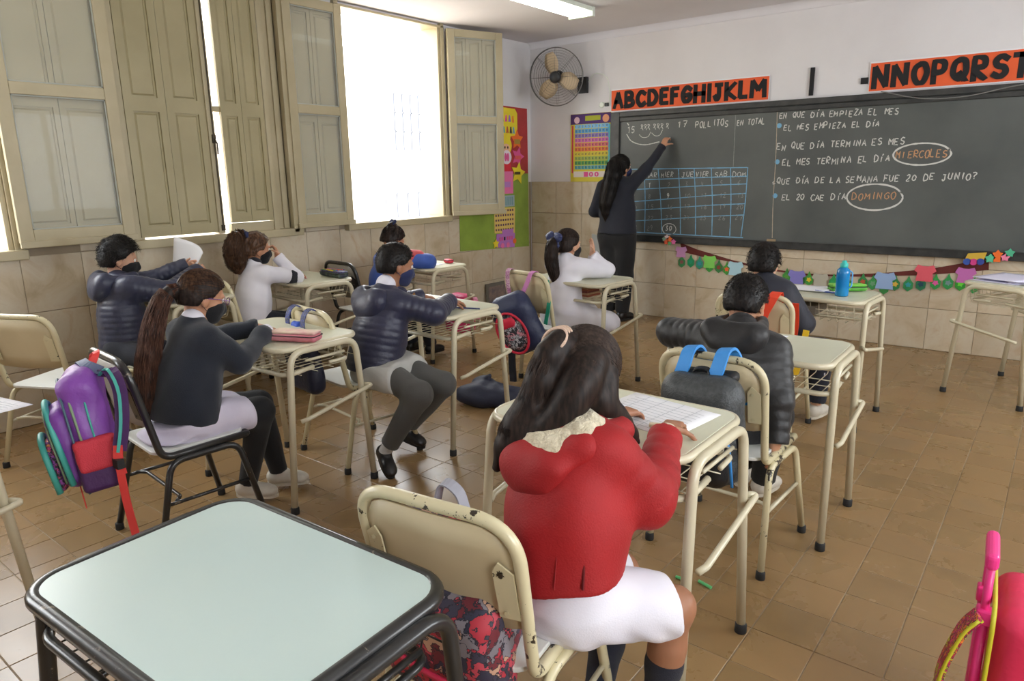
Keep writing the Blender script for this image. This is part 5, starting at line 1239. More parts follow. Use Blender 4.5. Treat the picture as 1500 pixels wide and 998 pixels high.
stroke([(-2.185, 2.0), (-2.17, 1.6), (-2.165, 1.2), (-2.15, .88)], .007, chalk_d2, n=60); stroke([(-2.565, 1.995), (-2.562, 1.75), (-2.56, 1.53)], .006, chalk_d)
stroke([(-3.705, 1.875), (-3.64, 1.80), (-3.50, 1.762), (-3.33, 1.785)], .010, chalk); stroke([(-3.56, 1.865), (-3.52, 1.835), (-3.46, 1.84), (-3.43, 1.885)], .006, chalk); stroke([(-3.42, 1.875), (-3.38, 1.845), (-3.33, 1.85), (-3.30, 1.90)], .006, chalk)
for x in (-3.53, -3.49, -3.455, -3.39, -3.35, -3.31, -3.25):
    stroke([(x-.012, 1.90+.02), (x+.012, 1.95), (x-.01, 1.955), (x+.014, 1.905)], .006, chalk)
stroke([(-3.70, 1.985), (-3.68, 1.96)], .012, chalk)
for x0, x1 in ((-3.66, -3.64), (-3.49, -3.465), (-3.335, -3.27), (-3.115, -3.065), (-2.95, -2.905), (-2.775, -2.735), (-2.585, -2.555), (-2.42, -2.445)):
    stroke([(x0, 1.522), ((x0+x1)/2+.008, 1.2), (x1, .88)], .009, chalk_b)
for a, b in ((1.522, 1.521), (1.412, 1.442), (1.315, 1.372), (1.19, 1.285), (1.10, 1.19), (.99, 1.085), (.88, .872)):
    stroke([(-3.66, a), (-3.3, a+(b-a)*.3), (-2.8, a+(b-a)*.75), (-2.425, b)], .009, chalk_b)
for i, (t, x) in enumerate(zip(('MAR', 'MIER', 'JUE', 'VIER', 'SAB', 'DOM'), (-3.47, -3.30, -3.075, -2.925, -2.735, -2.56))):
    write(t, x, 1.437, x+.135, 1.445, .045, chalk, 'chalk_writing', .006)
for r in range(5):
    for c, x in enumerate((-3.62, -3.44, -3.23, -3.04, -2.87, -2.68, -2.51)):
        d = r*7+c
        if d < 1 or d > 30: continue
        bright = d in (1, 9, 30)
        write(str(d), x-.0, 1.335-.108*r+.004*c, x+(.035 if d < 10 else .075), 1.335-.108*r+.004*c, .05 if bright else .042, chalk if bright else chalk_d, 'chalk_writing', .008 if bright else .005)
oval(-3.19, .925, .075, .055, .007)
MB().box(-2.19, -2.11, YB-.062, YB-.050, BZ0+.068, BZ0+.088).build('chalk_eraser', mat('eraser_wood', srgb(150, 130, 100), .7), board)

# ---- alphabet banners
def letter_obj(ch, x0, x1, z0, z1, y, m, parent, off=.045, th=.002):
    cu = bpy.data.curves.new('letter', 'FONT'); cu.body = ch; cu.offset = off; cu.extrude = .02; cu.resolution_u = 3
    o = bpy.data.objects.new('tmp', cu); COL.objects.link(o); dg = bpy.context.evaluated_depsgraph_get(); dg.update(); me = bpy.data.meshes.new_from_object(o.evaluated_get(dg)); bpy.data.objects.remove(o)
    n = len(me.vertices); co = np.zeros(n*3); me.vertices.foreach_get('co', co); co = co.reshape(-1, 3); lo, hi = co.min(0), co.max(0)
    q = np.empty_like(co); q[:, 0] = x0+(co[:, 0]-lo[0])/(hi[0]-lo[0])*(x1-x0); q[:, 2] = z0+(co[:, 1]-lo[1])/(hi[1]-lo[1])*(z1-z0); q[:, 1] = y-(co[:, 2]-lo[2])/(hi[2]-lo[2]+1e-9)*th
    me.vertices.foreach_set('co', q.ravel()); me.materials.clear(); me.materials.append(m); me.name = 'letter'
    r = bpy.data.objects.new('letter', me); COL.objects.link(r); r.parent = parent; return r
def bold_letter(ch, x0, x1, z0, z1, y, m, parent, sw, th=.002):
    """cut-out capital built from thick strokes"""
    mb = MB(); X0, X1, Z0, Z1 = x0+sw/2, x1-sw/2, z0+sw*.42, z1-sw*.42
    for st in G[ch]:
        P = bez([(a, b, 0) for a, b in st], 6*(len(st)-1)) if ch in 'BCDGOPQRSUJ' else np.array([(a, b, 0) for a, b in st])
        if ch == 'I': P[:, 0] = .5
        Q = [((X0+p[0]*(X1-X0)) if X1 > X0 else (x0+x1)/2, Z0+p[1]*(Z1-Z0)) for p in P]
        for k, (a, b) in enumerate(zip(Q[:-1], Q[1:])):
            t = Vector((b[0]-a[0], b[1]-a[1]));
            if t.length < 1e-5: continue
            t.normalize(); n = Vector((-t.y, t.x))*sw/2; e0 = t*sw*(.42 if (k == 0) else .16); e1 = t*sw*(.42 if k == len(Q)-2 else .16)
            c = [Vector(a)-e0-n, Vector(b)+e1-n, Vector(b)+e1+n, Vector(a)-e0+n]
            c = [(min(max(v.x, x0), x1), min(max(v.y, z0), z1)) for v in c]
            mb.prism(c, y, y-th-.0003*k, lambda v: Vector((v.x, v.z, v.y)))
    return mb.build('letter', m, parent)
def banner(text, x0, x1, z0, z1, slope, label):
    e = empty('alphabet_banner', (0, 0, 0), 0, label, 'banner')
    yb = YB-.004
    plate([(x0, z0), (x1, z0+slope), (x1, z1+slope), (x0, z1)], yb, yb-.002, orange_card, 'banner_paper', e)
    plate([(x0-.006, z0-.008), (x1+.006, z0-.008+slope), (x1+.006, z1+.012+slope), (x0-.006, z1+.012)], yb+.003, yb, paper, 'backing_paper', e)
    wts = {'I': .50, 'J': .85, 'M': 1.25, 'N': 1.12, 'O': 1.1, 'Q': 1.1, 'W': 1.4, 'A': 1.05, 'E': .88, 'F': .85, 'L': .82}
    tot = sum(wts.get(c, 1) for c in text); x = x0+.012; W_ = (x1-x0-.024)
    for c in text:
        w = W_*wts.get(c, 1)/tot; t = (x-x0)/(x1-x0); bold_letter(c, x+.002, x+w-.002, z0+.016+rnd.uniform(-.003, .004), z1-.014+rnd.uniform(-.004, .003), yb-.0025, black_ink, e, .042); x += w
    return e
banner('ABCDEFGHIJKLM', -3.905, -2.285, 2.115, 2.315, .0, 'orange banner with black cut-out letters A to M over the chalkboard')
banner('NNOPQRSTUVWXYZ', -1.455, .46, 2.118, 2.335, .0, 'orange banner with black letters starting with a doubled N, at the right')
tag(plate(rc(-1.915, 2.235, .035, .23), YB-.0, YB-.012, black_ink, 'black_strip'), 'upright black strip on the wall between the two letter banners', 'strip')
tag(plate(rc(-1.495, 2.205, .055, .05), YB+.0, YB-.01, black_ink, 'black_square'), 'small black square beside the start of the right letter banner', 'patch')
mb = MB().tube(bez([(-1.35, YB-.062, 2.105), (-1.05, YB-.062, 2.03), (-.75, YB-.062, 2.025), (-.45, YB-.062, 2.075), (-.1, YB-.06, 2.11)], 30), .005, 6); tag(mb.build('loose_cable', mat('cable_grey', srgb(120, 120, 118), .6), smooth=True), 'thin grey cable sagging over the top edge of the chalkboard', 'cable')

# ---- wall fan
fan = empty('wall_fan', (-4.24, 6.66, 2.40), 0, 'round wall fan with wire guard and tan blades in the corner', 'fan')
steel = mat('fan_wire', srgb(110, 108, 106), .45, .5); fdark = mat('fan_dark_metal', srgb(34, 34, 36), .45); blade_m = mat('fan_blade', srgb(190, 168, 138), .5)
MB().box(-.055, .055, -.05, -.008, -.085, .075).build('wall_bracket', fdark, fan)
fc = Vector((-.155, -.31, .065)); nrm = Vector((.30, -.93, -.16)).normalized(); ux = Vector((.93, .33, 0)).normalized(); ux = (ux-nrm*ux.dot(nrm)).normalized(); uz = nrm.cross(ux)*-1
MB().tube(fillet([(0, -.04, .02), (-.02, -.14, .03), (-.09, -.17, .12), fc-nrm*.13+uz*.02], .04, 5), .014, 10).build('fan_arm', fdark, fan, smooth=True)
def ringpts(r, off, n=48): return [fc+nrm*off+ux*r*math.cos(a)+uz*r*math.sin(a) for a in np.linspace(0, 2*PI, n, endpoint=False)]
MB().tube(ringpts(.285, -.01), .0055, 6, closed=True).tube(ringpts(.284, -.035), .0035, 5, closed=True).build('guard_rim', steel, fan, smooth=True)
mb = MB()
for r in (.06, .085, .11, .135, .16, .185, .21, .235, .26): mb.tube(ringpts(r, .035*(1-(r/.285)**2), 36), .0011, 4, closed=True); mb.tube(ringpts(r, -.05-.03*(1-(r/.285)**2), 30), .0011, 4, closed=True)
for k in range(8):
    a = 2*PI*k/8; d = ux*math.cos(a)+uz*math.sin(a); mb.tube([fc+nrm*.035+d*.05, fc+nrm*.022+d*.17, fc-nrm*.01+d*.285], .0016, 4); mb.tube([fc-nrm*.08+d*.05, fc-nrm*.065+d*.17, fc-nrm*.035+d*.285], .0016, 4)
o = mb.build('guard_wires', steel, fan, smooth=True); o['kind'] = 'stuff'
def along(v): return fc+ux*v.x+uz*v.y+nrm*v.z
m2 = MB().lathe([(.001, -.02), (.045, -.018), (.058, .0), (.058, .03), (.045, .045), (.001, .047)], (0, 0, 0), 20); m2.V = [along(v) for v in m2.V]; m2.build('hub_cap', fdark, fan, smooth=True)
m2 = MB().lathe([(.001, -.15), (.05, -.145), (.062, -.11), (.058, -.05), (.02, -.04)], (0, 0, 0), 20); m2.V = [along(v) for v in m2.V]; m2.build('motor', fdark, fan, smooth=True)
for k, a0 in enumerate((2.15, 4.35, .25)):
    V = []; F = []; n = 7
    for i in range(n):
        r = .05+.195*i/(n-1); w = .030+.052*math.sin(PI*min(1, i/(n-1)*.8+.12))
        for j in range(4):
            u = (j/3-.5)*2*w; a = a0+.12*i/n; V.append(along(Vector((r*math.cos(a)-u*math.sin(a), r*math.sin(a)+u*math.cos(a), -.005+u*.35))))
    for i in range(n-1):
        for j in range(3): F.append((i*4+j, i*4+j+1, i*4+j+5, i*4+j+4))
    o = link_mesh('blade', V, F, blade_m, fan); s = o.modifiers.new('s', 'SOLIDIFY'); s.thickness = .004
mb = MB().tube(bez([(-4.19, YB-.01, 2.42), (-4.10, YB-.02, 2.50), (-3.97, YB-.012, 2.46), (-3.93, YB-.01, 2.33), (-3.93, YB-.01, 2.17)], 24), .0035, 6); tag(mb.build('fan_cable', lamp_w, smooth=True), 'thin pale cable running from the fan to the wall switch', 'cable')
sw = empty('wall_switch', (-3.995, YB+.008, 2.185), 0, 'small round switch and plug on the wall left of the banner', 'switch')
MB().lathe([(.030, 0), (.030, -.010), (.022, -.016), (.001, -.017)], (-.03, 0, 0), 16, 'y').build('socket_ring', lamp_w, sw); MB().box(.012, .05, -.02, 0, -.018, .016).build('plug', fdark, sw)

# ---- number chart
nc = empty('number_chart', (0, 0, 0), 0, 'rainbow-coloured chart of numbers one to a hundred beside the chalkboard', 'poster')
yb = YB-.003
plate(rc(-4.16, 1.755, .50, .71), yb+.012, yb, flat_mat('chart_yellow', 214, 200, 70), 'chart_sheet', nc)
plate(rc(-4.16, 2.055, .50, .105), yb, yb-.0012, flat_mat('chart_purple', 82, 50, 110), 'chart_header', nc)
plate(rc(-4.385, 1.74, .02, .50), yb, yb-.0010, flat_mat('chart_red', 196, 60, 80), 'chart_border', nc); plate(rc(-3.93, 1.74, .03, .50), yb, yb-.0010, flat_mat('chart_cyan', 90, 180, 200), 'chart_border', nc)
plate(rc(-4.13, 2.06, .19, .05), yb-.0012, yb-.002, flat_mat('chart_lime', 170, 175, 50), 'chart_title', nc); plate(disc(-4.33, 2.045, .035), yb-.0012, yb-.002, flat_mat('chart_pinkwhite', 226, 190, 200), 'chart_flower', nc); plate(disc(-3.97, 2.05, .04), yb-.0012, yb-.002, flat_mat('chart_peach', 226, 160, 120), 'chart_flower', nc)
rows = [(126, 188, 226), (88, 164, 214), (140, 120, 190), (206, 110, 176), (214, 110, 120), (222, 116, 70), (208, 190, 70), (156, 176, 90), (84, 158, 90), (90, 168, 180)]
dg = MB()
for r, c in enumerate(rows):
    mb = MB()
    z = 1.978-.0475*r
    for k in range(10):
        x = -4.355+.0425*k; mb.prism(rc(x+.02, z, .038, .041), yb-.0012, yb-.0020, lambda v: Vector((v.x, v.z, v.y)))
        for j, ch in enumerate(str(r*10+k+1)):
            for st in G[ch]:
                P = [(x+.006+j*.011+p[0]*.009-.0, z-.010+p[1]*.020) for p in st]
                for a, b in zip(P[:-1], P[1:]):
                    t = Vector((b[0]-a[0], b[1]-a[1])); t = t.normalized() if t.length else Vector((1, 0)); w = .0016
                    dg.add([(a[0]-t.y*w, yb-.0024, a[1]+t.x*w), (b[0]-t.y*w, yb-.0024, b[1]+t.x*w), (b[0]+t.y*w, yb-.0024, b[1]-t.x*w), (a[0]+t.y*w, yb-.0024, a[1]-t.x*w)], [(0, 1, 2, 3)])
    o = mb.build('number_row', flat_mat('row%d' % r, *c), nc); o['kind'] = 'stuff'
o = dg.build('printed_numbers', flat_mat('print_dark', 60, 56, 80), nc); o['kind'] = 'stuff'
plate(rc(-4.16, 1.478, .42, .06), yb, yb-.0014, flat_mat('strip_white', 224, 214, 206), 'chart_strip', nc)
for ch, x in zip('100', (-4.235, -4.17, -4.10)): letter_obj(ch, x, x+.052, 1.452, 1.503, yb-.002, flat_mat('pink', 226, 84, 150), nc, .03)

# ---- felt board by the window with name cards
fb = empty('felt_display', (0, 0, 0), 0, 'red and green felt display by the window with yellow calendar, stars and cards', 'display board')
xw = XL-.004; xt = XL+.0
def L_(outline, m, d, name): return plate(outline, xw+d, xw+d+.0025, m, name, fb, 'x')
green = cloth('felt_green', 150, 178, 66, .95, .2, .4, 300); redf = cloth('felt_red', 184, 50, 52, .95, .2, .4, 300)
L_([(5.41, .715), (6.605, .665), (6.60, 1.50), (5.42, 1.50)], green, .006, 'green_felt'); L_([(5.85, 1.495), (6.595, 1.495), (6.585, 2.20), (5.85, 2.215)], redf, .0085, 'red_felt')
yel = flat_mat('sun_yellow', 236, 214, 50); pnk = flat_mat('pink_card', 232, 120, 170); mag = flat_mat('rose', 222, 90, 150); org_ = flat_mat('star_orange', 238, 116, 44); pur = flat_mat('lilac', 186, 120, 196); gry = flat_mat('grid_grey', 160, 176, 184); tanc = flat_mat('grid_yellow', 226, 196, 110)
L_([(5.9, 1.90), (6.36, 1.89), (6.40, 1.95), (6.40, 2.14), (6.36, 2.185), (5.9, 2.20)], yel, .012, 'yellow_sign')
for i, (y, z, c) in enumerate(((6.14, 2.08, (90, 170, 90)), (6.20, 2.08, (230, 90, 150)), (6.26, 2.08, (150, 110, 200)), (6.32, 2.075, (236, 130, 60)), (6.16, 1.96, (70, 160, 170)), (6.22, 1.96, (190, 90, 60)), (6.28, 1.96, (60, 50, 60)), (6.33, 1.96, (120, 170, 200)))):
    L_([(y-.02, z-.035), (y-.005, z-.035), (y, z-.01), (y+.005, z-.035), (y+.02, z-.035), (y+.008, z+.035), (y-.008, z+.035)], flat_mat('mini%d' % i, *c), .015, 'sign_letter')
L_(disc(6.185, 1.795, .105, .10), yel, .016, 'face_disc'); L_(disc(6.19, 1.765, .065, .05), flat_mat('peach', 236, 186, 150), .0185, 'face_disc'); L_(disc(6.13, 1.89, .03, .04), yel, .0155, 'ear_disc'); L_(disc(6.24, 1.885, .03, .04), yel, .0155, 'ear_disc')
for y in (6.165, 6.215): L_(disc(y, 1.775, .010, .014), black_ink, .0212, 'eye_dot')
L_(disc(6.195, 1.672, .085, .075), flat_mat('white_badge', 236, 220, 232), .019, 'round_badge'); L_(disc(6.175, 1.672, .02, .045), mag, .0215, 'badge_mark'); L_(disc(6.215, 1.672, .02, .045), mag, .0215, 'badge_mark')
L_(star(6.39, 1.86, .115), org_, .014, 'paper_star'); L_(rc(6.39, 1.84, .10, .05), flat_mat('olive', 176, 140, 60), .0168, 'star_label')
L_(star(6.40, 1.68, .115, rot=.3), mag, .016, 'paper_star'); L_(rc(6.40, 1.67, .11, .04), flat_mat('coral', 226, 96, 96), .0188, 'star_label')
L_(star(6.40, 1.50, .13, rot=.2), yel, .018, 'paper_star'); L_(rc(6.385, 1.50, .10, .03), flat_mat('ink', 90, 80, 40), .0208, 'star_label')
L_(rc(6.18, 1.575, .18, .11), flat_mat('red_card', 214, 44, 60), .012, 'red_card'); L_(rc(6.19, 1.40, .24, .24), pnk, .013, 'pink_card'); L_(rc(6.17, 1.38, .18, .06), flat_mat('violet', 190, 130, 200), .0156, 'card_label')
L_(rc(6.20, 1.20, .26, .12), gry, .012, 'grey_grid')
for i in range(6): L_(rc(6.10+.038*i, 1.20, .018, .09), flat_mat('grid_teal', 120, 160, 160), .0146, 'grid_mark')
L_([(5.97, .86), (6.33, .84), (6.34, 1.13), (5.97, 1.13)], tanc, .012, 'calendar_grid')
mb = MB()
for r in range(5):
    for c in range(8): mb.prism(rc(6.0+.042*c, 1.10-.052*r, .022, .022), xw+.0145, xw+.016, lambda v: Vector((v.z, v.x, v.y)))
o = mb.build('calendar_dots', flat_mat('dot_purple', 96, 60, 90), fb); o['kind'] = 'stuff'
L_(rc(6.20, .865, .20, .05), pur, .0165, 'calendar_label')
L_([(5.99, .70), (6.32, .68), (6.33, .84), (6.0, .85)], pur, .0145, 'lilac_card'); L_(star(5.985, .745, .06), yel, .0172, 'paper_star'); L_(disc(6.32, .75, .03), org_, .0172, 'round_badge')
for i, y in enumerate((6.06, 6.10, 6.14, 6.19, 6.23, 6.27)): L_(rc(y, .79, .022, .04), mag if i != 2 else black_ink, .0172, 'card_letter')
for y in (6.10, 6.2): L_(disc(y, .715, .03), pnk, .0172, 'round_badge')

# ---- garland under the chalkboard
ga = empty('paper_garland', (0, 0, 0), 0, 'maroon paper garland with green leaves and coloured cut-outs under the chalkboard', 'garland')
yg = YB-.006
top = [(-3.077, .792), (-2.894, .733), (-2.531, .650), (-2.3, .612), (-2.076, .585), (-1.832, .568), (-1.54, .580), (-1.234, .617), (-1.129, .634), (-.948, .666), (-.807, .695), (-.616, .749), (-.46, .780)]
bot = [(-3.05, .700), (-2.822, .661), (-2.545, .632), (-2.3, .595), (-2.075, .568), (-1.832, .552), (-1.641, .560), (-1.243, .585), (-1.125, .603), (-.936, .622), (-.80, .642), (-.62, .672), (-.452, .702)]
V = [(x, yg, z) for x, z in top]+[(x, yg, z) for x, z in bot]; n = len(top)
o = link_mesh('maroon_ribbon', V, [(i, n+i, n+i+1, i+1) for i in range(n-1)], flat_mat('maroon', 96, 34, 28), ga, smooth=False); s_ = o.modifiers.new('s', 'SOLIDIFY'); s_.thickness = .003
gm = lambda c: flat_mat('g_%d_%d_%d' % c, *c)
leafs = [(-3.048, .602, (64, 140, 84), (150, 90, 90)), (-2.95, .609, (40, 150, 96), (40, 160, 120)), (-2.857, .598, (50, 150, 120), (60, 150, 170)), (-2.752, .575, (60, 150, 60), (90, 180, 70)), (-2.656, .575, (50, 120, 60), (140, 60, 46)), (-2.574, .562, (70, 150, 60), (230, 100, 50)),
         (-2.00, .535, (60, 140, 60), (90, 150, 60)), (-1.87, .515, (50, 110, 60), (90, 90, 60)), (-1.80, .522, (70, 150, 60), (220, 190, 50)), (-1.589, .515, (40, 150, 80), (50, 160, 90)), (-1.48, .52, (60, 140, 70), (200, 60, 50)), (-1.35, .54, (50, 130, 70), (190, 90, 60)), (-1.27, .53, (60, 150, 80), (110, 160, 120)), (-1.178, .50, (60, 140, 70), (60, 140, 70)), (-1.097, .540, (50, 130, 70), (220, 180, 70)),
         (-.999, .543, (50, 140, 80), (50, 150, 160)), (-.907, .555, (40, 120, 80), (30, 70, 90)), (-.803, .575, (50, 150, 70), (220, 90, 160)), (-.714, .583, (50, 150, 80), (120, 150, 150)), (-.628, .582, (50, 150, 50), (110, 220, 60)), (-.535, .569, (50, 160, 80), (70, 170, 80))]
for i, (x, z, c1, c2) in enumerate(leafs):
    q = .050; ol = [(x-q*.75, z+q*.2), (x-q*.7, z-q*.7), (x, z-q*1.25), (x+q*.7, z-q*.7), (x+q*.75, z+q*.2), (x+q*.3, z+q*.7), (x, z+q*1.5), (x-q*.3, z+q*.7)]
    o = plate(ol, yg-.003, yg-.005, gm(c1), 'paper_leaf', ga); plate(star(x, z-.005, .026, 5, .6, i), yg-.005, yg-.0065, gm(c2), 'leaf_centre', o)
def shirt(x, z, s, c):
    ol = [(-.5, -.5), (.5, -.5), (.42, 0), (.62, .15), (.45, .5), (.15, .42), (-.15, .42), (-.45, .5), (-.62, .15), (-.42, 0)]
    plate([(x+a*s, z+b*s*1.05) for a, b in ol], yg-.008, yg-.010, gm(c), 'paper_shirt', ga)
for x, z, s, c in ((-3.057, .700, .105, (206, 150, 196)), (-2.752, .620, .12, (128, 204, 90)), (-2.487, .572, .13, (170, 206, 218)), (-1.909, .529, .13, (130, 124, 196)), (-1.701, .520, .12, (180, 176, 160)), (-1.178, .560, .14, (150, 178, 220)), (-.886, .645, .13, (222, 92, 106)), (-.60, .650, .12, (196, 110, 180))): shirt(x, z, s, c)
for x, z, r, c in ((-3.195, .846, .022, (226, 200, 200)), (-3.166, .825, .028, (236, 120, 60)), (-3.225, .825, .02, (130, 160, 140)), (-3.201, .798, .024, (232, 96, 60)), (-3.164, .785, .02, (110, 170, 110)), (-3.121, .801, .024, (220, 110, 170)), (-.449, .799, .030, (90, 190, 150)), (-.354, .812, .026, (232, 130, 160)), (-.329, .849, .028, (80, 180, 140))):
    plate(star(x, z, r*1.3, 5, .62), YB-.064, YB-.066, gm(c), 'paper_flower', ga)
plate([(-.43, .775), (-.38, .775), (-.385, .82), (-.37, .845), (-.39, .85), (-.405, .87), (-.42, .85), (-.44, .845), (-.425, .82)], YB-.064, YB-.066, gm((238, 112, 40)), 'paper_bear', ga)
plate([(-.615, .785), (-.49, .785), (-.475, .845), (-.60, .83)], YB-.064, YB-.066, gm((206, 170, 60)), 'paper_bus', ga)
for x, z, c in ((-.60, .765, (50, 80, 160)), (-.555, .765, (200, 60, 130)), (-.51, .77, (50, 70, 150))): plate(disc(x, z, .026), YB-.066, YB-.068, gm(c), 'paper_wheel', ga)
# grey sheet beside the teacher's legs, little framed card by the wall
tag(MB().prism([(-4.115, .35), (-3.86, .33), (-3.90, .80), (-4.12, .84)], YB-.012, YB-.008, lambda v: Vector((v.x, v.z, v.y))).build('grey_sheet', mat('sheet_grey', srgb(176, 180, 178), .6)), 'pale grey sheet stuck to the tiles beside the teacher', 'sheet')
# ================================================================== BAGS AND THINGS ON DESKS
def frame_of(loc, deg, tilt=0, roll=0):
    return np.array(loc, float), rotmat(deg, tilt, roll)
def pattern_mat(name, cols, scale=26, rough=.7, dark=(.03, .03, .05), w=.12):
    """busy printed fabric: coloured cells with dark outlines"""
    m = mat(name, cols[0], rough); N, L = nodes(m); b = N['Principled BSDF']; tc = N.new('ShaderNodeTexCoord')
    ns = N.new('ShaderNodeTexNoise'); ns.inputs['Scale'].default_value = scale*.9; ns.inputs['Detail'].default_value = 4; mx0 = N.new('ShaderNodeMix'); mx0.data_type = 'VECTOR'; mx0.inputs['Factor'].default_value = .10
    L.new(tc.outputs['Object'], ns.inputs['Vector']); L.new(tc.outputs['Object'], mx0.inputs['A']); L.new(ns.outputs['Color'], mx0.inputs['B'])
    v = N.new('ShaderNodeTexVoronoi'); v.inputs['Scale'].default_value = scale; L.new(mx0.outputs['Result'], v.inputs['Vector'])
    sp = N.new('ShaderNodeSeparateColor'); L.new(v.outputs['Color'], sp.inputs[0])
    r = N.new('ShaderNodeValToRGB'); r.color_ramp.interpolation = 'CONSTANT'; e = r.color_ramp.elements; e[0].position = 0; e[0].color = (*cols[0], 1); e[1].position = 1/len(cols); e[1].color = (*cols[1], 1)
    for i, c in enumerate(cols[2:]): x = e.new((i+2)/len(cols)); x.color = (*c, 1)
    L.new(sp.outputs[0], r.inputs[0])
    v2 = N.new('ShaderNodeTexVoronoi'); v2.feature = 'DISTANCE_TO_EDGE'; v2.inputs['Scale'].default_value = scale; L.new(mx0.outputs['Result'], v2.inputs['Vector'])
    lt = N.new('ShaderNodeMath'); lt.operation = 'LESS_THAN'; lt.inputs[1].default_value = w*.5; L.new(v2.outputs['Distance'], lt.inputs[0])
    mx = N.new('ShaderNodeMix'); mx.data_type = 'RGBA'; mx.inputs['B'].default_value = (*dark, 1); L.new(r.outputs[0], mx.inputs['A']); L.new(lt.outputs[0], mx.inputs['Factor']); L.new(mx.outputs['Result'], b.inputs['Base Color']); return m
def soft(parts, vox, m, name, parent, C, R, wr=(.004, 30), seed=0, cuts=()):
    """parts = list of (centre, half size, corner radius, blend) in the bag's own frame"""
    sd = Sdf()
    for c, h, r, k in parts: sd.box(C+R@np.array(c, float), np.array(h, float), R, r, k)
    if wr: sd.mod(wrinkle(*wr, seed))
    return sdf_obj(name, sd, vox, m, parent, C)
def arc(C, R, w, z0, z1, y, n=18, bulge=0.0, sq=.35):
    """inverted-U zip line on a panel facing -y"""
    P = []
    for k in range(n+1):
        a = PI*k/n; x = -w*math.cos(a); h = math.sin(a)**sq; P.append(Vector(R@V3(math.copysign(min(abs(x)**1.0, w), x), y-bulge*h, z0+(z1-z0)*h)))
    return P
def strap(pts, w, m, name, parent, side, n=16, th=.0022):
    return MB().ribbon([Vector(p) for p in bez(pts, n)], w, side, th).build(name, m, parent, smooth=False)
# ---- purple backpack on the black chair
purple = mat('nylon_purple', srgb(134, 74, 168), .45, bump=(40, .3), noise=(5, srgb(104, 52, 138), .8)); dpurple = mat('nylon_dark_purple', srgb(70, 34, 88), .5, bump=(40, .2))
teal = mat('trim_teal', srgb(70, 168, 156), .5); redm = mat('mesh_red', srgb(206, 54, 70), .6, bump=(300, .4)); olive = mat('zip_olive', srgb(130, 150, 120), .5); redstrap = mat('strap_red', srgb(222, 62, 58), .6)
C, R = frame_of((-2.625, 1.005, .440), -20, -6, -7)
bp = empty('backpack', C, 0, 'purple backpack with teal trim and red side pocket hung on the black chair', 'backpack')
soft([((0, -.068, .205), (.138, .064, .200), .050, .03), ((0, -.055, .36), (.110, .045, .06), .04, .04)], .006, purple, 'bag_body', bp, C, R, (.008, 30), 1)
fp = soft([((0, -.150, .165), (.128, .045, .150), .055, .03)], .006, purple, 'front_pocket', bp, C, R, (.003, 30), 2)
f2 = soft([((0, -.195, .110), (.105, .030, .100), .048, .03)], .006, pattern_mat('print_pink_black', [srgb(30, 26, 34), srgb(206, 70, 130), srgb(40, 30, 40), srgb(236, 150, 90), srgb(150, 70, 160)], 55, .6), 'small_pocket', bp, C, R, (.002, 30), 3)
MB().tube(arc(C, R, .126, .04, .325, -.160, bulge=.022), .010, 8, flat=1.2).build('pocket_trim', teal, fp, smooth=True); MB().tube(arc(C, R, .118, .05, .300, -.178, bulge=.016), .0035, 6).build('zip', olive, fp, smooth=True)
MB().tube(arc(C, R, .104, .02, .215, -.205, bulge=.016), .010, 8, flat=1.2).build('pocket_trim', teal, f2, smooth=True)
MB().tube(arc(C, R, .142, .08, .395, -.098, bulge=.01), .0045, 6).build('zip', olive, bp, smooth=True); MB().tube(arc(C, R, .143, .06, .405, -.062), .0035, 6).build('piping', teal, bp, smooth=True)
MB().tube(arc(C, R, .148, .0, .395, -.120, bulge=.008), .004, 6).build('piping', mat('piping_grey_teal', srgb(70, 96, 110), .5), bp, smooth=True)
soft([((.140, -.070, .085), (.020, .066, .085), .018, .01)], .006, dpurple, 'side_pocket_base', bp, C, R, None); soft([((.146, -.065, .130), (.019, .066, .058), .016, .01)], .006, redm, 'side_pocket', bp, C, R, (.003, 60))
tb = lambda *p: Vector(R@V3(*p))
strap([tb(-.03, -.02, .41), tb(-.03, .0, .455), tb(.03, .01, .46), tb(.04, -.02, .41)], .022, redstrap, 'haul_loop', bp, R@V3(0, 1, .3)); strap([tb(-.07, -.05, .40), tb(-.02, -.045, .44), tb(.045, -.03, .43), tb(.08, .01, .40)], .034, mat('pad_grey_blue', srgb(90, 100, 130), .6), 'top_pad', bp, R@V3(0, 1, .2))
strap([tb(.05, .0, .38), tb(.10, .035, .40), tb(.165, .05, .33), tb(.195, .03, .22), tb(.20, .0, .13)], .045, dpurple, 'shoulder_strap', bp, R@V3(.25, 1, 0)); strap([tb(.075, -.0, .385), tb(.125, .03, .405), tb(.19, .045, .33), tb(.22, .025, .22), tb(.222, -.005, .13)], .010, teal, 'strap_edge', bp, R@V3(.25, 1, 0))
strap([tb(.20, .0, .15), tb(.205, -.01, .10), tb(.21, -.01, .05)], .030, redstrap, 'strap_webbing', bp, R@V3(.3, 1, 0)); strap([tb(.205, -.012, .08), tb(.215, -.02, -.05), tb(.250, -.02, -.20)], .026, redstrap, 'strap_tail', bp, R@V3(.5, 1, 0)); MB().box(-.019, .019, -.012, .012, -.016, .016).build('buckle', rubber, bp).location = tb(.207, -.012, .09)
MB().tube([tb(.03, -.15, .01), tb(.035, -.15, -.05), tb(.04, -.15, -.075)], .0022, 5).build('zip_cord', redstrap, bp)

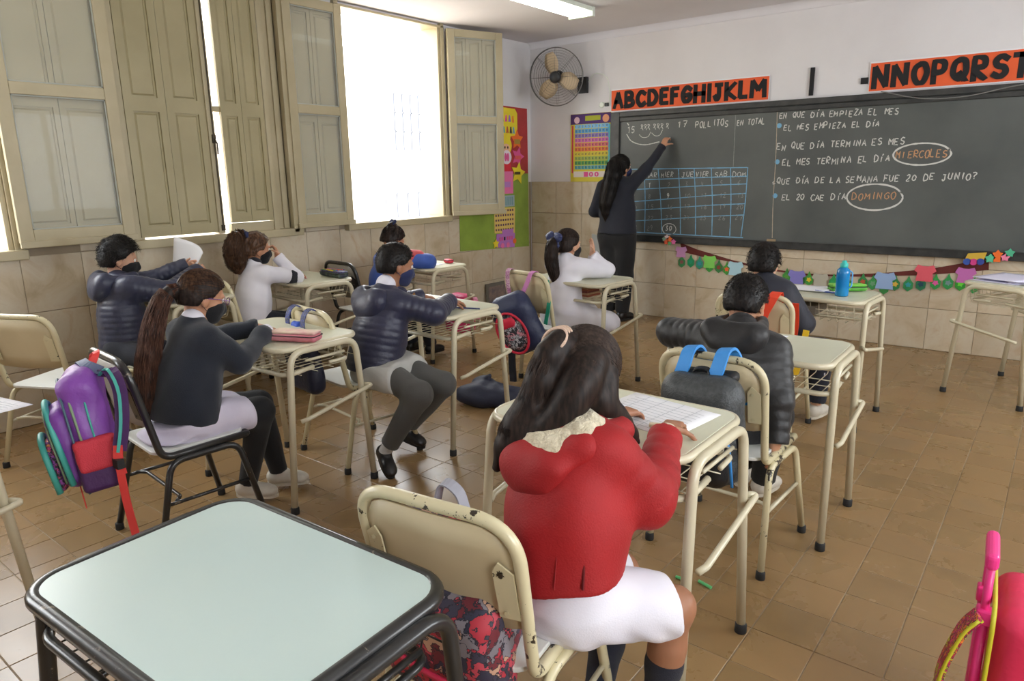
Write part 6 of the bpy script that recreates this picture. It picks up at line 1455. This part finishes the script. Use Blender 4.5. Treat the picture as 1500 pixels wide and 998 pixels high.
# ---- black and blue backpack on the right chair
nyl = mat('nylon_charcoal', srgb(50, 54, 56), .45, bump=(160, .3), noise=(60, srgb(78, 82, 84), .6)); nylb = mat('nylon_black', srgb(24, 25, 27), .5, bump=(60, .2)); sblue = mat('strap_blue', srgb(58, 140, 214), .55); ylw = mat('zip_pull_yellow', srgb(222, 200, 50), .5)
C, R = frame_of((-.925, 2.375, .405), -2, -3, -4)
bp = empty('backpack', C, 0, 'charcoal backpack with bright blue shoulder straps on the chair behind the black puffer', 'backpack')
soft([((0, -.075, .19), (.155, .075, .195), .08, .03), ((0, -.06, .34), (.125, .05, .05), .045, .05)], .006, nyl, 'bag_body', bp, C, R, (.004, 26), 4)
f_ = soft([((0, -.145, .135), (.130, .045, .130), .06, .03)], .006, nylb, 'front_pocket', bp, C, R, (.003, 30), 5); MB().tube(arc(C, R, .140, .03, .285, -.158, bulge=.014), .006, 6).build('pocket_piping', sblue, f_, smooth=True)
MB().tube(arc(C, R, .150, .05, .355, -.110, bulge=.012), .0035, 6).build('zip', nylb, bp, smooth=True); soft([((0, -.165, .255), (.125, .015, .022), .012, .01)], .006, sblue, 'blue_band', bp, C, R, None)
tb = lambda *p: Vector(R@V3(*p))
for s, xx in ((-1, -.075), (1, .055)): strap([tb(xx-.01, -.06, .385), tb(xx, -.045, .425), tb(xx+.005, -.01, .468), tb(xx+.005, .05, .46), tb(xx+.02, .075, .39), tb(xx+.04, .07, .25)], .050, sblue, 'shoulder_strap', bp, R@V3(1, 0, .1), 18, .005)
strap([tb(-.04, -.07, .375), tb(-.03, -.05, .41), tb(.02, -.05, .41), tb(.03, -.07, .375)], .02, nylb, 'haul_loop', bp, R@V3(0, 1, .3)); soft([((0, -.03, .385), (.12, .028, .02), .018, .01)], .006, nylb, 'top_panel', bp, C, R, None)
strap([tb(.150, -.10, .20), tb(.156, -.11, .165), tb(.158, -.11, .14)], .016, ylw, 'zip_pull', bp, R@V3(0, 1, 0)); strap([tb(-.02, -.165, .265), tb(-.018, -.185, .25), tb(-.018, -.19, .235)], .008, ylw, 'zip_pull', bp, R@V3(1, 0, 0))

# ---- dark school bag on the white-coated child's chair
navn = mat('nylon_navy', srgb(38, 46, 76), .5, bump=(50, .3)); C, R = frame_of((-2.82, 3.78, .36), 22, -10, -24)
bp = empty('school_bag', C, 0, 'navy school bag with red oval pocket and pink straps hanging from a cream chair', 'bag')
soft([((0, -.055, .16), (.150, .075, .20), .08, .03), ((0, -.02, .32), (.115, .06, .06), .05, .05)], .007, navn, 'bag_body', bp, C, R, (.006, 24), 6)
pr = pattern_mat('print_red_grey', [srgb(30, 30, 34), srgb(190, 190, 196), srgb(40, 40, 46), srgb(206, 140, 150), srgb(120, 124, 130)], 48, .6)
f_ = soft([((-.03, -.125, .145), (.100, .034, .150), .08, .02)], .006, pr, 'front_pocket', bp, C, R, (.002, 40), 7); tb = lambda *p: Vector(R@V3(*p))
soft([((-.03, -.155, .225), (.074, .014, .050), .045, .02)], .006, mat('pocket_red', srgb(206, 36, 64), .6), 'pocket_flap', f_, C, R, None)
MB().tube([tb(-.03+.100*math.cos(a), -.148, .145+.150*math.sin(a)) for a in np.linspace(0, 2*PI, 26, endpoint=False)], .009, 7, closed=True).build('pocket_trim', mat('trim_crimson', srgb(196, 34, 60), .6), f_, smooth=True)
soft([((0, -.06, .315), (.09, .03, .022), .02, .01)], .006, mat('print_pale_pink', srgb(216, 180, 192), .6), 'top_band', bp, C, R, None)
psm = pattern_mat('strap_pink_print', [srgb(222, 150, 190), srgb(236, 200, 216), srgb(196, 110, 170)], 90, .6)
tw = lambda x, y, z: Vector((x, y, z))-Vector(C)
strap([tw(-2.985, 3.76, .66), tw(-3.00, 3.755, .75), tw(-3.015, 3.775, .845), tw(-3.01, 3.83, .84), tw(-3.0, 3.86, .72)], .032, psm, 'shoulder_strap', bp, (1, 0, 0), 16); strap([tw(-2.90, 3.75, .66), tw(-2.84, 3.745, .75), tw(-2.80, 3.755, .845), tw(-2.79, 3.81, .84), tw(-2.80, 3.85, .72)], .032, mat('strap_lilac_pink', srgb(206, 130, 186), .6), 'shoulder_strap', bp, (1, 0, 0), 16)
strap([tw(-2.70, 3.80, .80), tw(-2.685, 3.80, .66), tw(-2.70, 3.78, .50)], .03, mat('strap_green', srgb(40, 160, 128), .6), 'green_strap', bp, (.8, 0, .5)); 
sd = Sdf(); sd.chain([(-3.02, 3.82, .60), (-3.05, 3.80, .45), (-3.04, 3.80, .33)], (.05, .06, .035), .03); sd.mod(wrinkle(.008, 40, 3)); sdf_obj('dark_flap', sd, .008, dark_navy, bp, C); strap([tw(-3.01, 3.80, .36), tw(-3.01, 3.80, .20), tw(-3.0, 3.80, .04)], .05, dark_navy, 'hanging_sleeve', bp, (1, 0, 0), 10, .010)

# ---- patterned bag behind the girl in red
prm = pattern_mat('print_faces_red', [srgb(176, 48, 62), srgb(52, 52, 70), srgb(128, 122, 128), srgb(190, 70, 84), srgb(60, 56, 72), srgb(190, 150, 124), srgb(110, 40, 50)], 34, .65, (.02, .02, .03), .10)
C, R = frame_of((-.99, 1.035, .40), 8, -10, 0); bp = empty('backpack', C, 0, 'red and grey patterned backpack squeezed under the chipped chair back', 'backpack')
soft([((0, -.03, .10), (.160, .065, .13), .055, .04), ((0, .045, .20), (.150, .06, .15), .05, .04), ((-.03, -.035, .0), (.115, .05, .045), .04, .05)], .0065, prm, 'bag_body', bp, C, R, (.006, 26), 8)
tb = lambda *p: Vector(R@V3(*p)); MB().tube(bez([tb(-.165, -.085, .10), tb(-.06, -.112, .075), tb(.06, -.110, .05), tb(.155, -.09, .04)], 18), .007, 6).build('zip', mat('zip_crimson', srgb(190, 40, 70), .5), bp, smooth=True)
strap([tb(-.06, .08, .36), tb(-.04, .09, .415), tb(.0, .09, .40), tb(.02, .08, .36)], .03, mat('loop_grey', srgb(150, 150, 160), .6), 'haul_loop', bp, R@V3(0, 1, 0))

# ---- blue-strapped bag on the middle boy's chair
C, R = frame_of((-2.985, 2.105, .42), -8, -6, 0); bp = empty('backpack', C, 0, 'dark navy backpack with blue straps looped over the middle chair back', 'backpack')
soft([((0, -.03, .15), (.135, .05, .15), .045, .03)], .008, mat('nylon_ink', srgb(28, 30, 48), .5, bump=(50, .3)), 'bag_body', bp, C, R, (.006, 24), 9); tb = lambda *p: Vector(R@V3(*p))
bp_m = pattern_mat('strap_blue_print', [srgb(60, 80, 170), srgb(90, 90, 110), srgb(40, 50, 100)], 80, .6)
for x in (-.10, .06): strap([tb(x+.01, -.03, .30), tb(x, -.03, .37), tb(x, .0, .425), tb(x, .045, .42), tb(x, .06, .30)], .042, bp_m, 'shoulder_strap', bp, R@V3(1, 0, 0))
soft([((-.02, -.02, .335), (.04, .02, .035), .02, .02)], .006, mat('cloth_cobalt', srgb(44, 84, 190), .6), 'blue_pouch', bp, C, R, (.004, 60))
for x in (-.05, .03, .09): MB().tube([tb(x, -.085, .29), tb(x+.005, -.09, .26), tb(x, -.09, .24)], .004, 6).build('buckle', mat('buckle_brass', srgb(190, 180, 130), .3, .8), bp)

# ---- pink things near the blue-jacketed child
pk = mat('nylon_hot_pink', srgb(226, 60, 124), .5, bump=(50, .3)); C, R = frame_of((-4.03, 4.40, .16), -14, 0, 0)
bp = empty('pink_backpack', C, 0, 'hot pink backpack hanging below the desk with the red case', 'backpack')
soft([((0, 0, .17), (.13, .08, .17), .06, .03), ((0, -.09, .12), (.10, .03, .10), .03, .03)], .008, pk, 'bag_body', bp, C, R, (.004, 26), 12); tb = lambda *p: Vector(R@V3(*p))
for z in (.10, .20): MB().tube([tb(-.11, -.125, z), tb(.0, -.128, z+.01), tb(.11, -.125, z)], .006, 6).build('zip', mat('zip_pale_pink', srgb(240, 190, 214), .5), bp, smooth=True)
strap([tb(.13, .0, .30), tb(.20, .0, .33), tb(.26, -.02, .26), tb(.27, -.02, .16)], .035, mat('strap_pink_white', srgb(236, 150, 186), .5), 'shoulder_strap', bp, R@V3(.3, 1, 0))

# ---- pink trolley bag at the lower right corner
hot = mat('plastic_pink', srgb(240, 58, 140), .35); hotn = mat('nylon_raspberry', srgb(216, 44, 84), .5, bump=(50, .2), noise=(4, srgb(226, 56, 98), .8)); trim_y = mat('trim_lime', srgb(196, 190, 44), .5)
C, R = frame_of((.045, 1.90, .0), 94, 0, 0); tr = empty('trolley_backpack', C, 0, 'pink wheeled backpack with lime piping at the bottom right corner', 'backpack')
soft([((.035, -.02, .275), (.135, .085, .225), .05, .03)], .006, hotn, 'bag_body', tr, C, R, (.003, 22), 14); tb = lambda *p: Vector(R@V3(*p))
soft([((.035, -.125, .19), (.11, .03, .12), .03, .02)], .006, hotn, 'front_pocket', tr, C, R, (.003, 30), 15); soft([((-.105, -.01, .14), (.018, .07, .10), .016, .01)], .006, hotn, 'side_pocket', tr, C, R, (.003, 30), 15)
def ringp(x): return [tb(x, -.02+.088*math.cos(a)*(1 if abs(math.cos(a)) < .7 else 1), .275+.228*math.sin(a)) for a in np.linspace(0, 2*PI, 30, endpoint=False)]
def sqring(yy, g=0.0):
    return [tb(p[0]+.035, yy, p[1]+.275) for p in rrect(.276, .456, .055, 6)]
MB().tube(sqring(.068), .0055, 7, closed=True).build('piping', trim_y, tr, smooth=True); MB().tube(sqring(-.090), .0055, 7, closed=True).build('piping', trim_y, tr, smooth=True)
for s in (-.045, .065):
    MB().tube([tb(s, .085, .05), tb(s, .085, .44)], .012, 8).tube([tb(s, .085, .40), tb(s, .085, .59)], .009, 8).build('trolley_rail', hot, tr, smooth=True)
    o = MB().box(-.017, .017, -.017, .017, -.02, .02).build('rail_collar', hot, tr); o.location = tb(s, .085, .455); o.rotation_euler = (0, 0, math.radians(94)); bevel(o, .005)
o = MB().box(-.075, .075, -.014, .014, -.020, .022).build('trolley_handle', hot, tr); o.location = tb(.01, .085, .60); o.rotation_euler = (0, 0, math.radians(94)); bevel(o, .012, 3)
fl = pattern_mat('print_pink_flowers', [srgb(196, 30, 80), srgb(226, 60, 130), srgb(160, 24, 60), srgb(236, 130, 60), srgb(206, 200, 60)], 60, .5)
for x in (-.075,):
    P = [tb(x, .095, .47), tb(x-.01, .125, .42), tb(x-.02, .155, .30), tb(x-.02, .15, .19), tb(x-.01, .13, .12)]
    strap(P, .052, fl, 'shoulder_strap', tr, R@V3(1, .1, 0), 18, .007)
    for q in (-1, 1): MB().tube([p+Vector(R@V3(q*.028, 0, 0)) for p in [Vector(v) for v in bez(P, 18)]], .0045, 6).build('strap_piping', trim_y, tr, smooth=True)
strap([tb(-.115, .05, .14), tb(-.13, .09, .09), tb(-.115, .12, .05)], .040, mat('strap_magenta', srgb(206, 40, 120), .5), 'side_strap', tr, R@V3(.3, .5, 1), 12, .004)
for s in (-.07, .14): MB().lathe([(.001, -.014), (.030, -.012), (.032, 0), (.030, .012), (.001, .014)], (0, 0, 0), 18, 'x').build('wheel', rubber, tr, smooth=True).location = tb(s, .075, .032)
bt = empty('juice_bottle', C+R@V3(-.118, -.10, .10)*1.0+V3(.0, 0, 0), 0, 'clear drink bottle with orange cap in the side pocket of the pink trolley bag', 'bottle')
MB().lathe([(.026, 0), (.030, .006), (.030, .05), (.027, .058), (.030, .066), (.030, .125), (.024, .145), (.014, .155), (.014, .165)], (0, 0, 0), 20).build('bottle_body', mat('bottle_plastic', srgb(110, 106, 92), .1, trans=.35, noise=(10, srgb(80, 76, 66), .5)), bt, smooth=True)
MB().lathe([(.019, .150), (.0195, .152), (.0195, .178), (.017, .182), (.001, .183)], (0, 0, 0), 20).build('bottle_cap', mat('cap_orange', srgb(240, 96, 20), .4), bt, smooth=True)
MB().lathe([(.0305, .068), (.0309, .070), (.0309, .118), (.0305, .12)], (0, 0, 0), 20).build('bottle_label', mat('label_grey', srgb(90, 92, 96), .5), bt, smooth=True)

# ---- dark bundle on the floor
sd = Sdf(); sd.ell((-2.90, 3.36, .075), (.20, .12, .085), rotmat(20), .05); sd.ell((-2.74, 3.46, .06), (.17, .11, .065), rotmat(10), .05); sd.ell((-2.96, 3.42, .12), (.10, .08, .05), rotmat(-20), .04); sd.cone((-2.95, 3.40, .15), (-2.90, 3.42, .19), .015, .01, .03)
sd.mod(wrinkle(.010, 26, 5)); sd.cut(lambda P: P[:, 2]-.004, .004); b_ = sdf_obj('bundled_jacket', sd, .007, mat('bundle_navy', srgb(34, 38, 58), .6, bump=(50, .2)), None, (-2.85, 3.4, 0)); b_.location = (-2.85, 3.4, 0); tag(b_, 'crumpled navy garment lying on the floor behind the middle desk', 'clothing')

# ---- papers, cases, pens
def sheet(name, pts, z, label, group=None, m=None, curl=.0, th=.0012, cat='paper', parts=1):
    n = 6; a, b, c, d = [np.array(p, float) for p in pts]; V = []; F = []
    for i in range(n+1):
        for j in range(n+1):
            u, v = i/n, j/n; p = a*(1-u)*(1-v)+b*u*(1-v)+c*u*v+d*(1-u)*v; V.append((p[0], p[1], z+curl*(u*u*.6+v*v*.4)))
    for i in range(n):
        for j in range(n): q = i*(n+1)+j; F.append((q, q+n+1, q+n+2, q+1))
    o = link_mesh(name, V, F, m or paper, None); s_ = o.modifiers.new('s', 'SOLIDIFY'); s_.thickness = th; tag(o, label, cat, group); return o
DZ = .7665
def ruled(name, pts, z, label):
    o = sheet(name, pts, z, label); a, b, c, d = [np.array(p, float) for p in pts]; mb = MB()
    for k in range(1, 11):
        t = k/12; p0 = a*(1-t)+d*t; p1 = b*(1-t)+c*t; s0 = p0+(p1-p0)*.08; s1 = p0+(p1-p0)*.9; w = (d-a)/np.linalg.norm(d-a)*.0012
        mb.quad((*(s0-w), z+.0009), (*(s1-w), z+.0009), (*(s1+w), z+.0009), (*(s0+w), z+.0009))
    for k in range(1, 5):
        t = k/5; p0 = a+(b-a)*t; p1 = d+(c-d)*t; w = (b-a)/np.linalg.norm(b-a)*.001; mb.quad((*(p0-w), z+.001), (*(p0+w), z+.001), (*(p1+w), z+.001), (*(p1-w), z+.001))
    q = mb.build('printed_lines', mat('print_faint_grey', srgb(180, 184, 190), .8), o); q['kind'] = 'stuff'; return o
ruled('worksheet', [(-1.12, 1.80), (-.80, 1.72), (-.765, 2.00), (-1.085, 2.05)], DZ, 'printed white worksheet under the hands of the girl in red')
o = MB().box(-.022, .022, -.010, .010, 0, .011).build('eraser', mat('eraser_cream', srgb(224, 210, 180), .8)); o.location = (-.875, 1.785, DZ+.001); o.rotation_euler = (0, 0, .4); bevel(o, .003); tag(o, 'small cream eraser on the worksheet beside the hand of the girl in red', 'eraser')
sheet('paper_sheet', [(-1.22, 2.84), (-.93, 2.86), (-.93, 3.19), (-1.22, 3.17)], DZ, 'blank white paper on the desk of the boy in the black puffer')
def pencil_case(loc, deg, L, m, label, m2=None, w=.045, h=.02, zipm=None, name='pencil_case'):
    e = empty(name, loc, math.radians(deg), label, 'pencil case'); sd = Sdf(); sd.box((0, 0, h*.95), (L/2, w, h*.9), None, .018, .01); sd.mod(wrinkle(.002, 60, 3)); V, F = sd.mesh(.0045); np_mesh('case_body', V, F, m, e)
    if m2: sd = Sdf(); sd.box((0, .004, h*2.05), (L/2*.96, w*.9, h*.35), None, .008, .01); sd.mod(wrinkle(.002, 50, 4)); V, F = sd.mesh(.0045); np_mesh('case_lid', V, F, m2, e)
    MB().tube([(x*1.01, y*1.01, h*1.45) for x, y in rrect(L, w*2, .018, 4)], .0022, 5, closed=True).build('zip', zipm or rubber, e, smooth=True); return e
pencil_case((-2.72, 1.84, DZ), 24, .235, mat('case_pink', srgb(214, 142, 152), .6, noise=(12, srgb(196, 110, 124), .8)), 'pink pencil case with pale patterned lid lying on the ponytailed girl\'s desk', mat('case_lid_cream', srgb(226, 206, 180), .6, noise=(14, srgb(214, 150, 160), .9)))
pencil_case((-4.28, 3.27, DZ), -5, .27, mat('case_dark', srgb(40, 40, 60), .5, noise=(40, srgb(90, 110, 90), .9)), 'dark open pencil case with coloured pencils on the desk under the shutters', mat('case_lid_violet', srgb(96, 90, 140), .5, noise=(50, srgb(30, 30, 40), .9)))
for i, c in enumerate(((230, 200, 60), (60, 140, 80), (200, 60, 60), (60, 90, 190), (220, 130, 60), (120, 70, 150))):
    o = MB().tube([(-.07, 0, 0), (.07, 0, 0)], .0042, 6).build('coloured_pencil', mat('pencil_%d' % i, srgb(*c), .5), None); o.location = (-4.31+.004*i, 3.245+.012*i, DZ+.049); o.rotation_euler = (0, 0, rnd.uniform(-.3, .3)); tag(o, ('yellow', 'green', 'red', 'blue', 'orange', 'violet')[i]+' pencil lying in the open dark pencil case', 'pencil')
o = MB().tube([(-.08, 0, 0), (.08, 0, 0)], .0045, 6).build('pink_pencil', mat('pencil_pink', srgb(206, 120, 140), .5)); o.location = (-4.44, 3.09, DZ+.005); o.rotation_euler = (0, 0, -.1); tag(o, 'pink pencil lying flat before the curly-haired girl', 'pencil')
pencil_case((-4.10, 4.33, DZ), -20, .10, mat('case_red', srgb(214, 50, 76), .5), 'small red case on the far desk beside the child in royal blue', None, .03, .018)
sheet('paper_sheet', [(-4.32, 4.10), (-4.08, 4.10), (-4.08, 4.27), (-4.32, 4.27)], DZ, 'white sheet on the desk of the child in royal blue')
# middle boy's desk
sheet('drawing_sheet', [(-3.10, 2.72), (-2.84, 2.72), (-2.84, 2.93), (-3.10, 2.93)], DZ, 'white drawing sheet on the middle boy\'s desk', m=mat('drawing_white', srgb(228, 226, 226), .8))
o = MB().box(-.035, .035, -.02, .02, 0, .012).build('eraser_case', mat('plastic_redwhite', srgb(226, 90, 90), .5)); o.location = (-2.97, 2.84, DZ+.002); tag(o, 'small red box on the drawing sheet of the middle desk', 'box')
sd = Sdf(); sd.ell((0, 0, .03), (.035, .028, .03), None, .01); sd.cone((.01, 0, .05), (.02, 0, .075), .014, .008, .01); sd.mod(wrinkle(.004, 90, 2)); V, F = sd.mesh(.005); o = np_mesh('toy_figure', V, F, mat('toy_amber', srgb(206, 150, 50), .5, noise=(30, srgb(90, 50, 30), .9))); o.location = (-2.90, 2.75, DZ+.003); tag(o, 'small amber toy beside the middle boy\'s mask', 'toy')
o = MB().box(-.075, .075, -.018, .018, 0, .014).build('dark_ruler_case', nylb); o.location = (-2.86, 2.93, DZ); o.rotation_euler = (0, 0, .25); tag(o, 'flat black case on the middle desk beyond the puffer sleeve', 'case')
o = MB().tube([(-.075, 0, 0), (.075, 0, 0)], .0045, 6).build('blue_pencil', mat('pencil_navy', srgb(50, 60, 110), .4)); o.location = (-2.58, 2.86, DZ+.0046); o.rotation_euler = (0, 0, .35); tag(o, 'dark blue pencil by the right hand on the middle desk', 'pencil')
# front right desk
bt = empty('water_bottle', (-1.005, 4.42, DZ), 0, 'translucent blue water bottle with teal cap standing near the chalkboard', 'bottle')
MB().lathe([(.034, 0), (.037, .004), (.037, .05), (.036, .055), (.037, .06), (.037, .135), (.034, .155), (.020, .168), (.017, .172)], (0, 0, 0), 24).build('bottle_body', mat('bottle_blue', srgb(24, 128, 210), .12, trans=.25, noise=(6, srgb(20, 160, 214), .8)), bt, smooth=True)
MB().lathe([(.020, .168), (.022, .172), (.022, .190), (.014, .196), (.012, .208), (.001, .210)], (0, 0, 0), 20).build('bottle_cap', mat('cap_teal', srgb(60, 190, 180), .4), bt, smooth=True); MB().tube(fillet([(.034, 0, .15), (.050, 0, .14), (.050, 0, .06), (.037, 0, .05)], .015, 4), .004, 6).build('bottle_handle', mat('bottle_blue_light', srgb(90, 170, 230), .3), bt, smooth=True)
for i, (x, y, a, c) in enumerate(((-1.19, 4.58, .1, .0), (-1.16, 4.61, .25, .004), (-1.22, 4.55, -.1, .008))):
    q = lambda u, v: (x+u*math.cos(a)-v*math.sin(a), y+u*math.sin(a)+v*math.cos(a))
    sheet('loose_paper', [q(-.12, -.09), q(.12, -.09), q(.12, .09), q(-.12, .09)], DZ+.001+i*.0022, 'loose white paper in the pile beside the blue water bottle', 'papers beside the water bottle', curl=c)
o = MB().tube([(-.075, 0, 0), (.075, 0, 0)], .0048, 6).build('blue_pen', mat('pen_blue', srgb(50, 80, 170), .4)); o.location = (-1.10, 4.47, DZ+.006); o.rotation_euler = (0, 0, -.25); tag(o, 'blue pen lying on the papers left of the water bottle', 'pen')
pencil_case((-1.02, 4.62, DZ), 38, .22, mat('case_green', srgb(110, 186, 66), .55, noise=(20, srgb(70, 150, 50), .9)), 'bright green open pencil case behind the water bottle', mat('case_lid_green', srgb(130, 200, 80), .55), .04, .018)
o = MB().box(-.09, .09, -.12, .12, 0, .055).build('carton', mat('cardboard_grey', srgb(122, 112, 98), .8)); o.location = (-1.20, 4.42, .655); bevel(o, .004); tag(o, 'grey-brown carton stored in the basket under the bottle desk', 'box')
# stack of papers on the rightmost desk
for i in range(5):
    a = math.radians(67)+rnd.uniform(-.12, .12); x, y = -.20+rnd.uniform(-.03, .03)+(.12 if i % 2 else -.05), 5.62+rnd.uniform(-.03, .03)-(.04 if i % 2 else 0); q = lambda u, v: (x+u*math.cos(a)-v*math.sin(a), y+u*math.sin(a)+v*math.cos(a))
    sheet('stacked_sheet', [q(-.17, -.14), q(.17, -.14), q(.17, .14), q(-.17, .14)], DZ+.003+i*.005, 'pale lilac-white notebook sheet in the stack at the right edge', 'sheets stacked on the rightmost desk', m=mat('paper_lilac', srgb(214, 212, 232), .8), curl=.003, th=.0035)
# left edge desk
ruled('exercise_sheet', [(-2.92, .50), (-2.64, .58), (-2.66, .76), (-2.95, .70)], DZ, 'printed sheet overhanging the desk corner at the left edge')
o = MB().box(-.06, .06, -.04, .04, 0, .05).build('red_pouch', mat('pouch_red', srgb(196, 40, 44), .6)); o.location = (-2.70, .55, .648); bevel(o, .015, 3); tag(o, 'red pouch lying in the basket of the desk at the left edge', 'pouch')
# the sheet held by the boy at the wall
P = [V3(-4.56, 2.24, 1.13), V3(-4.27, 2.27, 1.04), V3(-4.36, 2.25, .93), V3(-4.60, 2.22, .89)]
V = []; n = 8
for i in range(n+1):
    for j in range(n+1):
        u, v = i/n, j/n; p = P[0]*(1-u)*(1-v)+P[1]*u*(1-v)+P[2]*u*v+P[3]*(1-u)*v; V.append(p+V3(0, .05*math.sin(PI*u)*(1-v*.4), 0))
o = link_mesh('held_paper', [Vector(p) for p in V], [(i*(n+1)+j, (i+1)*(n+1)+j, (i+1)*(n+1)+j+1, i*(n+1)+j+1) for i in range(n) for j in range(n)], paper); s_ = o.modifiers.new('s', 'SOLIDIFY'); s_.thickness = .0012; tag(o, 'curved white sheet held up by the boy at the wall', 'paper')
# red things, straps
pencil_case((-1.27, 3.13, DZ), 30, .10, mat('case_red', srgb(214, 50, 76), .5), 'small red case peeking out left of the boy in the black puffer', None, .028, .018)
orange_s = mat('strap_vermilion', srgb(226, 66, 34), .6)
e = empty('orange_bag', (-1.24, 3.78, .5), 0, 'vermilion bag strap looped over the chair back of the boy by the chalkboard', 'bag'); O = Vector((-1.24, 3.78, .5))
tw = lambda x, y, z: Vector((x, y, z))-O
strap([tw(-1.24, 3.735, .58), tw(-1.235, 3.735, .72), tw(-1.20, 3.735, .81), tw(-1.18, 3.75, .853), tw(-1.18, 3.81, .845), tw(-1.19, 3.84, .70)], .055, orange_s, 'shoulder_strap', e, (1, 0, 0)); strap([tw(-1.10, 3.84, .80), tw(-1.10, 3.87, .68), tw(-1.11, 3.88, .55)], .04, orange_s, 'shoulder_strap', e, (1, 0, .1))
soft([((0, 0, 0), (.11, .03, .10), .028, .02)], .008, orange_s, 'bag_body', e, np.array((-1.24, 3.78, .5)), rotmat(3))
yel_s = mat('strap_yellow', srgb(226, 190, 40), .6); e = empty('yellow_ribbon', (-1.10, 3.85, .5), 0, 'yellow strap dangling beneath the chair by the chalkboard', 'strap'); O = Vector((-1.10, 3.85, .5))
strap([tw(-1.14, 3.84, .64), tw(-1.155, 3.84, .54), tw(-1.13, 3.84, .46)], .05, yel_s, 'webbing', e, (1, 0, .1)); strap([tw(-1.03, 3.84, .66), tw(-1.045, 3.84, .52), tw(-1.07, 3.84, .40)], .032, yel_s, 'webbing', e, (1, 0, .2)); strap([tw(-1.14, 3.84, .52), tw(-1.08, 3.84, .50), tw(-1.04, 3.84, .53)], .03, yel_s, 'webbing', e, (0, 0, 1))
o = MB().tube([(-.822, 2.705, .615), (-.800, 2.700, .53), (-.782, 2.69, .46)], .0042, 6).build('yellow_pencil', ylw); tag(o, 'yellow pencil held upright at the black puffer boy\'s hip', 'pencil')
for i, (x, y, a) in enumerate(((-.965, 2.235, .1), (-.885, 2.25, -.25))):
    o = MB().tube([(-.028, 0, 0), (.028, 0, 0)], .006, 8).build('green_marker_piece', mat('plastic_green', srgb(96, 190, 120), .4)); o.location = (x, y, .006); o.rotation_euler = (0, 0, a); tag(o, ('left', 'right')[i]+' piece of a green marker on the floor by the desk leg', 'marker')
# books in the basket of the desk in front of the teacher
for i in range(5):
    o = MB().box(-.11, .11, -.075, .075, 0, .013).build('exercise_book', mat('book_%d' % (i % 3), srgb(*((150, 84, 60), (176, 140, 104), (120, 60, 50))[i % 3]), .7)); o.location = (-2.70+rnd.uniform(-.01, .01), 4.22, .645+i*.0135); o.rotation_euler = (0, 0, -.07+rnd.uniform(-.05, .05)); tag(o, 'brownish exercise book stacked in the basket before the teacher', 'book', 'books in the basket of the white-coated child\'s desk')
# framed print leaning low on the wall
e = empty('framed_print', (XL+.02, 5.97, 0), 0, 'small grey framed print leaning low against the tiles by the window wall', 'picture'); MB().box(.0, .02, -.19, .19, .0, .32).build('print_frame', mat('frame_grey', srgb(110, 106, 98), .5), e); MB().box(.019, .022, -.155, .155, .04, .285).build('print', mat('print_brownish', srgb(150, 130, 118), .6, noise=(14, srgb(90, 84, 96), .9)), e)
